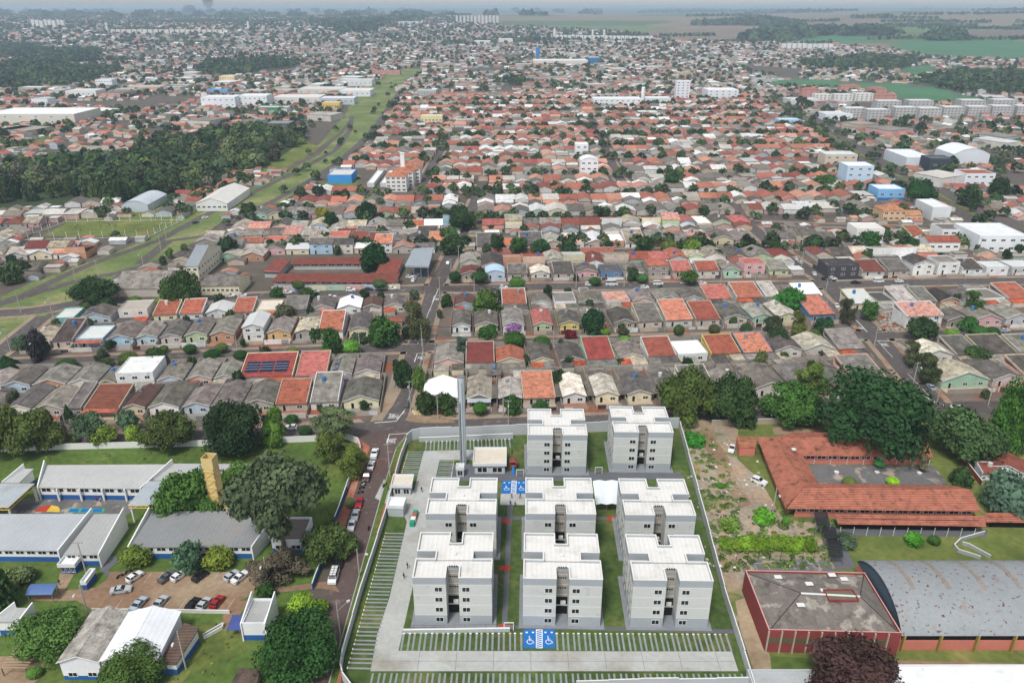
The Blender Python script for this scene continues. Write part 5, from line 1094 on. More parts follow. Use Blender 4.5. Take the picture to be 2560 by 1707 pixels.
for k in range(7): r = MB(); r.box(-.18, .18, -.1, .6, 0, 4.5, 'post_yellow'); r.build('post', t, loc=(.8 + 7.6 * k, .0, 0))
sheet('yard', P((2240,1650),(2700,1662),(2700,1700),(2240,1692)), 'earth', .05); sheet('yard', P((1900,1640),(2240,1650),(2240,1692),(1930,1692)), 'grass', .045)
px_box('shed', 'white-roofed shed at the bottom right edge', 'shed', 2230, 2640, 1760, 6.5, 2.8, 'd5d6d6', 'e6e8ea', kind='f'); px_box('shed', 'low grey flat roof at the bottom beside the purple tree', 'shed', 1884, 2060, 1756, 5.5, 2.2, 'b9bdbf', 'a9adae', kind='f')
t = thing('court_fence', 'fenced grey ball court above the red hall', 'court fence', G(1845,1425) + (0.0,)); q = P((1840,1402),(2060,1402)); b = MB()
sheet('ball_court', P((1845,1398),(2070,1398),(2086,1430),(1860,1430)), 'court', .07); o = G(1845,1425)
for i in range(9): u = i / 8; p = (q[0][0] * (1 - u) + q[1][0] * u - o[0], q[0][1] - o[1]); b.tube(p + (0,), p + (3,), .05, .05, 'dark_metal', 5)
b.tube((q[0][0] - o[0], q[0][1] - o[1], 3), (q[1][0] - o[0], q[1][1] - o[1], 3), .05, .05, 'dark_metal', 5); b.build('post', t)
for k in range(7): x_ = 1852 + k * 32; line([(x_,1408),(x_ + 9,1424)], .12, .09, 'paint_worn')
line([(1852,1408),(2042,1409)], .12, .092, 'paint_worn')
for x_, y_, cc in ((2091,1182,'cfcbc2'), (2192,1182,'cfcbc2'), (2298,1184,'cfcbc2'), (1985,1120,'b0a894')):
    t = thing('planter' if x_ > 2000 else 'satellite_dish', {2091: 'round white planter left in the patchy courtyard', 2192: 'round white planter with red plant in the patchy courtyard', 2298: 'round white planter below the bare tree in the courtyard', 1985: 'large grey satellite dish on the red-tiled roof'}[x_], 'planter' if x_ > 2000 else 'satellite dish', G(x_, y_, 0 if x_ > 2000 else 5.6) + (0.0 if x_ > 2000 else 4.9,))
    b = MB(); b.tube((0, 0, 0), (0, 0, .45), .55, .7, 'white_trim', 12); b.build('bowl', t)

sheet('earth_patch', P((-80,1640),(60,1640),(112,1655),(104,1690),(60,1730),(-80,1730)), 'earth', .04)
quad_building('shed', 'small weathered brown shed at the bottom beside the huge dome tree', 'shed', (572,1716), (640,1716), (652,1668), (598,1668), 2.4, 2.7, 'wall_paint', 'a59a8c', 'roof_fibre', '5f5048')
t = thing('pergola', 'pale slatted timber pergola on the earth at the lower left', 'pergola', G(40,1690) + (0.0,)); b = MB()
for k in range(9): b.box(-2.6, 2.6, k * .7, k * .7 + .16, 2.2, 2.32, 'beige_path')
b.build('slats', t)
for sx in (-2.4, 2.4):
    for sy in (.1, 5.6): b = MB(); b.box(sx - .08, sx + .08, sy - .08, sy + .08, 0, 2.2, 'bark'); b.build('post', t)
# ------------------------------------------------------------------ courtyard school of the middle distance and other single buildings
for lab, q, zf, zb, rc in (('front wing of the courtyard school under dark rust tiles', ((677,704),(990,707),(1000,683),(697,684)), 3.2, 4.6, '8c4233'), ('rear wing of the courtyard school under dark rust tiles', ((728,661),(905,660),(915,643),(738,645)), 3.2, 4.6, '8c4233'),
   ('slanting west wing of the courtyard school', ((655,679),(700,681),(730,646),(690,646)), 3.2, 4.2, '97483a'), ('slanting east wing of the courtyard school beside the metal canopy', ((930,700),(985,702),(1010,646),(958,644)), 3.2, 4.4, '9c4a36')):
    quad_building('school_wing', lab, 'school wing', *q, zf, zb, 'wall_paint', 'b9c0bc', 'roof_tile', rc, wins=8, ov=.8)
sheet('courtyard', P((700,682),(940,682),(925,664),(720,664)), 'yard', .05)
for i, (c, n) in enumerate((('d9a79a', 'pink'), ('a9c6da', 'pale blue'), ('dfd6a8', 'pale yellow'), ('a9cfae', 'pale green'), ('d99f90', 'salmon'), ('b5c9dc', 'light blue'), ('ddd3b0', 'cream'))):
    x0 = 680 + i * 46; wall_line('painted_wall', '%s stretch of the painted wall along the courtyard school, %s from the left' % (n, ORD[i + 1]), [(x0,729 - i),(x0 + 45,728.5 - i)], 2.4, color=c, m='wall_paint')
t = thing('metal_canopy', 'big slanting grey metal canopy on columns beside the crossroads', 'canopy', G(1010,692) + (0.0,)); o = G(1010,692); q = [tuple(np.subtract(p, o)) for p in P((1012,660),(1072,662),(1085,622),(1034,624), z=7.5)]
b = MB(); b.solid([q[0] + (6.8,), q[1] + (6.8,), q[2] + (8.2,), q[3] + (8.2,)], .9, 'roof_metal'); b.build('roof', t, '98a0a6'); b = MB(); b.prism(inset(q, 1.0), 0, .1, 'path_dark'); b.build('floor', t)
for i in range(4):
    for j in (0, 1): p = inset(q, .6); X = [p[0][k] * (1 - i / 3) + p[1][k] * i / 3 if j == 0 else p[3][k] * (1 - i / 3) + p[2][k] * i / 3 for k in (0, 1)]; b = MB(); b.box(X[0] - .15, X[0] + .15, X[1] - .15, X[1] + .15, 0, 6.0, 'metal_grey'); b.build('column', t)
SP_ = []
def B(*a, **k):
    o = px_box(*a, **k); SP_.append((a[3], a[4], a[5], a[6])); return o
B('warehouse', 'low grey warehouse roof beside the grass strip at the left', 'warehouse', 285, 410, 742, 26, 4, 'b8b0a4', '8a847c', 'r', 'roof_fibre')
B('office_building', 'long cream two-storey building with solar panels on its roof', 'office building', 470, 500, 702, 34, 7.5, 'ddd6c0', '8e959b', 'r', 'roof_metal', rows_=2, cols_=2, side=9)
B('chapel', 'cream chapel with grey gabled roof and arched windows', 'chapel', 506, 600, 738, 16, 4.6, 'ddd3b4', '77716b', 'r', 'roof_fibre', rows_=1, cols_=8)
B('barrel_shed', 'grey-white barrel-roofed gymnasium behind the football pitch', 'gymnasium', 306, 372, 530, 30, 4.6, 'b9c2c8', 'c3cad0', 'b', 'roof_metal', rise=3)
B('warehouse', 'long white warehouse beside the upper left avenue', 'warehouse', 492, 570, 528, 46, 5, 'd9d9d6', 'd8d5cd', 'g', 'roof_metal', rows_=1, cols_=6)
B('blue_depot', 'bright blue depot with pale roof on the grass', 'depot', 820, 880, 459, 22, 6, '3c8fd0', 'cfc9c2', 'f', rows_=0)
for k in range(2): B('parking_canopy', '%s long white parking canopy beside the orange-roofed blocks' % ('outer', 'inner')[k], 'parking canopy', 918 + 33 * k, 936 + 33 * k, 468, 46, 2.6, 'c9c9c6', 'e6e8ea', 'f')
for k, yb in enumerate((480, 468, 458)): B('apartment_block', 'white four-storey block with orange hipped roof, %s of its trio' % ('nearest', 'middle one', 'farthest')[k], 'apartment block', 966 + 17 * k, 1017 + 17 * k, yb, 13, 11, 'dcdad4', 'cf7a52', 'h', 'roof_tile', rows_=4, cols_=4, side=4, group='white blocks with orange roofs')
x, y = G(1010,462); t = thing('water_tower', 'slim white square tower beside the orange-roofed blocks', 'water tower', (x, y, 0)); b = MB(); b.box(-1.5, 1.5, -1.5, 1.5, 0, 23, 'clean_paint'); b.build('shaft', t, 'e6e6e3'); b = MB(); b.box(-1.7, 1.7, -1.7, 1.7, 23, 23.5, 'clean_paint'); b.build('cap', t, 'dddddb')
B('tower_house', 'tall white arched building among the small houses', 'building', 1450, 1494, 444, 14, 13, 'e3e5e8', 'e6e8ea', 'b', rows_=3, cols_=3); B('tower_house', 'white flat building behind the arched white one', 'building', 1438, 1470, 388, 12, 9, 'e3e5e8', 'e6e8ea', rows_=2, cols_=2)
B('office_building', 'pale blue and white cube building beside the avenue', 'office building', 2112, 2178, 460, 16, 13, 'bcd4e4', 'eceef0', rows_=3, cols_=3); B('shop', 'blue-fronted shop with white roof beside the avenue', 'shop', 2192, 2258, 500, 16, 7, '7fb2dc', 'e3e5e6', rows_=1, cols_=3, base='paint_blue')
B('warehouse', 'white flat-roofed box warehouse by the avenue trees', 'warehouse', 2326, 2372, 552, 22, 8, 'd5d8d8', 'e0e2e2'); B('house', 'large house with two orange roofs and balcony', 'house', 2205, 2262, 553, 14, 6.5, 'd9b48c', 'cf8a5a', 'h', 'roof_tile', rows_=2, cols_=4); B('house', 'low orange-roofed wing right of the balcony house', 'house', 2264, 2304, 555, 12, 4, 'd9c0a0', 'd39260', 'r', 'roof_tile', rows_=1, cols_=3)
B('house', 'plain white two-storey box house below the orange roofs', 'house', 2136, 2206, 606, 13, 7.5, 'e2e0da', 'd9d6cf', rows_=2, cols_=2); B('shop', 'white shop house with balcony at the right', 'shop', 2350, 2428, 606, 13, 7, 'e3e3e1', '6d6862', rows_=2, cols_=4)
B('office_building', 'large white modern building at the right edge', 'office building', 2440, 2560, 632, 26, 9, 'e3e6e8', 'dfe1e2', rows_=2, cols_=5); B('shop', 'white shop with red-tiled gable right of the dark cube house', 'shop', 2318, 2396, 630, 12, 5.5, 'e6e6e3', 'b0563a', 'r', 'roof_tile', rows_=1, cols_=4)
B('store', 'wide white retail store with curved roofs across the avenue', 'store', 2262, 2330, 420, 40, 8, 'cfd6db', 'e0e4e6'); B('store', 'dark slate cube store in front of the white retail hall', 'store', 2320, 2376, 430, 16, 10, '3d434c', '5a5f66', rows_=1, cols_=2); B('store', 'white vaulted retail hall right of the dark cube', 'store', 2380, 2470, 410, 30, 8, 'd5dade', 'e6e9ea', 'b')
B('building', 'white and rust three-storey corner building right of the avenue', 'building', 2408, 2482, 466, 16, 9, 'dfe3e6', '9a5645', 'f', rows_=2, cols_=4); B('building', 'pale beige and blue building left of the avenue', 'building', 2060, 2140, 415, 16, 9, 'cfc0ac', 'c9d6dc', rows_=2, cols_=4)
for k, (a, c, yb, hh) in enumerate(((2112, 2164, 298, 12), (2166, 2222, 302, 12), (2236, 2290, 296, 12), (2296, 2350, 298, 12), (2356, 2408, 295, 12), (2418, 2470, 294, 12), (2478, 2530, 292, 12), (2540, 2600, 292, 12), (2190, 2250, 278, 12), (2270, 2330, 277, 12), (2400, 2460, 276, 12), (2480, 2540, 275, 12))):
    B('apartment_block', 'grey four-storey estate block with white roof, %s along the avenue estate' % ORD[k + 1], 'apartment block', a, c, yb, 16, hh, 'b3b3b1', 'dcdedd', 'f', rows_=4, cols_=6, side=3, group='grey estate blocks right of the avenue')
for k, (a, c, yb) in enumerate(((2036, 2076, 256), (2084, 2130, 256), (2136, 2182, 254))): B('apartment_block', 'white estate block behind the grey ones, %s from the left' % ORD[k + 1], 'apartment block', a, c, yb, 14, 10, 'd9d9d4', 'c9c9c4', rows_=4, cols_=4, group='white estate blocks')
for k, (a, c, yb) in enumerate(((2004, 2048, 246), (2100, 2150, 232), (2170, 2215, 238), (2185, 2240, 255))): B('apartment_block', 'pinkish brick estate block, %s from the left' % ORD[k + 1], 'apartment block', a, c, yb, 14, 12 if k == 0 else 9, 'c08a7c', 'b9786a', 'h', 'roof_tile', rows_=4, cols_=3, group='pink estate blocks')
B('store', 'white and blue retail shed beside the tree-lined avenue', 'store', 2062, 2130, 302, 26, 7, 'dfe3e6', 'cfd3d4', rows_=1, cols_=4); B('store', 'low pale retail roof above the tree-lined avenue', 'store', 1975, 2050, 262, 30, 6, 'cfcfcb', 'c9cbcb'); B('store', 'pale blue office beside the avenue trees', 'store', 1946, 2000, 312, 14, 5, 'a9cbe0', 'c9dae2', rows_=1, cols_=4)
B('office_building', 'white office with blue corner seen past the avenue trees', 'office building', 1768, 1845, 248, 34, 12, 'dfe1e2', 'e3e5e6', rows_=3, cols_=5); B('tower_block', 'white slab tower with blue stripe left of the white office', 'tower block', 1688, 1722, 252, 12, 26, 'd9dde2', 'e3e5e6', rows_=7, cols_=3)
B('factory', 'long white factory range behind the houses', 'factory', 1483, 1603, 266, 26, 9, 'dfe1e2', 'e3e5e6', rows_=2, cols_=9); B('factory', 'lower white factory range right of the long one', 'factory', 1612, 1676, 262, 22, 8, 'd6d8d8', 'dfe1e2')
B('supermarket', 'far white saw-roofed supermarket beside the blue tower', 'supermarket', 1334, 1470, 163, 60, 9, 'd5cfc6', 'dfdfdc'); B('supermarket', 'blue-fronted wing of the far supermarket', 'supermarket', 1472, 1500, 160, 40, 13, '2f6f9e', 'cfd3d4')
for (px_, py_, hh, ww, c, lab) in ((1344, 149, 27, 5, '3c7fc4', 'bright blue water tower above the far supermarket'), (1606, 262, 22, 2.5, 'e3e3e0', 'white tower of the factory range'), (1386, 98, 34, 4, 'e0e0dc', 'far white water tower left of the long pale estate'), (1481, 97, 30, 4, 'e0e0dc', 'far white water tower over the long pale estate'), (1510, 97, 30, 4, 'e0e0dc', 'rightmost far white water tower over the pale estate'), (390, 40, 40, 6, 'e3e3df', 'far white water tower near the smoke'), (622, 76, 34, 5, 'dcdcd8', 'far white water tower above the woods'), (270, 83, 34, 4, 'e0e0dc', 'far white water tower left of the long estate row')):
    x, y = G(px_, py_); t = thing('water_tower', lab, 'water tower', (x, y, hgt(x, y))); b = MB(); b.tube((0, 0, 0), (0, 0, hh), ww, ww, 'clean_paint', 10); b.build('shaft', t, c); b = MB(); b.tube((0, 0, hh), (0, 0, hh + 1), ww * 1.08, ww * .7, 'clean_paint', 10); b.build('cap', t, c)
for lab, a, c, yb, dep, hh, wc, rc in (('huge white logistics hall at the left edge', -40, 190, 312, 60, 11, 'cfccc0', 'e9eaea'), ('white office block of the industrial strip', 505, 590, 270, 26, 13, 'e0e4e8', 'dfe3e6'), ('long white factory with rows of windows', 598, 669, 266, 26, 13, 'e3e6e8', 'e6e8ea'), ('long low white hall with curved roof', 682, 800, 260, 40, 8, 'd3d0ca', 'd8d6d0'), ('second long pale hall behind the curved one', 745, 858, 238, 40, 8, 'cfcac2', 'd0cdc6'),
    ('small white flat building among the industrial trees', 241, 282, 218, 18, 11, 'e0e4e6', 'dfe3e6'), ('white workshop group by the industrial trees', 166, 242, 244, 30, 9, 'dcdcd8', 'cfd2d2'), ('white gabled workshop at the left', 82, 122, 266, 20, 9, 'e3e6e8', 'a9b0b4'), ('cream block in the industrial strip', 550, 588, 211, 20, 13, 'd9c49a', 'd9cdb4'), ('brown-grey shed of the industrial strip', 320, 402, 232, 30, 8, 'b99c8c', 'c4b8ae'),
    ('white depot left of the park', 865, 930, 216, 30, 9, 'd6d9da', 'c3c4c2'), ('wide white hall left of the park', 848, 926, 242, 40, 8, 'd9dcde', 'dcdad4'), ('dark-fronted white hall beside the park', 800, 886, 262, 26, 8, 'b8c0c8', 'dfe1e2'), ('blue-roofed shed of the industrial strip', 510, 570, 236, 16, 6, '7fa6c4', '4f8fd0'), ('grey canopy hall above the woods', 665, 725, 322, 24, 5, '5a5a58', '8c8a86'),
    ('yellowish two-storey villa above the park road', 1052, 1106, 312, 14, 9, 'd9cfa4', 'd6ccb0'), ('pink and blue school range by the park', 930, 1000, 188, 20, 7, 'b98c84', 'a86a58'), ('grey hall beside the park trees', 1042, 1090, 240, 22, 7, 'a9aca8', 'bfc0bd'), ('white terraced hall near the horizon road', 1185, 1225, 112, 50, 10, 'dcdad6', 'e0e0dc'), ('pale hall right of the far crossing', 1246, 1282, 107, 50, 10, 'dcdad6', 'e0e0dc'),
    ('green-fenced building materials yard', 642, 722, 280, 18, 5, '3f8c5c', 'c9cbc9'), ('yellow twin-gabled shop of the industrial strip', 806, 850, 274, 14, 8, 'd9b85a', 'd3cfc4')):
    B('industrial_hall', lab, 'building', a, c, yb, dep, hh, wc, rc, rows_=1 if hh < 10 else 2, cols_=6)
for k in range(8): B('tower_block', 'far white tower block left of the town, %s of its cluster' % ORD[k + 1], 'tower block', 80 + 10.5 * k, 88 + 10.5 * k, 68 + (k % 3) * 1.5, 16, 30, 'dcdad2', 'cfcdc6', group='far white tower blocks at the left')
for k in range(22): B('apartment_block', 'far pale estate block of the long left row, %s from the left' % ORD[k + 1], 'apartment block', 278 + 13.4 * k, 288 + 13.4 * k, 85 + .06 * k, 18, 15, 'd9d3c4', 'cfcac0', group='long row of far estate blocks')
for k in range(12): B('tower_block', 'hazy grey tower near the horizon, %s from the left' % ORD[k + 1], 'tower block', 1140 + 9.2 * k, 1145 + 9.2 * k, 60 + (k % 3) * .6, 20, 40, 'cfcfca', 'c4c4c0', group='hazy towers near the horizon')
for k in range(24): B('apartment_block', 'far white block of the long central estate, %s from the left' % ORD[k + 1], 'apartment block', 1389 + 10.2 * k, 1397 + 10.2 * k, 100 + .15 * k, 16, 15, 'dcdad4', 'cfcdc8', group='long central row of far white blocks')
for k in range(10): B('apartment_block', 'far white estate block below the green field, %s from the left' % ORD[k + 1], 'apartment block', 1954 + 13 * k, 1964 + 13 * k, 124 + .05 * k, 16, 15, 'dedcd8', 'dcdad4', group='far white blocks below the green field')
for k in range(16): B('apartment_block', 'hazy white block of the upper estate, %s from the left' % ORD[k + 1], 'apartment block', 968 + 5.6 * k, 972 + 5.6 * k, 64, 16, 18, 'dcdad4', 'cfcdc8', group='hazy upper estate blocks')
wall_line('shop_wall', 'long orange painted wall with green foot on the shop street', [(1226,634),(1400,632.5)], 3.0, color='c9583a', m='wall_paint'); wall_line('shop_wall', 'orange painted wall with yellow edge right of the gap', [(1450,632),(1535,631)], 3.0, color='cf5c34', m='wall_paint'); wall_line('shop_wall', 'pale green wall right of the orange shop walls', [(1585,630),(1636,629)], 3.0, color='8dbb83', m='wall_paint')
# football pitch fence
pl = P((40,602),(166,556),(300,553.5),(457,552),(372,594),(200,598),(40,602)); t = thing('pitch_fence', 'tall wire fence with white posts round the football pitch', 'fence', pl[0] + (0.0,)); ox, oy = pl[0]; k = 0; b = MB()
for i in range(len(pl) - 1):
    (ax, ay), (bx, by) = pl[i], pl[i + 1]; L = math.hypot(bx - ax, by - ay); n = int(L / 6)
    for j in range(n):
        u = j / n; k += 1
        if k < 98: q = MB(); q.box(-.09, .09, -.09, .09, 0, 4.5, 'white_trim'); q.build('post', t, loc=(ax + (bx - ax) * u - ox, ay + (by - ay) * u - oy, 0))
    b.tube((ax - ox, ay - oy, 4.4), (bx - ox, by - oy, 4.4), .05, .05, 'metal_grey', 4); b.tube((ax - ox, ay - oy, .5), (bx - ox, by - oy, .5), .12, .12, 'white_trim', 4)
b.build('rail', t)

# ------------------------------------------------------------------ the streets beyond: individual houses first, then the mass of the town
EXC = [P(*(STRIP_L + STRIP_R[::-1])), P(*WOODS[0]), P((25,607),(162,551),(466,548),(376,600)), P((640,735),(1095,735),(1090,638),(660,640)), P((-200,800),(-60,740),(90,702),(160,690),(60,730),(-60,800)), P((800,475),(1030,490),(1045,440),(900,420),(815,440)),
       P((300,540),(420,540),(430,500),(300,505)), P((480,545),(580,520),(640,470),(600,465),(480,515))]
SPW = []
for o in list(bpy.data.objects):
    if o.parent is None and o.get('category') and o.name.split('.')[0] in ('house', 'shop', 'store', 'warehouse', 'office_building', 'building', 'apartment_block', 'tower_house', 'industrial_hall', 'factory', 'supermarket', 'tower_block', 'chapel', 'barrel_shed', 'blue_depot', 'parking_canopy'):
        w_ = [c for c in o.children if c.name.startswith('wall')]
        if w_: vs_ = [v.co for v in w_[0].data.vertices]; SPW.append((o.location.x, o.location.y, max(abs(v.x) for v in vs_) + 1, max(v.y for v in vs_) + 2, o.rotation_euler.z, min(v.y for v in vs_) - 1))
def blocked(x, y, m=0):
    for (ox, oy, hw, d, rz, d0) in SPW:
        dx, dy = x - ox, y - oy
        if abs(dx) + abs(dy) > hw + d + 30: continue
        u, v = dx * cos(rz) + dy * sin(rz), -dx * sin(rz) + dy * cos(rz)
        if -hw - m < u < hw + m and d0 - m < v < d + m: return True
    return any(inside((x, y), e) for e in EXC)
NROWS = {}
RR_ = random.Random(5)
def pick(Y, R):
    north = Y > 520
    q = R.random()
    if north: rc = R.choice('oorrssxepqtyuumgglwdg') if q < .84 else R.choice('gdlbw')
    else: rc = R.choice('gggddllbb') if q < .68 else R.choice('orsxpquwt')
    wc = R.choice('WWWOOOCCYPSGAEVIMKNR')
    return rc, wc
IND = []      # candidate lots (x, y, rz, w, d, face, where)
lots = []
for k in range(-3, 12):
    Yk = 397 if k == -1 else (462 + 65 * k if k >= 0 else None)
    if Yk is None: continue
    sl_ = .079 if k == -1 else .045; Yk = 389.6 if k == -1 else Yk
    for sgn, yy in ((1, Yk + 8.5), (-1, Yk - 8.5)):
        x = -620.0
        while x < 900:
            wd = RR_.uniform(9.0, 13.5); xc = x + wd / 2; x += wd
            Y0 = yy + sl_ * xc + RR_.uniform(-1.2, 1.2)
            if xc > avx(Y0) + 14 or xc < leftlim(Y0) - 40: continue
            px, py = proj(xc, Y0, 0)
            if px < -60 or px > 2620: continue
            d = RR_.uniform(12, 17); face = 1 if sgn < 0 else -1
            # sgn<0: house lies south of the street, rear towards the camera
            cy = Y0 + (d / 2 if sgn > 0 else -d / 2)
            if on_road(xc, Y0, 1.5) or on_road(xc, cy, 2.5) or on_road(xc, cy + sgn * d / 2, 2) or blocked(xc, cy, wd / 2) : continue
            if k == -1 and xc < -45: continue
            if xc < leftlim(Y0) + wd / 2 + 4: continue
            if sgn > 0: lots.append((Y0, xc, Y0, atan(.045), wd, d, 1, k))
            else: lots.append((Y0, xc, Y0, atan(.045) + pi, wd, d, -1, k))
            # rear buildings fill the middle of the block
            if RR_.random() < .95:
                y2 = Y0 + sgn * (d + 4); 
                if not (on_road(xc, y2 + sgn * 3, 2) or blocked(xc, y2, wd / 2)): lots.append((y2, xc, y2, atan(.045), wd * .9, RR_.uniform(6, 8), 0, k))
for Yk in (381, 394, 408, 421):
    x = -200.0
    while x < -46:
        wd = RR_.uniform(9.5, 13); xc = x + wd / 2; x += wd; Y0 = Yk + RR_.uniform(-1, 1) + .03 * xc
        if xc < leftlim(Y0) + 10 or blocked(xc, Y0 + 6, 3) or on_road(xc, Y0 + 5, 3): continue
        lots.append((Y0, xc, Y0, .03, wd, RR_.uniform(9, 11), 1, 26))
STLW = P(*STRIP_L)
def striplim(Y):
    best = -900
    for i in range(len(STLW) - 1):
        (x0, y0), (x1, y1) = STLW[i], STLW[i + 1]
        if min(y0, y1) <= Y <= max(y0, y1) and y0 != y1: best = x0 + (x1 - x0) * (Y - y0) / (y1 - y0)
    return best
for k, Yk in enumerate((349, 364, 380, 395, 411, 432, 447, 480, 497, 530, 548)):
    x = -560.0
    while x < -150:
        wd = RR_.uniform(9.5, 12.5); xc = x + wd / 2; x += wd; Y0 = Yk + .09 * (xc + 260) + RR_.uniform(-1, 1)
        if xc > striplim(Y0) - 10 or xc / Y0 < -.8 or blocked(xc, Y0 + 6, 4) or on_road(xc, Y0 + 5, 4): continue
        d = RR_.uniform(11, 15); lots.append((Y0, xc, Y0, .09 + (pi if k % 2 else 0), wd, d, -1 if k % 2 else 1, 20 + min(5, k // 2)))
        
nhouse = sum(1 for o in bpy.data.objects if o.parent is None and o.get('category') == 'house'); lots.sort(key=lambda q: depth(q[1], q[2]))
WHERE = {-1: '%s the orange-walled street', 0: '%s first street past orange walls', 1: '%s second street past orange walls', 2: '%s third street past orange walls', 20: '%s the pitch, nearest row west', 21: '%s the pitch, second row west', 22: '%s the pitch, third row west', 23: '%s the pitch, fourth row west', 24: '%s the pitch, fifth row west', 25: '%s the pitch, sixth row west', 26: 'close %s the rear courtyard school wing'}
MASS = []; cntk = {}
chosen = []
for (Y0, x, y, rz, wd, d, face, k) in lots:
    if face != 0 and len(chosen) < 300 - nhouse and k in WHERE: chosen.append((k, face, x, y, rz, wd, d))
    else: MASS.append((x, y, rz, wd - .6, d, 2.9 if face else 2.4, face))
chosen.sort(key=lambda c: (c[0], c[1], c[2]))
for (k, face, x, y, rz, wd, d) in chosen:
    cntk[(k, face)] = cntk.get((k, face), 0) + 1; n = cntk[(k, face)]; rc, wc = pick(y, RR_); kind = RR_.choice('ggrrsssh' if rc in TILES else 'gggrrs')
    two = RR_.random() < .08; kind = 'f' if RR_.random() < .05 else kind
    rm = 'roof_tile' if rc in TILES else ('roof_metal' if rc in 'wi' else 'roof_fibre'); rm = 'flat_roof' if kind == 'f' else rm
    lab = '%s house, %s %s roof, %s from left %s' % (colname(NEARC[wc]), colname(RC[rc]), ROOFK[kind], ORD[n], WHERE[k] % ('above' if face > 0 else 'below'))
    house('house', lab, 'house', x, y, rz, wd - .6, d, kind, jit(RC[rc], .08 if rc in TILES else .16, RR_), jit(NEARC[wc], .06, RR_), rm, h=RR_.uniform(2.8, 3.2), wins=2, annex=0, two=two, group='houses standing side by side along the streets', R=RR_)

# outbuildings and lean-tos that fill the rest of the lots
OCC = np.zeros((420, 400), dtype=bool)
def occ(ox, oy, hw, d0, d1, rz, test=False, m=0.0):
    c_, s_ = cos(rz), sin(rz); u = -hw - m
    while u <= hw + m + .01:
        v = d0 - m
        while v <= d1 + m + .01:
            i, j = int((ox + u * c_ - v * s_ + 420) / 2), int((oy + u * s_ + v * c_ - 200) / 1.5)
            if 0 <= i < 420 and 0 <= j < 400:
                if test:
                    if OCC[i, j]: return True
                else: OCC[i, j] = True
            v += 1.2
        u += 1.2
    return False
for o in bpy.data.objects:
    if o.parent is None and o.get('category') and o.location.y > 195 and o.location.y < 700:
        for c in o.children:
            if c.name.startswith(('wall', 'annex_wall', 'carport_wall')): vs_ = [v.co for v in c.data.vertices]; occ(o.location.x, o.location.y, 0.1 + max(abs(v.x) for v in vs_), min(v.y for v in vs_), max(v.y for v in vs_), o.rotation_euler.z)
for (x, y, rz, w_, d_, h_, fc_) in MASS: occ(x, y, w_ / 2, 0, d_, rz)
R = random.Random(77); sheds = []; tries = 0
while tries < 9000 and len(sheds) < 900:
    tries += 1; x, y = R.uniform(-400, 400), R.uniform(214, 620); w_, d_ = R.uniform(4, 9.5), R.uniform(3.5, 7)
    if x > avx(y) + 40 or abs(x) > y * .74: continue
    if leftlim(y) - 4 > x > striplim(y) + 2 - (0 if y > 330 else 500): continue
    if on_road(x, y, 4.2) or any(inside((x, y), e) for e in EXC) or occ(x, y, w_ / 2, -d_ / 2, d_ / 2, .06, True, .3): continue
    if y < 345 and (x < -195 or on_road(x, y, 8.5)): continue
    occ(x, y, w_ / 2, -d_ / 2, d_ / 2, .06); sheds.append((x, y, w_, d_))
sheds.sort(key=lambda s: (s[1] > 345, s[0])); n = 0
for (x, y, w_, d_) in sheds:
    if y <= 345 and n < 84:
        n += 1; rc = R.choice('gggdlbcwro'); rm = 'roof_tile' if rc in TILES else ('roof_metal' if rc == 'w' else 'roof_fibre')
        house('shed', '%s-roofed shed between near houses, %s counting from the left' % (colname(RC[rc]), ORD[n]), 'shed', x, y - d_ / 2, .06, w_, d_, R.choice('ssrg'), jit(RC[rc], .16 if rc not in TILES else .06, R), jit(NEARC[R.choice('WOCGSAEP')], .06, R), rm, h=2.3, wins=1, door=False, rise=.6, group='outbuildings between the near houses', R=R)
    else: MASS.append((x, y - d_ / 2, .06, w_, d_, 2.3, -1))
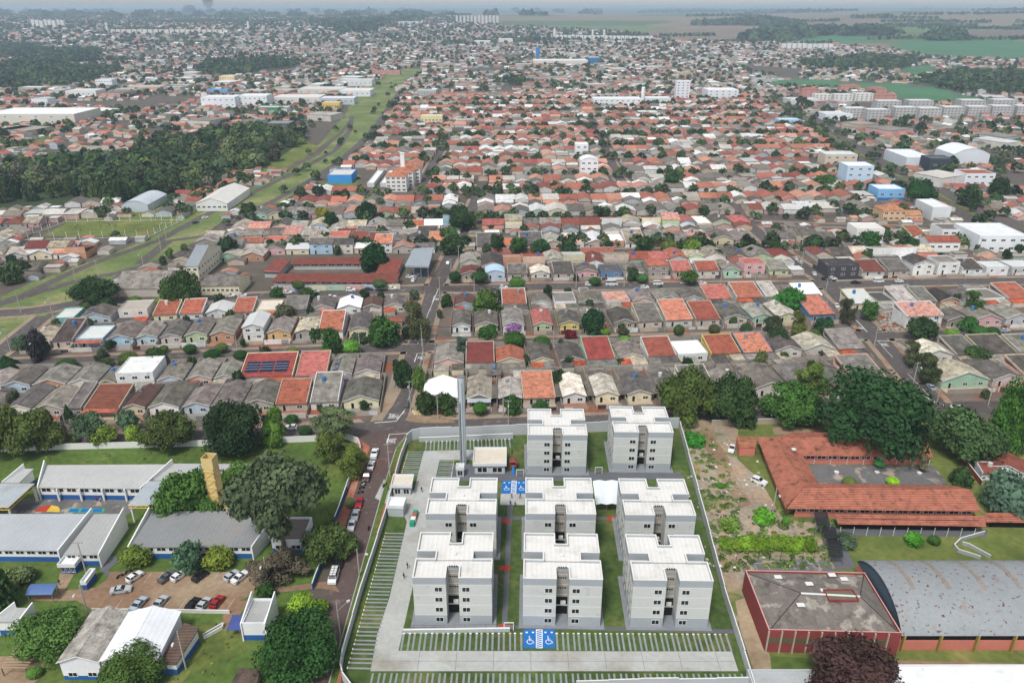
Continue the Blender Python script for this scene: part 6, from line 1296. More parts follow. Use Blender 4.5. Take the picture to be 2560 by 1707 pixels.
# ------------------------------------------------------------------ trees
def crown_mesh(seed, nl, size, style):
    """a unit crown: leaf clumps spread on branches inside an uneven ellipsoid (x, y in -1..1, z in 0..1)"""
    R = np.random.RandomState(seed); cl = {'round': 24, 'wide': 34, 'airy': 26, 'clumpy': 12, 'ball': 1, 'cone': 1}[style]
    cen = []; 
    while len(cen) < cl and cl > 1:
        p = R.uniform(-1, 1, 3); p[2] = abs(p[2]) if style == 'wide' else (abs(p[2]) * 1.05 - .4 if style == 'round' else p[2])
        r = np.linalg.norm(p)
        if r < 0.8 and (r > 0.45 or R.rand() < .3): cen.append((p * (.82 if style != 'airy' else .95), R.uniform(.26, .46) if style in ('round', 'clumpy') else R.uniform(.16, .34)))
    if style in ('ball', 'cone'): cen = [(np.zeros(3), .97)]
    V = np.zeros((nl * 4, 3)); n = 0
    pick_ = R.randint(0, len(cen), nl); u = R.normal(size=(nl, 3)); u /= np.linalg.norm(u, axis=1)[:, None]
    if style != 'ball': u[:, 2] = np.where(u[:, 2] < -.25, -u[:, 2] * .8, u[:, 2])
    rad = R.uniform(.78, 1.06, nl) if style in ('ball', 'cone') else R.uniform(.55, 1.08, nl)
    C = np.array([cen[i][0] for i in pick_]); S = np.array([cen[i][1] for i in pick_])
    pos = C + u * (S * rad)[:, None]; 
    if style == 'wide': pos[:, 2] = pos[:, 2] * .9
    if style == 'cone': pos[:, :2] *= (1.05 - .9 * (pos[:, 2:3] * .5 + .5)) 
    nor = u + R.normal(size=(nl, 3)) * .45; nor /= np.linalg.norm(nor, axis=1)[:, None]
    a = np.cross(nor, R.normal(size=(nl, 3))); a /= np.linalg.norm(a, axis=1)[:, None]; b_ = np.cross(nor, a)
    s = size * R.uniform(.6, 1.3, nl)[:, None]; asp = R.uniform(.55, 1, nl)[:, None]
    V[0::4] = pos - a * s; V[1::4] = pos - b_ * s * asp; V[2::4] = pos + a * s; V[3::4] = pos + b_ * s * asp
    V[:, :2] /= np.percentile(np.hypot(V[:, 0], V[:, 1]), 98.5); lo, hi = np.percentile(V[:, 2], 1), np.percentile(V[:, 2], 99); V[:, 2] = (V[:, 2] - lo) / (hi - lo)
    me = bpy.data.meshes.new('crown'); quads(me, V, 'leaf'); return me
def quads(me, V, m, colors=None):
    n = len(V) // 4; me.vertices.add(n * 4); me.vertices.foreach_set('co', V.astype(np.float32).ravel()); me.loops.add(n * 4); me.loops.foreach_set('vertex_index', np.arange(n * 4, dtype=np.int32))
    me.polygons.add(n); me.polygons.foreach_set('loop_start', np.arange(0, n * 4, 4, dtype=np.int32)); me.materials.append(MATS[m]) if m else None; me.update(calc_edges=True)
def core_mesh(seed, k=.8):
    R = random.Random(seed); b = MB(); n = 10; rings = 6
    for i in range(rings + 1):
        ph = pi * i / rings
        for j in range(n):
            q = k * R.uniform(.82, 1.0); b.v.append((sin(ph) * cos(2 * pi * j / n) * q, sin(ph) * sin(2 * pi * j / n) * q, .5 + .5 * cos(ph) * q))
    for i in range(rings):
        for j in range(n): b.f.append((i * n + j, i * n + (j + 1) % n, (i + 1) * n + (j + 1) % n, (i + 1) * n + j)); b.m.append(0)
    b.names = ['leaf']; return b.mesh('inner_foliage')
def trunk_mesh(seed, hs=1.0):
    R = random.Random(seed); b = MB(); b.tube((0, 0, 0), (.02, .01, .6), .07, .045, 'bark', 8)
    for k in range(6):
        a = 2 * pi * k / 6 + R.uniform(-.4, .4); e = (cos(a) * .45, sin(a) * .45, R.uniform(.85, 1.1)); m_ = (cos(a) * .2, sin(a) * .2, .78)
        b.tube((.02, .01, .58), m_, .035, .025, 'bark', 5); b.tube(m_, e, .025, .012, 'bark', 5)
    return b.mesh('trunk')
CR = {'big': [crown_mesh(3 + i, 14000, .038, 'round') for i in range(2)] , 'wide': [crown_mesh(13 + i, 12000, .036, 'wide') for i in range(2)], 'airy': [crown_mesh(23, 9000, .036, 'airy')], 'clumpy': [crown_mesh(33, 6000, .055, 'clumpy')],
      'round': [crown_mesh(43 + i, 2800, .078, 'round') for i in range(4)], 'ball': [crown_mesh(53, 2200, .065, 'ball')], 'cone': [crown_mesh(63, 1600, .08, 'cone')], 'mid': [crown_mesh(73 + i, 900, .125, 'round') for i in range(4)]}
CORE = core_mesh(5, .74); COREB = core_mesh(6, .93); TR = [trunk_mesh(i) for i in range(3)]
def tree(x, y, r, h0, h1, col, style, label, cat='tree', group=None, R=rnd, name='tree', big=False, z=0.0):
    r *= 1.03; h0 *= .95
    """crown from h0 to h1 above the ground, radius r"""
    t = thing(name, label, cat, (x, y, z), R.uniform(0, 6.28), group); me = R.choice(CR[style]); hh = h1 - h0
    c = put(me, 'crown' if name == 'tree' else 'foliage', t, col, (0, 0, h0), 0, (r, r * R.uniform(.92, 1.05), hh))
    if style in ('big', 'round', 'wide', 'clumpy', 'mid') : s = .82; put(CORE, 'inner_foliage', c, col, (0, 0, .02 if style != 'wide' else .1), 0, (s, s, .86 if style != 'wide' else .6))
    elif style == 'ball': put(COREB, 'inner_foliage', c, col, (0, 0, 0))
    if h0 > .35: tk = R.choice(TR); put(tk, 'trunk', t, None, (0, 0, 0), 0, (max(1.2, r * .62) * (1 if r < 6 else 1.1),) * 2 + ((h0 + hh * .35) / .78,))
    return t
def fit_tree(x0, x1, yt, yb, hb):
    """place an ellipsoidal crown so that its outline fills the pixel box; hb is the clear trunk height as a share of the crown radius"""
    best = None; ft = PIT + math.atan((yt - 853.5) / F); fb = PIT + math.atan((yb - 853.5) / F); ang = (ft + fb) / 2
    Y = H / tan(max(fb, .02)) 
    for k in range(80):
        Yc = Y * (0.93 + .004 * k); 
        rz = None; d = depth(0, Yc, 3); r = (x1 - x0) / 2 / F * d; lo = .15 * r
        h0 = hb * r
        # solve the vertical half-size from the top tangent
        a, b_ = .1 * r, 3.2 * r
        for _ in range(30):
            m = (a + b_) / 2; zc = h0 + m; v = Yc * sin(ft) + zc * cos(ft) - H * cos(ft) + sqrt((r * sin(ft)) ** 2 + (m * cos(ft)) ** 2)
            if v < 0: a = m
            else: b_ = m
        m = (a + b_) / 2; zc = h0 + m; vb = Yc * sin(fb) + zc * cos(fb) - H * cos(fb) - sqrt((r * sin(fb)) ** 2 + (m * cos(fb)) ** 2)
        pen = 0 if .45 * r < m < 1.5 * r else 3
        sc = abs(vb) + pen
        if best is None or sc < best[0]: best = (sc, Yc, r, h0, m)
    _, Yc, r, h0, m = best; X = ((x0 + x1) / 2 - 1280) / F * depth(0, Yc, h0 + m)
    return X, Yc, r, h0, h0 + 2 * m
TREES = '''-45 62 1016 1124 .35 5a6634 wide big olive-green tree at the left edge of the rear street
12 146 1020 1122 .35 4f5d30 wide broad dark olive tree over the rear street at the left
174 254 1030 1072 .9 4b6148 round bluish-green leaning tree before the rust-roofed house
227 288 1063 1112 .15 6f8236 round yellow-green rounded tree on the street beside a white car
285 341 1026 1073 .5 52684f round small bluish tree before the beige-gabled house
314 353 1064 1107 .1 7c9238 round small bright lime-green tree by the school wall
352 478 1030 1102 .35 4c5b30 wide broad olive tree by the school wall
153 196 1084 1110 .1 66733a ball low olive hedge bush under the leaning tree
155 182 1013 1064 .05 2f4423 cone dark pointed cypress between two grey roofs
510 656 1003 1118 .3 33492a big very large dark green dome tree by the school wall
648 714 1023 1106 .15 5f8036 clumpy light green upright tree beside the dark dome tree
709 745 1034 1058 .3 35502c round small dark tree before the rust-roofed porch
746 780 1063 1090 .05 35502c ball round clipped shrub on the rear street
781 892 1009 1082 .6 5c6a48 airy grey-green airy tree at the crossroads corner
783 868 1071 1146 .5 5d6b33 clumpy tufted araucaria-like tree inside the school corner
836 929 1110 1186 .4 6c7a3a airy yellowish airy tree over the parked white cars
386 556 1166 1298 .2 4a6b30 wide spreading fresh green tree left of the yellow tank tower
532 642 1156 1236 .5 506c34 wide light green tree behind the yellow tank tower
756 889 1300 1392 .3 47582f wide dark olive tree hanging over the side street
861 886 1242 1270 .1 66774a ball small silvery bush on the street footpath
27 191 1514 1654 .25 4a6630 big round green tree at the lower left beside the hall
241 393 1604 1722 .25 4c652f big green tree in front of the white-roofed hall
302 376 1359 1416 .3 64772f round yellow-olive tree beside the white parked car
435 511 1350 1424 .2 4a6650 round bluish-green dense tree before the classroom wing
506 581 1362 1417 .3 6c7c30 round yellow-green tree before the classroom wing
614 765 1360 1446 .15 5f584a airy brownish half-bare thicket at the foot of the giant trunk
634 684 1456 1502 .1 3d5a2a round small dark green tree beside the white lodge
719 813 1474 1534 .3 7c9a36 clumpy bright yellow-green tree at the street bend
646 836 1516 1690 .2 33522a big huge dark green dome tree at the bottom beside the street
-40 36 1428 1522 .2 3a4f2b round dark tree mass at the lower left edge
4 86 1408 1462 .05 66754a round grey-green bush on the school lawn
66 104 1662 1696 .05 5c8038 ball small bright shrub beside the hall corner
1653 1802 928 1042 .25 4c5b2a wide large olive dome tree beyond the right rear block
1778 1898 944 1048 .25 364a2a wide dark green tree joined to the olive dome tree
1910 2055 958 1045 .25 40602b wide bright green spreading tree on the tower street
2052 2322 932 1112 .3 2d4929 big enormous dark green tree above the red-tiled school
1988 2075 908 990 .9 5f7436 airy thin pale tree with bare limbs before the huge dark one
2333 2512 1018 1132 .3 4a6038 wide grey-green broad tree right of the huge dark one
2488 2610 963 1128 .2 456a2d big bright green tree at the right edge
2468 2610 1178 1284 .2 56705a round pale bluish-green tree at the right edge
2384 2432 1168 1216 .05 38522e round dark shrub beside the red garden wall
1710 1764 1080 1114 .02 3c7a2c round banana-like shrub by the earth driveway
2090 2146 1329 1372 .1 4f5f48 round grey-green bush beside the outside stair
2264 2312 1329 1364 .05 4c8a2c round bright green bush on the slope above the barrel hall
2320 2352 1336 1360 .05 41602c round small dark bush right of the bright green one
2106 2142 1190 1210 .05 6a7a40 ball olive shrub in the patchy courtyard
2216 2248 1190 1212 .05 86b02c ball lime-green shrub in the patchy courtyard
2295 2322 1142 1172 .8 7a7a60 airy bare grey tree at the courtyard end
2186 2212 1148 1162 .3 4a8a4a round small palm-like plant in the left planter
1792 1812 1206 1220 .02 4f8428 round green weed bush in the rough lot above the others
1884 1940 1268 1284 .02 5c9030 round wide low weed bush by the wooden pole
1800 1850 1290 1326 .02 6f8c3c round yellowish thicket in the rough lot
1955 1975 1294 1308 .02 4f8028 ball small green weed clump below the red corner
2374 2412 1178 1200 .05 4c6a44 ball grey-green bush below the red garden wall
-20 48 886 926 .05 2a4426 cone dark conical tree on the corner of the grass strip street
60 119 828 899 .05 3b3d3c round dark purplish tree before the beige-gabled house
28 72 840 874 .05 50664a round bluish bush at the corner of the lower grass patch
140 192 896 922 .2 38552c ball dark rounded tree on the street before grey roofs
231 276 871 906 .4 4b5540 airy thin dark tree before the sky blue house
295 343 879 904 .3 4f6030 ball flat-topped clipped olive tree
352 415 872 904 .4 3f5a2c round dark green street tree before the blue porch
396 421 863 881 .3 566a30 ball small olive tree before the greyish house
457 492 860 882 .2 2f4a24 ball dark clipped ball tree before the green house
509 553 872 899 .2 2a4a22 ball dark oval clipped tree on the street
537 570 857 880 .3 546636 ball rounded olive tree before the peach gable
583 619 875 898 .5 2f4a26 ball flat dark topiary tree on a thin trunk
684 738 761 796 .3 55563f round brownish-green tree among grey roofs
794 850 820 866 .4 355527 round dark two-lobed tree before the orange roof
852 902 849 884 .2 5c8a34 ball bright green clipped tree on the middle street
803 831 864 884 .1 3f6a2c ball small green clipped ball tree
877 920 832 856 .1 44503c round grey-green shrub before the cream house
718 746 866 882 .1 7d8a52 ball pale flowering hedge on the middle street
918 1000 795 856 .25 3a5a2a round dark green garden tree by the corner
994 1078 754 838 .25 5b5f3e airy large olive-brown tree beside the main street
982 1034 900 962 .2 2b4426 round dark tree on the crossroads corner
1028 1066 918 972 .2 557034 round light green tree by the crossroads pole
1036 1090 978 1032 .1 324826 round dark garden tree by the yellow bags
1078 1142 985 1034 .1 3a5028 round dark hedge trees before the white metal roof
1182 1253 726 786 .2 465a28 round big round olive-green tree among grey roofs
1099 1131 737 765 .2 2f4a28 round dark tree by the turquoise corner house
1257 1314 827 866 .2 3a5a26 ball large green clipped tree on the middle street
1332 1378 839 868 .4 3c5a2a ball flat green street tree below the orange gable
1454 1512 774 830 .3 2c4a28 round dark green upright tree before the grey gable
1496 1526 819 838 .1 6a8a2c ball small yellow-green bush
1182 1218 1004 1034 .4 3f6a2c ball round clipped tree before the mauve porch
1329 1376 1000 1020 .1 33552a round green tree before the salmon roof
1258 1302 990 1032 .2 3a5528 round garden tree before the dark slate house
1195 1246 812 840 .1 3c5c2a round dark garden hedge before the cream house
1128 1178 843 878 .7 46554a airy thin grey-green tree on the corner pavement
1265 1304 807 831 .1 a878b4 round lilac flowering tree before the white house
1411 1442 824 843 .2 6a2430 round dark red shrub before the yellow house
1544 1574 818 838 .4 4a4a38 ball small brown-green topiary
1546 1576 839 860 .4 6c9a3c ball bright green parasol-shaped street tree
1683 1712 811 840 .6 40522e ball small clipped tree before the salmon roof
1771 1801 810 838 .5 4f5238 ball grey-green clipped tree before the rust roof
1850 1881 807 837 .4 3c4c30 ball small dark clipped tree before the beige gable
1909 1958 792 830 .3 3e4634 round dark brown-green tree before the mint house
1918 1974 820 858 .3 3a5230 round dark tree at the edge of the middle street
1968 2024 779 834 .5 5d6634 airy yellow-olive airy tree before the pale house
2034 2086 794 836 .4 2f4c30 round dark bluish tree before the salmon corner roof
2012 2054 822 852 .2 56663a round olive tree on the crossroads corner
1936 2010 719 770 .2 3a6a2c round bright dark-green round tree near the second crossroads
2097 2140 747 802 .6 434c34 airy dark airy tree beside the second street
2153 2194 752 796 .3 3f602c round green tree on the rubble lot corner
2268 2342 791 842 .5 33482c round dark tree on the rubble lot pavement
2398 2448 793 824 .2 365a2a round green round tree before the pink gable
2428 2468 813 840 .1 3c6a30 ball clipped green tree by the white vans
2467 2500 817 841 .1 33552a ball clipped dark tree by the white vans
2361 2398 821 842 .5 6c8c3a ball flat lime-topped street tree
2253 2312 852 906 .4 4f553a airy brownish street tree beside the second street
2288 2358 884 948 .3 454e34 airy olive tree before the mint house
2404 2470 861 900 .15 3f5230 round dark round garden tree among the right roofs
2354 2388 920 944 .1 4d5a3c round small garden tree before the mint house
2410 2460 728 770 .9 44602c airy palm-like tree among the right roofs
182 287 696 750 .3 34472a wide large dark tree on the tip of the grass strip
405 498 682 754 .3 364c26 wide large dark tree before the cream chapel
322 354 740 764 .2 4f6a2c ball green round bush on the courtyard school street
386 420 741 758 .3 6a8240 ball flat lime bush on the courtyard school street
200 240 749 770 .1 4f6034 ball olive hedge by the lower grass tip
234 278 745 772 .1 36522c round dark bush by the lower grass tip
676 712 717 746 .3 35552a round dark round street tree before the painted wall
744 784 720 748 .5 3f5a2a round green street tree before the painted wall
896 970 611 672 .1 22401f round very dark tall tree in the school courtyard
730 762 702 722 .5 4a6034 ball small tree before the school front wing
930 968 698 718 .5 48603a ball small tree at the right end of the painted wall
1120 1154 678 702 .4 2f4a28 ball dark round tree left of the blue barrel shop
1176 1222 678 702 .4 35502c ball rounded tree before the blue barrel shop
1272 1314 692 726 .3 4c7030 ball bright round tree by the van street
1470 1504 693 712 .1 35502a ball small tree before the pink house
1562 1598 668 702 .2 3a5030 round dark tree before the grey gable house
1590 1622 684 706 .2 476a38 ball green round tree before the orange hip roof
1700 1746 676 708 .3 42602c round olive-green tree before the orange roofs
1222 1262 586 626 .3 33482a round dark tree before the orange painted wall
1274 1320 594 628 .3 33502a round green tree over the orange painted wall
1324 1378 600 630 .3 2f4a28 round wide dark tree over the orange painted wall
1412 1436 600 628 .9 3c5a34 airy small palm before the orange painted wall
1650 1690 600 626 .2 5c6c34 round yellow-olive tree right of the green wall
1708 1758 600 634 .2 5f7430 round yellow-green tree near the street end
2146 2202 580 624 .1 2f5226 round dark green pointed-topped tree right of the white box house
2252 2302 594 628 .1 33522a round dark round tree below the white box warehouse
2010 2070 588 626 .1 35482e round dark tree before the rust hip roofs
2270 2342 452 496 .2 2c4a28 wide dark avenue trees beside the blue shop
2400 2456 464 506 .3 33482c round dark tree on the avenue verge
2476 2530 445 486 .3 33482c round dark tree across the avenue
1118 1188 516 566 .3 33482a wide large dark tree beside the main street
1108 1150 568 608 .3 44603a round green tree on the main street pavement
889 941 506 544 .2 2a4426 round dark dome tree among the orange roofs
804 850 534 568 .2 2c4426 round dark round tree among the orange roofs
788 822 518 544 .2 7c7a34 round yellow-green tree among the orange roofs
600 642 507 536 .3 3a5030 round dark tree on the grass strip
692 722 506 526 .2 2f4a2a ball small dark tree beside the grass strip
2034 2092 438 458 .1 3f5a2c round green tree group below the cube building
1660 1700 430 462 .2 35502a round dark green tree at the street head
'''
i = 0
for ln in TREES.strip().split('\n'):
    f = ln.split(' ', 7); x0, x1, yt, yb, hb = map(float, f[:5]); X, Y, r, h0, h1 = fit_tree(x0, x1, yt, yb, hb); st = f[6]; R = random.Random(i); i += 1
    if st in ('round', 'ball') and r < 2.2 and st == 'round': st = 'ball'
    lab = f[7]; bush = any(q in lab for q in ('bush', 'shrub', 'hedge', 'clump', 'topiary', 'thicket')) and 'tree' not in lab.split()[-3:]
    tree(X, Y, r, h0, h1, jit(f[5], .03, R), st, lab if len(lab.split()) > 3 else lab + ' on the street', 'shrub' if bush else 'tree', None, R, 'shrub' if bush else 'tree')
tree(*G(713, 1384), 10.9, 13.2, 24.8, '4d5a40', 'wide', 'giant dark grey-green tree with tall bare trunk over the school')
tree(*G(2128, 1752), 8.8, 2.6, 11.5, '4f3b38', 'big', 'large purple-brown tree before the red hall')
# hedges and weeds of the rough lot
for k in range(11):
    x, y = G(1816 + k * 20, 1366 + (k % 3) * 2); tree(x, y, 1.9 + (k % 3) * .4, .0, 2.0 + (k % 4) * .5, jit('6f8f30', .08), 'round', 'yellow-green shrub of the hedge above the ball court, %s from the left' % ORD[k + 1], 'shrub', 'yellow-green hedge above the ball court', name='shrub')
def scatter_quads(name, label, pts, tint, kind='stuff'):
    """pts: (x, y, z, radius, height, leaves) foliage masses of many leaf clumps, as one object"""
    R = np.random.RandomState(4); P_ = np.array([p[:6] for p in pts], dtype=float); n = P_[:, 5].astype(int); idx = np.repeat(np.arange(len(P_)), n); N = len(idx)
    u = R.normal(size=(N, 3)); u /= np.linalg.norm(u, axis=1)[:, None]; u[:, 2] = np.abs(u[:, 2]) * 1.0 - .25 * (R.rand(N) < .4)
    rr = P_[idx, 3] * R.uniform(.65, 1.05, N); pos = np.stack([P_[idx, 0] + u[:, 0] * rr, P_[idx, 1] + u[:, 1] * rr, P_[idx, 2] + P_[idx, 4] * (.42 + .5 * u[:, 2] * R.uniform(.7, 1.1, N))], 1)
    nor = u + R.normal(size=(N, 3)) * .5; nor /= np.linalg.norm(nor, axis=1)[:, None]; a = np.cross(nor, R.normal(size=(N, 3))); a /= np.linalg.norm(a, axis=1)[:, None]; b_ = np.cross(nor, a)
    s = (P_[idx, 3] * 2.6 / np.sqrt(n[idx]) * R.uniform(.7, 1.3, N))[:, None]; V = np.zeros((N * 4, 3)); V[0::4] = pos - a * s; V[1::4] = pos - b_ * s * .8; V[2::4] = pos + a * s; V[3::4] = pos + b_ * s * .8
    me = bpy.data.meshes.new(name); quads(me, V, 'far_leaf'); C = np.array([lin(t) for t in tint], dtype=np.float32)[idx]; C = np.repeat(C, 4, axis=0)
    ca = me.color_attributes.new('tint', 'FLOAT_COLOR', 'POINT'); ca.data.foreach_set('color', C.ravel()); o = put(me, name); tag(o, label, kind=kind); return o
GT = ['35482a', '3c5030', '2f4228', '44553a', '4a5a34', '2c3e26', '3a4a32', '52603a']
# woods: the nearest trees one can tell apart are individuals
W0 = P(*WOODS[0]); xs_, ys_ = [p[0] for p in W0], [p[1] for p in W0]; R = random.Random(9); cand = []
while len(cand) < 520:
    x, y = R.uniform(min(xs_), max(xs_)), R.uniform(min(ys_), max(ys_))
    if inside((x, y), W0) and x / y > -.95 and sin(x / 19.0 + 2 * sin(y / 31.0)) + sin(y / 23.0 + x / 47.0) < .5: cand.append((x, y))
cand.sort(key=lambda p: p[1]); ntree = sum(1 for o in bpy.data.objects if o.parent is None and o.get('category') == 'tree')
nind = 46; acc = []
LOOK = ['dark-green', 'mid-green', 'olive', 'blackish-green', 'grey-green', 'bluish-green', 'brownish-green', 'light-olive']
for i, (x, y) in enumerate(cand[:nind]):
    k = R.randrange(8); r = R.uniform(3.6, 7.0); h1 = R.uniform(9, 15)
    px_, py_ = proj(x, y, 8); wherex = 'left end' if px_ < 200 else ('middle' if px_ < 420 else 'right end')
    tree(x, y, r, r * .25, h1, jit(GT[k], .06, R), 'mid', '%s tree in the %s of the woods, %s from the near edge' % (LOOK[k], wherex, ORD[i + 1] if i < 88 else 'last'), 'tree', 'trees of the woods left of the town', R)
far = [(x, y, 0, R.uniform(2.6, 7.8), R.uniform(6, 16), 190) for x, y in cand[nind:]]; ft_ = [jit(R.choice(GT + ['5d6b3a', '66704a', '5a5a48', '4f6138', '60703c']), .16, R) for _ in far]
scatter_quads('woods_canopy', 'canopy of the woods beyond its nearest trees', far, ft_)
# street trees among the houses: ones near enough are individuals
R = random.Random(17); yt_ = []
while len(yt_) < 64:
    x, y = R.uniform(-200, 215), R.uniform(214, 352); px, py = proj(x, y)
    if px < -20 or px > 2580 or blocked(x, y, -.5) or on_road(x, y, 1.5) or inside((px, py), STRIP_L + STRIP_R[::-1]) or any(math.hypot(x - a, y - b_) < 6 for a, b_ in yt_): continue
    yt_.append((x, y))
yt_.sort()
for i, (x, y) in enumerate(yt_):
    k = R.randrange(8); r = R.uniform(1.2, 2.5); tree(x, y, r, r * .5, r * R.uniform(1.9, 2.7), jit(GT[k], .1, R), 'mid', 'small %s yard tree between the near roofs, %s counting from left' % (LOOK[k], ORD[i + 1]), 'tree', 'yard trees between the near roofs', R)
st = []; R = random.Random(21)
while len(st) < 1700:
    k = R.randrange(-1, 11); Yk = 397 if k == -1 else 462 + 65 * k; x = R.uniform(-420, 560); y = Yk + .045 * x + R.choice((-5.6, 5.6, -5.6, 5.6, R.uniform(-30, 30), R.uniform(-30, 30))) + R.uniform(-1, 1)
    if x > avx(y) + 8 or x < leftlim(y) - 3: continue
    if on_road(x, y, -.5) and abs(y - Yk - .045 * x) > 8: continue
    if blocked(x, y, -3): continue
    st.append((x, y))
for Yr, pl in ((0, AV),):
    for i in range(len(pl) - 1):
        (ax, ay), (bx, by) = pl[i], pl[i + 1]; n = int(math.hypot(bx - ax, by - ay) / 11)
        for j in range(n):
            u = j / n; s = R.choice((-14, 0, 14)); st.append((ax + (bx - ax) * u + s + R.uniform(-2, 2), ay + (by - ay) * u))
ZG = P((200,548),(300,505),(440,470),(560,440),(640,455),(600,480),(470,540)); ZH = P((-60,745),(-60,650),(60,640),(78,690),(40,725))
for zz_, nz in ((ZG, 46), (ZH, 16)):
    while nz:
        x, y = R.uniform(min(p[0] for p in zz_), max(p[0] for p in zz_)), R.uniform(min(p[1] for p in zz_), max(p[1] for p in zz_))
        if inside((x, y), zz_) and not blocked(x, y, -2): st.append((x, y)); nz -= 1
for j in range(28):
    y = R.uniform(420, 1400); x = leftlim(y) - R.uniform(5, 55); st.append((x, y)) if x / y > -.8 else None
st.sort(key=lambda p: depth(p[0], p[1])); ntree = sum(1 for o in bpy.data.objects if o.parent is None and o.get('category') == 'tree'); nn = max(0, 298 - ntree); cnt = {}
for i, (x, y) in enumerate(st[:nn]):
    k = R.randrange(8); big = R.random() < .3; r = R.uniform(3.2, 5.0) if big else R.uniform(1.8, 3.0); z = 'left' if x < -70 else ('centre' if x < 90 else ('right' if x < 220 else 'far right')); key = z; cnt[key] = cnt.get(key, 0) + 1
    tree(x, y, r, r * .35, r * R.uniform(1.8, 2.4), jit(GT[k], .08, R), 'mid', '%s %s street tree, %s part of the town, %s from the front' % ('large' if big else 'small', LOOK[k], z, ORD[min(cnt[key], 88)]), 'tree', 'street trees among the small houses', R)
MT = []
for (x, y) in st[nn:]: r = R.uniform(1.3, 4.2); MT.append((x, y, 0, r, r * 2, 70))

# ------------------------------------------------------------------ the mass of the far town
R = random.Random(31); Rn = np.random.RandomState(2)
def towny(x, y, px, py):
    if y > 1000:
        if inside((px, py), FARM): return 0
        for g in GREENF:
            if inside((px, py), g): return 0
    for w_ in WOODS[:7]:
        if inside((px, py), w_): return 2 if sin(x / 90.0 + 2 * sin(y / 130.0)) + sin(y / 150.0 - x / 210.0) > -1.0 else 1
    if blocked(x, y, 4): return 0
    return 1
ang = {}
y = 330.0
while y < 6400:
    cell = 11.5 if y < 1300 else (13.5 if y < 2600 else 19.0); rowp = 20 if y < 1300 else (24 if y < 2600 else 36)
    xm = .72 * y + 120; x = -xm; band = 0
    while x < xm:
        x += cell
        D = (int(math.floor(x / 520.0)), int(math.floor(y / 560.0))); 
        if D not in ang: ang[D] = (R.uniform(-.5, .5), R.uniform(.82, 1.0), R.random())
        th, dn, kk = ang[D]; dx, dy = x - (D[0] + .5) * 520, y - (D[1] + .5) * 560; gx, gy = (D[0] + .5) * 520 + dx * cos(th) - dy * sin(th), (D[1] + .5) * 560 + dx * sin(th) + dy * cos(th)
        gx += R.uniform(-1, 1); gy += R.uniform(-2, 2)
        if gy < 330 or gy > 6500: continue
        if gy < 570 and (gx < 0 or gx < avx(gy) + 18): continue
        # keep clear of the gridded quarter
        if gy < 1180 and leftlim(gy) - 60 < gx < avx(gy) + 16: continue
        z = hgt(gx, gy); px, py = proj(gx, gy, z)
        if px < -60 or px > 2620 or py < 24: continue
        t_ = towny(gx, gy, px, py)
        if t_ == 0: continue
        if t_ == 2:
            if R.random() < (.8 if y < 2500 else 1): r = R.uniform(5, 9) * (1 if y < 2500 else 1.5); MT.append((gx, gy, z, r, r * 1.6, 34 if y < 2500 else 16))
            continue
        lx = int(math.floor(dx / 110.0)); fr = dx / 110.0 - lx
        if fr < (.07 if gy > 700 else .03): # a street down the slope
            if R.random() < .25: MT.append((gx, gy, z, R.uniform(2, 4), 7, 24 if y < 2600 else 10))
            continue
        green = sin(gx / 260.0 + 2 * sin(gy / 330.0)) + sin(gy / 410.0 - gx / 700.0)
        if green > 1.45 and y > 1200:
            if R.random() < .75: r = R.uniform(4, 8); MT.append((gx, gy, z, r, r * 1.7, 26 if y < 2600 else 12))
            continue
        q = R.random()
        if q < (.36 if y < 2600 else .38): r = R.uniform(2.2, 5.2) * (1 if y < 2600 else 1.5); MT.append((gx, gy, z, r, r * 1.8, 34 if y < 1500 else (20 if y < 2600 else 10)))
        elif q < .95 * dn + .03:
            big = R.random() < .025; w_ = R.uniform(18, 38) if big else cell * R.uniform(.7, .92); d_ = R.uniform(20, 40) if big else rowp * R.uniform(.36, .62)
            MASS.append((gx, gy, th + (0 if R.random() < .6 else pi / 2), w_, d_, 6.5 if big else (5.5 if R.random() < .1 else 2.9), 3 if big else 1))
            if gy < 1500 and not big: MASS.append((gx + R.uniform(-5, 5), gy + rowp * .42, th, R.uniform(3, 8), R.uniform(3, 6), 2.3, 0))
    y += rowp
WC = [lin(c) for c in ('e9e8e4', 'e6e4de', 'dcd8cc', 'd8d2c4', 'd9cdb4', 'cfc0a4', 'c9b7a0', 'd5c3ba', 'c6cbcc', 'b9c4cc', 'd0b090', 'cfa39a', 'b0c4ac')]
RCg = [lin(c) for c in ('7d766e', '6b645d', '8f877e', 'a39a8d', '827769', 'c9c4ba', 'eceae6', 'e2e2e0')]; RCo = [lin(c) for c in ('bd7150', 'a85f45', 'b5614a', 'c98768', '8f4a38', 'a04a3c', 'c78a70', 'b3674a')]
V, Fq, Ct, Mi = [], [], [], []
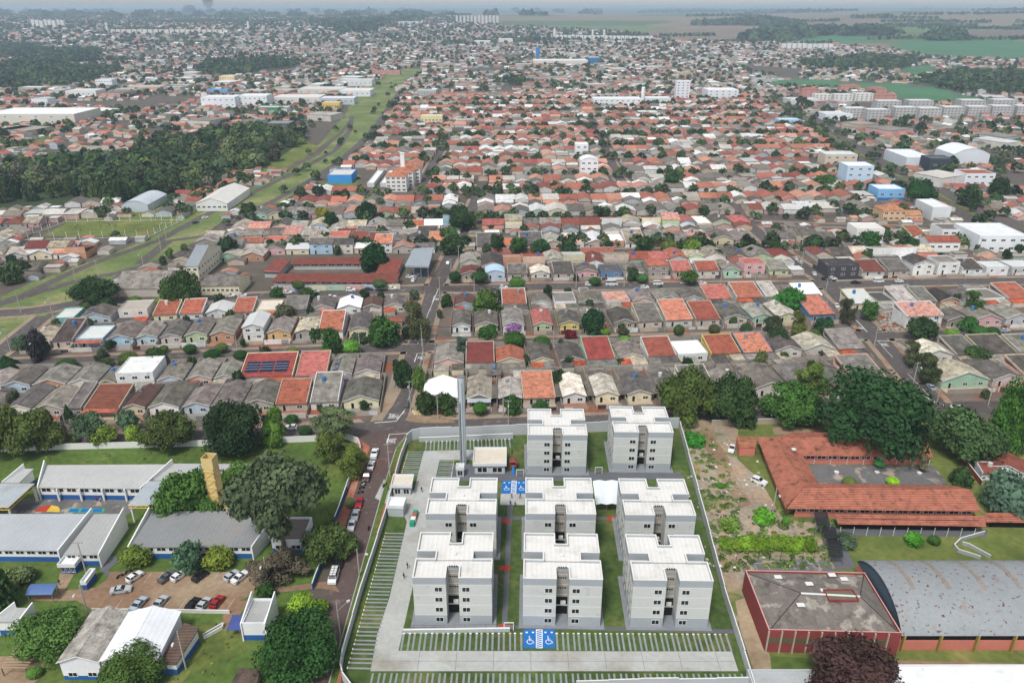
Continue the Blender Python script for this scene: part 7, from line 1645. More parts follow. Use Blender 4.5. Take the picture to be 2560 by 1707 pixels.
for (x, y, rz, w_, d_, h_, face) in MASS:
    z0 = hgt(x, y) if y > 1500 else 0.0; c_, s_ = cos(rz), sin(rz); hw = w_ / 2; flat = face == 3 or R.random() < .12; b0 = len(V)
    oy0, oy1 = (0, d_) if face in (1, -1) and y < 1300 else (-d_ / 2, d_ / 2); gab = R.random() < .6; rise = w_ * .17 if gab else d_ * .15; zr = h_ + (.4 if flat else rise)
    wc = R.choice(WC); q = R.random(); orange = .72 if y < 1200 else .36
    rc = R.choice(RCo) if (q < orange and face != 0 and not flat and y > 500) or q < .22 and not flat else R.choice(RCg)
    if flat: rc = R.choice(RCg[2:]) if R.random() < .7 else RCg[5]
    k_ = R.uniform(.85, 1.12); rc = tuple(min(1, v * k_) for v in rc[:3]) + (1,)
    def add(pts, col, mi):
        b_ = len(V)
        for (u, v, w3) in pts: V.append((x + u * c_ - v * s_, y + u * s_ + v * c_, z0 + w3)); Ct.append(col)
        Fq.append(tuple(range(b_, b_ + len(pts)))); Mi.append(mi)
    A_, B_, C_, D_ = (-hw, oy0), (hw, oy0), (hw, oy1), (-hw, oy1)
    for (p, e) in ((A_, B_), (B_, C_), (C_, D_), (D_, A_)): add([p + (-1.5,), e + (-1.5,), e + (h_,), p + (h_,)], wc, 0)
    o_ = .3; ym = (oy0 + oy1) / 2
    if flat: add([A_ + (zr,), B_ + (zr,), C_ + (zr,), D_ + (zr,)], rc, 1)
    elif gab:
        add([(-hw - o_, oy0 - o_, h_ - .1), (0, oy0 - o_, zr), (0, oy1 + o_, zr), (-hw - o_, oy1 + o_, h_ - .1)][::-1], rc, 1); add([(0, oy0 - o_, zr), (hw + o_, oy0 - o_, h_ - .1), (hw + o_, oy1 + o_, h_ - .1), (0, oy1 + o_, zr)], rc, 1)
        add([A_ + (h_,), B_ + (h_,), (0, oy0, zr - .05)], wc, 0); add([C_ + (h_,), D_ + (h_,), (0, oy1, zr - .05)], wc, 0)
    else:
        add([(-hw - o_, oy0 - o_, h_ - .1), (hw + o_, oy0 - o_, h_ - .1), (hw + o_, ym, zr), (-hw - o_, ym, zr)], rc, 1); add([(-hw - o_, ym, zr), (hw + o_, ym, zr), (hw + o_, oy1 + o_, h_ - .1), (-hw - o_, oy1 + o_, h_ - .1)], rc, 1)
        add([B_ + (h_,), C_ + (h_,), (hw, ym, zr - .05)], wc, 0); add([D_ + (h_,), A_ + (h_,), (-hw, ym, zr - .05)], wc, 0)
me = bpy.data.meshes.new('far_houses'); me.from_pydata(V, [], Fq); me.materials.append(MATS['far_wall']); me.materials.append(MATS['far_roof']); me.polygons.foreach_set('material_index', Mi)
ca = me.color_attributes.new('tint', 'FLOAT_COLOR', 'POINT'); ca.data.foreach_set('color', np.array(Ct, dtype=np.float32).ravel()); tag(put(me, 'far_houses'), 'countless small houses of the town reaching to the horizon', kind='stuff')
# farmland copses
for w_ in WOODS[7:]:
    q = P(*w_) if False else [G(a, b_) for a, b_ in w_]; x0, x1, y0, y1 = min(p[0] for p in q), max(p[0] for p in q), min(p[1] for p in q), max(p[1] for p in q); n = 0
    while n < 260:
        x, y = R.uniform(x0, x1), R.uniform(y0, y1); n += 1
        if inside((x, y), q): MT.append((x, y, hgt(x, y), R.uniform(14, 26), 24, 14))
for k in range(34):
    px, py = R.uniform(1450, 2600), 26 + 84 * R.random() ** 1.5; x0, y0 = G(px, py); a = R.uniform(-.35, .35); n = R.randrange(8, 26)
    for j in range(n):
        x, y = x0 + j * 24 * cos(a) * (y0 / 4000), y0 + j * 24 * sin(a) * (y0 / 4000)
        if y < 22000: MT.append((x, y, hgt(x, y), R.uniform(9, 15) * (y0 / 4500), 12, 9))
for k in range(240):
    px, py = R.uniform(-40, 1500), 27 + 24 * R.random(); x, y = G(px, py)
    if 5500 < y < 24000: MT.append((x, y, hgt(x, y), R.uniform(18, 60), 20, 14))
scatter_quads('far_trees', 'countless trees between the far houses and fields', MT, [jit(R.choice(GT[:6]), .12, R) for _ in MT])
# ------------------------------------------------------------------ vehicles
def car_meshes(kind):
    """side profile lofted over the width; the nose points to +x"""
    L, Wd, Hh = {'hatch': (3.9, 1.7, 1.48), 'sedan': (4.5, 1.74, 1.45), 'suv': (4.4, 1.82, 1.68), 'pickup': (5.1, 1.85, 1.72), 'van': (4.8, 1.9, 2.0), 'minibus': (5.9, 2.0, 2.6)}[kind]
    pr = {'hatch': [(-.5, .35, .62), (-.47, .62, .62), (-.44, .66, .62), (-.36, .98, .7), (-.05, 1, .7), (.17, .64, .66), (.42, .56, .6), (.5, .42, .55), (.5, .2, .55)],
          'sedan': [(-.5, .35, .6), (-.49, .62, .62), (-.3, .66, .64), (-.17, .97, .68), (.04, 1, .68), (.2, .65, .66), (.43, .56, .6), (.5, .42, .55), (.5, .2, .55)],
          'suv': [(-.5, .35, .62), (-.49, .62, .62), (-.46, .66, .62), (-.41, .97, .7), (.0, 1, .7), (.18, .66, .66), (.43, .58, .62), (.5, .42, .55), (.5, .2, .55)],
          'pickup': [(-.5, .4, .6), (-.5, .58, .62), (-.12, .58, .62), (-.08, .97, .68), (.08, 1, .68), (.2, .62, .66), (.44, .56, .6), (.5, .42, .55), (.5, .2, .55)],
          'van': [(-.5, .3, .62), (-.5, .55, .66), (-.5, .6, .66), (-.48, .98, .72), (.22, 1, .72), (.36, .62, .68), (.46, .52, .6), (.5, .38, .55), (.5, .16, .55)],
          'minibus': [(-.5, .25, .6), (-.5, .5, .66), (-.5, .55, .66), (-.49, .99, .74), (.3, 1, .74), (.43, .6, .68), (.48, .46, .6), (.5, .3, .55), (.5, .12, .55)]}[kind]
    b = MB(); hw = Wd / 2; zb = .28; 
    secs = []
    for (u, v, w_) in pr:
        x, z = u * L, zb + v * (Hh - zb); tp = hw * (1.0 if v < .68 else .82); secs.append((x, z, tp))
    # hull: bottom line, belt line, then the profile
    belt = [(x, min(z, zb + .67 * (Hh - zb))) for x, z, _ in secs]; n = len(secs)
    for s in (-1, 1):
        for i in range(n - 1):
            (x0, z0, t0), (x1, z1, t1) = secs[i], secs[i + 1]; bz0, bz1 = belt[i][1], belt[i + 1][1]
            q = [(x0, s * hw, zb), (x1, s * hw, zb), (x1, s * hw, bz1), (x0, s * hw, bz0)]; b.face(q if s < 0 else q[::-1], 'car_paint')
    for i in range(n - 1):
        (x0, z0, t0), (x1, z1, t1) = secs[i], secs[i + 1]
        if z0 <= belt[i][1] + .01 and z1 <= belt[i + 1][1] + .01: b.face([(x0, -hw, z0), (x1, -hw, z1), (x1, hw, z1), (x0, hw, z0)], 'car_paint')
    b.face([(secs[0][0], -hw, zb), (secs[0][0], -hw, secs[0][1]), (secs[0][0], hw, secs[0][1]), (secs[0][0], hw, zb)], 'car_paint'); b.face([(secs[-1][0], hw, zb), (secs[-1][0], hw, secs[-1][1]), (secs[-1][0], -hw, secs[-1][1]), (secs[-1][0], -hw, zb)], 'car_paint')
    cab = [(x, z, t) for x, z, t in secs if t < hw]; iA = [i for i in range(n) if secs[i][2] < hw]; i0, i1 = iA[0], iA[-1]
    base = [(secs[i0 - 1][0], belt[i0 - 1][1]), (secs[i1 + 1][0], belt[i1 + 1][1])]; (tx0, tz0, tt), (tx1, tz1, _) = secs[i0], secs[i1]
    b.face([(tx0, -tt, tz0), (tx1, -tt, tz1), (tx1, tt, tz1), (tx0, tt, tz0)], 'car_paint')          # roof
    b.face([(base[0][0], -hw, base[0][1]), (base[1][0], -hw, base[1][1]), (base[1][0], hw, base[1][1]), (base[0][0], hw, base[0][1])], 'car_paint')
    g = MB(); o = .012
    for s in (-1, 1):
        q = [(base[0][0] + .1, s * (hw - .01), base[0][1]), (base[1][0] - .12, s * (hw - .01), base[1][1]), (tx1, s * tt, tz1), (tx0, s * tt, tz0)]; g.face(q if s < 0 else q[::-1], 'glass')
    g.face([(base[1][0], -hw + .04, base[1][1]), (base[1][0], hw - .04, base[1][1]), (tx1, tt, tz1), (tx1, -tt, tz1)], 'glass'); g.face([(base[0][0], hw - .04, base[0][1]), (base[0][0], -hw + .04, base[0][1]), (tx0, -tt, tz0), (tx0, tt, tz0)], 'glass')
    p = MB()     # pillars
    for s in (-1, 1):
        for (bx, bz, txx, tz_) in ((base[0][0], base[0][1], tx0, tz0), (base[1][0], base[1][1], tx1, tz1), ((base[0][0] + base[1][0]) / 2, base[0][1], (tx0 + tx1) / 2, tz0)): b.tube((bx, s * (hw - .02), bz), (txx, s * tt, tz_), .045, .04, 'car_paint', 5)
    w_ = MB(); r = .33 if kind != 'minibus' else .38; w_.tube((0, -.11, 0), (0, .11, 0), r, r, 'rubber', 14); w_.tube((0, -.12, 0), (0, .12, 0), r * .6, r * .6, 'metal_grey', 10)
    hl = MB(); hl.box(-.06, .03, -.17, .17, -.07, .07, 'lamp_clear'); tl = MB(); tl.box(-.03, .05, -.13, .13, -.1, .1, 'lamp_red')
    return b.mesh('body'), g.mesh('window_glass'), w_.mesh('wheel'), hl.mesh('headlight'), tl.mesh('tail_light'), L, Wd, Hh, r
CM = {}
def car(px, py, rz, kind, col, label, cat='car', name='parked_car', group='cars parked in the streets and car parks', z=0.06, rack=False):
    if kind not in CM: CM[kind] = car_meshes(kind)
    bo, gl, wh, hl, tl, L, Wd, Hh, r = CM[kind]; x, y = G(px, py, .6); t = thing(name, label, cat, (x, y, z), rz, group)
    b = put(bo, 'body', t, col); put(gl, 'window_glass', b)
    for sx in (-.31, .31):
        for sy in (-1, 1): put(wh, 'wheel', t, None, (sx * L, sy * (Wd / 2 - .06), r))
    for sy in (-1, 1): put(hl, 'headlight', t, None, (L / 2, sy * (Wd / 2 - .25), .68)); put(tl, 'tail_light', t, None, (-L / 2, sy * (Wd / 2 - .2), .8))
    if rack:
        m = MB()
        for k in range(5): m.box(-L * .42 + k * .85, -L * .42 + k * .85 + .06, -.8, .8, Hh + .08, Hh + .13, 'dark_metal')
        for yy in (-.8, 0, .74): m.box(-L * .44, L * .3, yy, yy + .06, Hh + .02, Hh + .08, 'dark_metal')
        m.build('roof_rack', t)
    return t
def hd(a, c):
    p, q = G(*a), G(*c); return atan2(q[1] - p[1], q[0] - p[0])
UP1, UP2 = hd((318, 1453), (355, 1428)), hd((332, 1525), (363, 1493)); SD = lambda px, py: hd((px, py), (px + (905 - 850) * .2, py - 40))
ST = hd((850, 1440), (892, 1290)); ST2 = hd((892, 1290), (945, 1110))
WH, SI, BK, DG, RD_ = 'e3e4e4', 'b4b8bb', '17181a', '55585b', '9c1c22'
for a in ((337,1441,UP1,'hatch',WH,'white hatchback first in the upper row of the school car park'), (418.5,1441,UP1,'sedan',DG,'dark grey sedan second in the upper row of the school car park'), (448,1438.5,UP1,'hatch',WH,'white car right beside the dark grey sedan'),
          (500.5,1439.7,UP1,'hatch',BK,'black hatchback in the middle of the upper parking row'), (579.5,1438.5,UP1,'hatch',SI,'silver hatchback near the right end of the upper parking row'), (600.5,1442,UP1,'sedan',WH,'white sedan last in the upper row of the school car park'),
          (302.5,1474,hd((280,1477),(327,1470)),'sedan',SI,'silver sedan driving across the school car park'), (347,1509,UP2,'sedan','a9b8c4','pale blue sedan first in the lower parking row'), (400,1506,UP2 ,'sedan',SI,'silver sedan second in the lower parking row'),
          (482.5,1509,UP2,'hatch',BK,'black hatchback in the lower parking row'), (510.5,1508,UP2,'hatch',SI,'silver hatchback between the black and red cars'), (543,1504,UP2,'hatch',RD_,'red hatchback last in the lower parking row')): car(a[0], a[1], a[2], a[3], a[4], a[5])
for a in ((936.5,1134,ST2,'pickup',WH,'white pickup parked nearest the crossroads wall'), (928,1163,ST2,'sedan',WH,'white sedan behind the first white pickup'), (917,1190,ST2 + pi,'pickup','4a3a38','dark pickup between white sedan and motorcycles'), (898,1257,ST2 + pi,'hatch','b01823','bright red hatchback parked on the side street'),
          (888.5,1288,ST + pi,'sedan',SI,'silver sedan parked below the bright red hatchback'), (879,1314,ST + pi,'hatch',WH,'white hatchback half under the olive tree'), (859,1373,ST,'pickup',WH,'white pickup in the shade below the olive tree'), (849.5,1402,ST,'suv','23262b','black car in front of the white rack van')): car(a[0], a[1], a[2], a[3], a[4], a[5])
car(834.5, 1441, ST + pi, 'van', WH, 'white van with black roof rack on the side street', 'van', 'parked_van', None, rack=True)
LR = 0.05
for a in ((124,1090,LR,'sedan','a9b2ba','silver sedan on the rear street under the broad olive tree'), (240,1088,LR,'hatch',WH,'white car behind the yellow-green tree'), (727.5,1068,LR + pi,'hatch',WH,'white hatchback on the rear street by the dome tree'), (1016,1010,hd((1016,1010),(1022,980)),'hatch',DG,'grey car on the main street beside the yellow bags'),
          (1050,810,hd((1050,810),(1058,770)),'pickup',WH,'white pickup under the olive-brown tree'), (1486,846,LR,'hatch',WH,'small white car on the middle street'), (1965,849,LR,'hatch',BK,'black car at the right of the middle street'), (1700,1034,LR,'suv','c9cdd0','pale car under the olive dome tree'),
          (2328,968,hd((2328,968),(2300,940)),'sedan','9aa3ab','grey-blue sedan on the second street'), (2392,1018,LR,'hatch',WH,'white car beside the motorcycle at the right crossroads'), (2091,763,hd((2091,770),(2075,745)),'sedan',WH,'white sedan on the second street above the crossroads'), (2484,830,LR,'van',WH,'white van by the clipped trees'), (2512,826,LR,'hatch',SI,'silver car right of the white van'), (2392,846,LR,'hatch','cfd3d6','pale car under the flat lime tree'),
          (576,739,LR,'hatch',WH,'white car first from the left at the painted wall'), (606,738,LR,'hatch',WH,'white car second from the left at the painted wall'), (719,731,LR,'hatch',WH,'white car beside the dark round street tree'), (787,729,LR,'sedan',SI,'silver car in the middle of the painted wall'), (877,725,LR,'suv',WH,'white car right of the middle of the painted wall'), (921,723,LR,'hatch','30343a','black car at the painted wall'), (981,721,LR,'hatch',WH,'white hatchback last at the painted wall'),
          (830,742,LR,'hatch',WH,'white car half hidden by a bush opposite the wall'), (1259,718,LR,'hatch',WH,'white car left on the van street'), (1238,724,LR,'hatch',DG,'dark car left of the bright round tree'), (1474,711,LR,'suv',WH,'white car left of the silver minibus'), (1612,718,LR,'hatch',WH,'white car in the middle of the van street'), (1710,707,LR,'hatch',SI,'silver car right of the white bus'), (1756,708,LR,'hatch',WH,'white car right on the van street'), (1832,711,LR,'sedan',WH,'white sedan before the second crossroads'),
          (2066,697,LR,'sedan',BK,'black car in the second crossroads'), (2082,696,LR,'hatch',WH,'white car in the second crossroads'), (2140,706,LR,'sedan',BK,'black car parked before the dark two-storey house'), (2248,703,LR,'hatch',WH,'white car right of the white minibus'), (1953,615,hd((1953,615),(1930,600)),'hatch',SI,'silver car high on the second street'), (1988,646,hd((1988,646),(1965,630)),'hatch',WH,'white car on the slope of the second street'), (2000,655,hd((1988,646),(1965,630)),'hatch','d9d9d9','second white car on the slope of the second street'), (2035,684,hd((2035,684),(2020,665)),'hatch',WH,'white car just above the second crossroads'),
          (1148,580,hd((1148,580),(1150,560)),'hatch',WH,'white car on the main street under the dark tree'), (1120,657,hd((1120,657),(1126,640)),'hatch',WH,'white car on the main street beside the canopy'), (1024,692,LR,'hatch',WH,'white car under the metal canopy at the left'), (1042,688,1.2,'sedan','c4c9cc','pale car under the metal canopy at the right'), (1034,700,1.4,'hatch',WH,'white car in front of the metal canopy'),
          (2230,448,2.2,'sedan',WH,'white car on the wide avenue'), (2395,482,2.2,'hatch',WH,'white car across the wide avenue'), (513,544,.8,'hatch',WH,'white car on the left avenue by the pitch'), (564,519,.8,'hatch',WH,'white car before the long white warehouse'), (592,505,.8,'hatch',WH,'second white car before the long white warehouse'), (489,556,.8,'hatch','2b3038','dark car on the left avenue by the pitch')): car(a[0], a[1], a[2], a[3], a[4], a[5])
car(1529, 711, LR, 'minibus', 'cdd2d6', 'silver minibus parked on the van street', 'minibus', 'parked_minibus', None); car(1645, 709, LR, 'van', WH, 'white van with many windows on the van street', 'van', 'parked_van', None)
car(2196, 703, LR, 'van', WH, 'white van parked before the rust-roofed shop', 'van', 'parked_van', None); car(2204, 462, 2.2, 'minibus', WH, 'white box truck on the wide avenue', 'truck', 'parked_truck', None)
car(1829.5, 1122, hd((1822,1138),(1832,1112)) + pi, 'hatch', WH, 'white hatchback beside the small red annex'); car(1898, 1203, hd((1880,1196),(1918,1212)), 'suv', WH, 'white car beside the slanting red-tiled wing')
R = random.Random(91); AVL = [q for q in AV if True]
for k in range(14):
    u = R.uniform(.08, .93) * (len(AV) - 1); i = int(u); f_ = u - i; X = AV[i][0] + (AV[i + 1][0] - AV[i][0]) * f_; Y = AV[i][1] + (AV[i + 1][1] - AV[i][1]) * f_; a = atan2(AV[i + 1][1] - AV[i][1], AV[i + 1][0] - AV[i][0]); s = R.choice((-1, 1)); X += s * R.uniform(5, 9)
    c_ = R.choice((WH, WH, SI, BK, DG, RD_)); nm = {WH: 'white', SI: 'silver', BK: 'black', DG: 'dark-grey', RD_: 'red'}[c_]; p_ = proj(X, Y, .6); car(p_[0], p_[1], a + (pi if s < 0 else 0), R.choice(('hatch', 'sedan', 'suv')), c_, '%s car number %s on the wide avenue, %s carriageway' % (nm, ORD[k + 1], 'near' if s < 0 else 'far'))
for k in range(12):
    Y = GRID[k % 4]; X = R.uniform(-120, 270); Y += .045 * X + R.choice((-2.4, 2.4)); c_ = R.choice((WH, WH, SI, BK, RD_)); nm = {WH: 'white', SI: 'silver', BK: 'black', RD_: 'red'}[c_]; p_ = proj(X, Y, .6)
    car(p_[0], p_[1], .045, 'hatch', c_, '%s hatchback parked on a far cross street, %s of its kind' % (nm, ORD[k + 1]))
def moto(px, py, rz, col, label):
    x, y = G(px, py); t = thing('motorcycle', label, 'motorcycle', (x, y, .07), rz, 'motorcycles parked in the streets')
    for sx in (-.62, .62): b = MB(); b.tube((0, -.06, 0), (0, .06, 0), .3, .3, 'rubber', 12); b.build('wheel', t, loc=(sx, 0, .3))
    b = MB(); b.tube((-.6, 0, .35), (.1, 0, .5), .09, .13, 'car_paint', 6); b.tube((.1, 0, .5), (.45, 0, .78), .15, .12, 'car_paint', 6); b.tube((.62, 0, .3), (.45, 0, .95), .04, .04, 'metal_grey', 5); b.build('body', t, col)
    b = MB(); b.box(-.6, .05, -.13, .13, .68, .78, 'rubber'); b.build('seat', t); b = MB(); b.tube((.42, -.33, 1.0), (.42, .33, 1.0), .025, .025, 'dark_metal', 5); b.build('handlebar', t)
    return t
for k, (a, c, r_, col, l) in enumerate(((912,1206,.3,BK,'black motorcycle nearest the dark pickup'), (908,1214,.2,WH,'white motorcycle in the middle of the parked cluster'), (905,1222,.4,BK,'dark motorcycle below the white one'), (902,1233,.3,'33363a','lone black motorcycle above the red hatchback'), (922,1322,ST,'4a2f50','dark motorcycle by the kerb opposite the parked cars'),
    (963,1214,1.2,'c98a28','yellow-black motorcycle at the compound gate'), (301,1443,.9,BK,'black motorcycle left of the first white hatchback'), (322,1432,.8,BK,'second black motorcycle beside the first white hatchback'), (2358,1018,1.4,WH,'white motorcycle at the right crossroads'))): moto(a, c, r_, col, l)

# ------------------------------------------------------------------ people
def person_mesh(step, arms):
    me = bpy.data.meshes.new('person'); s = .17 * step
    v = [(0, 0, .94), (0, 0, 1.12), (0, 0, 1.36), (0, .01, 1.47), (0, .02, 1.55), (0, .02, 1.68), (-.1, 0, .9), (-.11, s, .5), (-.11, s * 1.3 - .06, .09), (-.11, s * 1.3 + .1, .04), (.1, 0, .9), (.11, -s * .6, .5), (.11, -s * 1.6, .09), (.11, -s * 1.6 + .15, .04),
         (-.18, 0, 1.38), (-.25, -.03, 1.12), (-.24, .06 + arms, .9), (-.23, .1 + arms, .8), (.18, 0, 1.38), (.25, -.03, 1.12), (.24, .06, .9), (.23, .1, .8)]
    e = [(0, 1), (1, 2), (2, 3), (3, 4), (4, 5), (0, 6), (6, 7), (7, 8), (8, 9), (0, 10), (10, 11), (11, 12), (12, 13), (2, 14), (14, 15), (15, 16), (16, 17), (2, 18), (18, 19), (19, 20), (20, 21)]
    r = [.15, .14, .16, .06, .1, .1, .1, .07, .05, .05, .1, .07, .05, .05, .07, .05, .04, .04, .07, .05, .04, .04]
    me.from_pydata(v, e, []); o = bpy.data.objects.new('tmp', me); COL.objects.link(o); md = o.modifiers.new('s', 'SKIN'); sk = me.skin_vertices[0].data
    for i, q in enumerate(r): sk[i].radius = (q, q * .8)
    sk[0].use_root = True; sb = o.modifiers.new('d', 'SUBSURF'); sb.levels = 1; dg = bpy.context.evaluated_depsgraph_get(); m2 = bpy.data.meshes.new_from_object(o.evaluated_get(dg)); bpy.data.objects.remove(o); m2.name = 'person'; return m2
mat('trousers', '23262d', .9); mat('hair', '17120f', .8)
PM = [person_mesh(1, .12), person_mesh(.3, 0), person_mesh(.8, .3)]
for m in PM:
    m.materials.append(MATS['cloth']); m.materials.append(MATS['trousers']); m.materials.append(MATS['skin'])
    for p in m.polygons: z = p.center.z; m.polygons[p.index].material_index = 1 if z < .95 and abs(p.center.x) < .2 else (2 if z > 1.46 or z < .93 or (z < 1.1 and abs(p.center.x) > .2) else 0)
b = MB(); n = 8
for i in range(5):
    ph = pi / 2 * i / 4
    for j in range(n): b.v.append((sin(ph) * cos(2 * pi * j / n) * .115, sin(ph) * sin(2 * pi * j / n) * .12, cos(ph) * .1))
for i in range(4):
    for j in range(n): b.f.append((i * n + j, (i + 1) * n + j, (i + 1) * n + (j + 1) % n, i * n + (j + 1) % n)); b.m.append(0)
b.names = ['hair']; HAIR = b.mesh('hair')
def person(px, py, rz, col, label, k=0, sc=1.0, z=.06):
    x, y = G(px, py); o = put(PM[k], 'person', None, col, (x, y, z), rz, (sc,) * 3); tag(o, label, 'person'); put(HAIR, 'hair', o, None, (0, .01, 1.68)); return o
for a in ((1054.5,1230,.4,'1b1d22','person in dark clothes walking on the driveway by the gatehouse',0), (1019,1420,2.6,'22252b','person in dark clothes on the side driveway, farther one',0), (1010,1446,2.9,'2b2d33','person in dark clothes on the side driveway, nearer one',0), (1276,1264,3.0,'2a2c30','person standing on the central path, left of the pair',1), (1288,1267,3.2,'3b3328','person standing on the central path, right of the pair',1),
          (1300.5,1246,1.0,'4a5a8a','person in blue shirt below the blue bays',0), (1279,1246,.2,'8a6a34','person in tan clothes before the blue bays',2), (958,1220,1.5,'20242a','person standing beside the gate motorcycle',1), (971,1226,1.2,'2c2620','person at the compound gate pavement',1), (150,1462,.6,'26282c','person standing near the blue carport',1), (147,1478,2.2,'1e2024','person at the end of the blue carport',1),
          (253,1256,1.6,'e4e4e4','person in white shirt in the school courtyard',1), (243,1253,.6,'a02030','person in red before the courtyard arcade',1), (1280,1135,.9,'30353c','person by the playground',1), (249,549+8,.0,'22262c','player near the rear edge of the pitch',0), (195,566,.5,'22262c','player at the left of the pitch',0), (190,572,1.5,'b02a2a','player in red at the left of the pitch',2), (202,577,2.5,'22262c','player near the left corner of the pitch',0), (253,570,.2,'2a3a6a','player in the middle of the pitch',0), (266,567,1.2,'e0e0e0','player in white in the middle of the pitch',2), (275,565,2.2,'22262c','dark-shirted player in the middle of the pitch',0), (289,568,.9,'2a3a6a','player at the right of the pitch',2),
          (1176,712,0,'7a2028','person in red at the van street corner',1), (1058,727,0,'7a2028','person in red at the painted wall corner',1)): person(*a[:5], a[5])

# ------------------------------------------------------------------ poles and wires
PMS = {}
def pole(px, py, h, kind, label, rz=0.0, z=0.0):
    x, y = G(px, py); t = thing('utility_pole', label, 'utility pole', (x, y, z), rz, 'concrete utility poles along the streets'); k = (kind, round(h))
    if k not in PMS:
        b = MB(); b.tube((0, 0, 0), (0, 0, h), .2, .12, 'pole_concrete', 8); p = b.mesh('pole'); c = MB(); c.box(-1.1, 1.1, -.07, .07, h - .45, h - .3, 'pole_concrete')
        for q in (-1, -.5, .5, 1): c.tube((q, 0, h - .3), (q, 0, h - .1), .06, .05, 'dark_metal', 5)
        c = c.mesh('crossarm'); l = MB(); l.tube((0, 0, h * .78), (0, -2.2, h * .9), .05, .04, 'metal_grey', 5); l.box(-.16, .16, -2.9, -2.2, h * .89, h * .93, 'lamp_clear'); PMS[k] = (p, c, l.mesh('lamp_arm'))
    p, c, l = PMS[k]; put(p, 'pole', t)
    if 'c' in kind: put(c, 'crossarm', t)
    if 'l' in kind: put(l, 'lamp_arm', t)
    return (x, y, h)
PL = [(975,1190,11,'c','at the street corner beside the compound wall',.3), (1027,1026,11,'cl','at the crossroads corner with yellow bags',0), (170,1086,9,'l','on the rear street beside the leaning tree',0), (852,1598,10,'l','on the footpath beside the huge dome tree',2.2), (899,1440,8,'l','on the footpath opposite the white van',1.2), (1095,1047,9,'','on the pavement left of the water tower',0), (1258,1042,9,'c','on the pavement before the dark slate house',0), (1271,1062,9,'cl','behind the compound wall near the blocks',0),
      (465,1671,10,'l','beside the brown-tiled annex',0), (222,1541,9,'l','beside the beige school hall',0), (218,1440,10,'c','beside the blue kiosk',0), (1930,1290,9,'l','wooden-looking one on the rough lot',0), (672,1470,9,'l','beside the school car park',0), (1059,908,10,'c','just below the main crossroads',0), (1055,865,9,'','at the main crossroads corner',0), (99,902,9,'l','at the left end of the middle street',0), (331,882,8,'','before the sky blue house',0), (594,878,9,'','before the white two-storey house',0), (901,885,9,'','at the right end of the middle left street',0),
      (1384,862,8,'','on the middle street before the orange gable',0), (1605,857,9,'','on the middle street before grey roofs',0), (1844,830,9,'','on the middle street before the rust roof',0), (1900,848,8,'','by the dark tree on the middle street',0), (2280,970,10,'cl','on the second street beside the huge tree',0), (2338,1020,10,'c','at the right crossroads',0), (2340,820,9,'','before the pink-roofed house',0), (2345,838,9,'','by the flat lime tree',0), (2470,1012,10,'c','at the far right of the tower street',0), (2062,742,9,'c','before the second crossroads',0), (2184,870,9,'','at the corner below the crossroads',0),
      (53,781,9,'','on the lower tip of the grass strip',0), (135,800,10,'cl','beside the turquoise wall',0), (28,880,10,'cl','beside the lower grass patch',0), (242,752,9,'l','by the hedge of the grass tip',0), (300,748,8,'','on the courtyard school street',0), (1186,740,9,'','on the corner by the blue barrel shop',0), (1440,720,9,'','on the van street',0), (1560,718,9,'','on the van street before the pink house',0), (1100,745,10,'c','at the crossroads by the metal canopy',0), (1147,655,9,'c','on the main street by the canopy',0), (1128,690,9,'c','on the main street corner',0),
      (1800,716,9,'l','at the end of the van street',0), (2003,666,10,'c','on the slope of the second street',0), (1962,624,10,'c','high on the second street',0), (190,704,12,'','tall one at the tip of the grass strip',0), (126,592,14,'l','tall floodlight at the left of the pitch',0), (240,556,14,'l','tall floodlight behind the pitch',0), (390,552,14,'l','tall floodlight at the right rear of the pitch',0), (286,594,14,'l','tall floodlight before the pitch',0), (405,636,14,'l','tall lamp on the grass strip',0), (417,602,12,'l','lamp at the pitch corner',0), (360,672,9,'l','on the east avenue curve',0), (248,700,10,'c','on the grass strip tip',0), (2444,640,10,'c','before the white modern building',0), (1888,700,9,'c','before the pink two-storey house',0)]
PP = []
for i, (a, c, h, k, w_, rz) in enumerate(PL): PP.append(pole(a, c, h, k, 'grey concrete pole ' + w_, rz))
def wires(label, idx):
    b = MB(); o = PP[idx[0]]
    for i in range(len(idx) - 1):
        p, q = PP[idx[i]], PP[idx[i + 1]]
        for s in (-1, 0, 1):
            prev = None
            for k in range(9):
                u = k / 8; X = p[0] + (q[0] - p[0]) * u + s * .8 - o[0]; Y = p[1] + (q[1] - p[1]) * u - o[1]; Z = p[2] + (q[2] - p[2]) * u - .15 - 1.0 * 4 * u * (1 - u) + s * .02
                if prev: b.tube(prev, (X, Y, Z), .03, .03, 'dark_metal', 3, cap=False)
                prev = (X, Y, Z)
    tag(b.build('power_line', loc=(o[0], o[1], 0)), label, 'power line')
wires('power lines running down the main street', [1, 13, 14, 38, 40, 39]); wires('power lines crossing from the corner pole to the gate pole', [0, 1]); wires('power lines along the van street', [35, 36, 37, 41, 28]); wires('power lines along the middle street', [15, 14, 19, 20, 21, 22]); wires('power lines on the second street', [23, 29, 28, 42, 43])
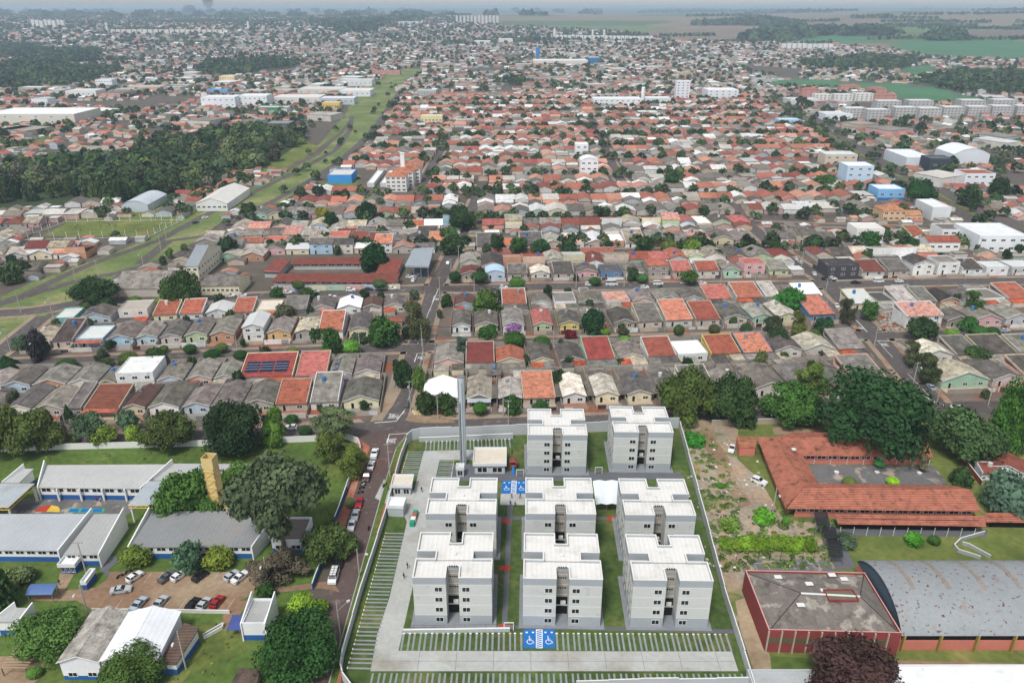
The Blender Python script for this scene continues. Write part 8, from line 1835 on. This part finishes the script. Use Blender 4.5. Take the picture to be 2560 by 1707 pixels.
# odds and ends
for k in range(9):
    x, y = G(1033 + k * 2.2, 1030 + (k % 3) * 3); b = MB(); b.tube((0, 0, 0), (0, 0, .5), .45, .3, 'cloth', 7); tag(b.build('rubbish_bag', color='d9b52c' if k % 2 else 'c9c8c4', loc=(x, y, .1)), '%s rubbish bag in the heap on the crossroads corner, %s from the left' % ('yellow' if k % 2 else 'white', ORD[k + 1]), 'bag', 'rubbish bags on the crossroads corner')
R = random.Random(3)
b = MB()
for k in range(420):
    x, y = G(R.uniform(2200, 2276), R.uniform(782, 826)); q = R.uniform(.2, .8); b.box(x - q, x + q, y - q * .6, y + q * .6, 0, R.uniform(.2, .9), R.choice(('brick_raw', 'concrete', 'pole_concrete', 'bark')))
tag(b.build('rubble'), 'rubble and broken brick covering the vacant corner lot', kind='stuff')
sheet('vacant_lot', P((2196,782),(2250,776),(2284,826),(2240,832),(2196,812)), 'earth', .06)
b = MB()
for k in range(160):
    px, py = R.uniform(1715, 1990), R.uniform(1100, 1420); x, y = G(px, py)
    if px < 1990 - (1420 - py) * .35: q = R.uniform(.1, .35); b.box(x - q, x + q, y - q, y + q, .02, R.uniform(.1, .3), R.choice(('concrete', 'pole_concrete', 'white_trim')))
tag(b.build('debris'), 'pale stones and debris strewn over the rough lot', kind='stuff')
WDS = []
for k in range(1100):
    px, py = R.uniform(1708, 2090), R.uniform(1072, 1425)
    if px < 1765 + (py - 1072) * .55 and px > 1706 + (py - 1065) * .26 or (px > 1840 and 1270 < py < 1420): x, y = G(px, py); q = R.uniform(.15, .7); WDS.append((x, y, -.05, q * 1.5, q * .35, 44))
scatter_quads('weeds', 'green weeds growing over the rough lot', WDS, [jit(R.choice(('5c7338', '6c7f44', '526838', '80864c')), .1, R) for _ in WDS])
GS = []
for k in range(600):
    px, py = R.uniform(0, 880), R.uniform(1125, 1700); 
    if py < 1165 or (py > 1560 and 400 < px < 640) or (px > 745 and py < 1300): x, y = G(px, py); GS.append((x, y, 0, R.uniform(.2, .5), .25, 12))
scatter_quads('grass_tufts', 'tufts in the grass of the school grounds', GS, [jit('6f7d40', .12, R) for _ in GS])
# ------------------------------------------------------------------ air
b = MB(); b.box(-34000, 34000, -600, 62000, -6, 150, 'haze') if False else None
m = bpy.data.materials.new('haze'); m.use_nodes = True; t_ = m.node_tree; t_.nodes.clear(); ou = t_.nodes.new('ShaderNodeOutputMaterial'); pv = t_.nodes.new('ShaderNodeVolumePrincipled')
pv.inputs['Color'].default_value = (.64, .81, 1.0, 1); pv.inputs['Density'].default_value = 1.25e-4; pv.inputs['Anisotropy'].default_value = 0.2; t_.links.new(pv.outputs[0], ou.inputs['Volume']); MATS['haze'] = m
b = MB(); b.box(-48000, 48000, -700, 61000, -4, 142, 'haze'); o = b.build('haze'); tag(o, 'thin bluish haze over the town and the far hills', kind='stuff')

# smoke rising from a fire near the horizon
sm = bpy.data.materials.new('smoke'); sm.use_nodes = True; t_ = sm.node_tree; t_.nodes.clear(); ou = t_.nodes.new('ShaderNodeOutputMaterial'); pv = t_.nodes.new('ShaderNodeVolumePrincipled')
pv.inputs['Color'].default_value = (.16, .17, .2, 1); pv.inputs['Density'].default_value = .012; t_.links.new(pv.outputs[0], ou.inputs['Volume']); MATS['smoke'] = sm
x, y = G(470, 44); b = MB(); gz = hgt(x, y) - 35
for (dx, dz, rx, rz_) in ((0, 25, 60, 28), (80, 60, 70, 24), (20, 95, 50, 24), (170, 75, 45, 20), (160, 150, 42, 60)):
    for i in range(7):
        for j in range(12): ph, th = pi * i / 6, 2 * pi * j / 12; b.v.append((dx + sin(ph) * cos(th) * rx, sin(ph) * sin(th) * 50, dz + cos(ph) * rz_))
    o_ = len(b.v) - 84
    for i in range(6):
        for j in range(12): b.f.append((o_ + i * 12 + j, o_ + (i + 1) * 12 + j, o_ + (i + 1) * 12 + (j + 1) % 12, o_ + i * 12 + (j + 1) % 12)); b.m.append(0)
b.names = ['smoke']; tag(b.build('smoke', loc=(x, y, gz)), 'dark smoke rising from a fire near the horizon', kind='stuff')
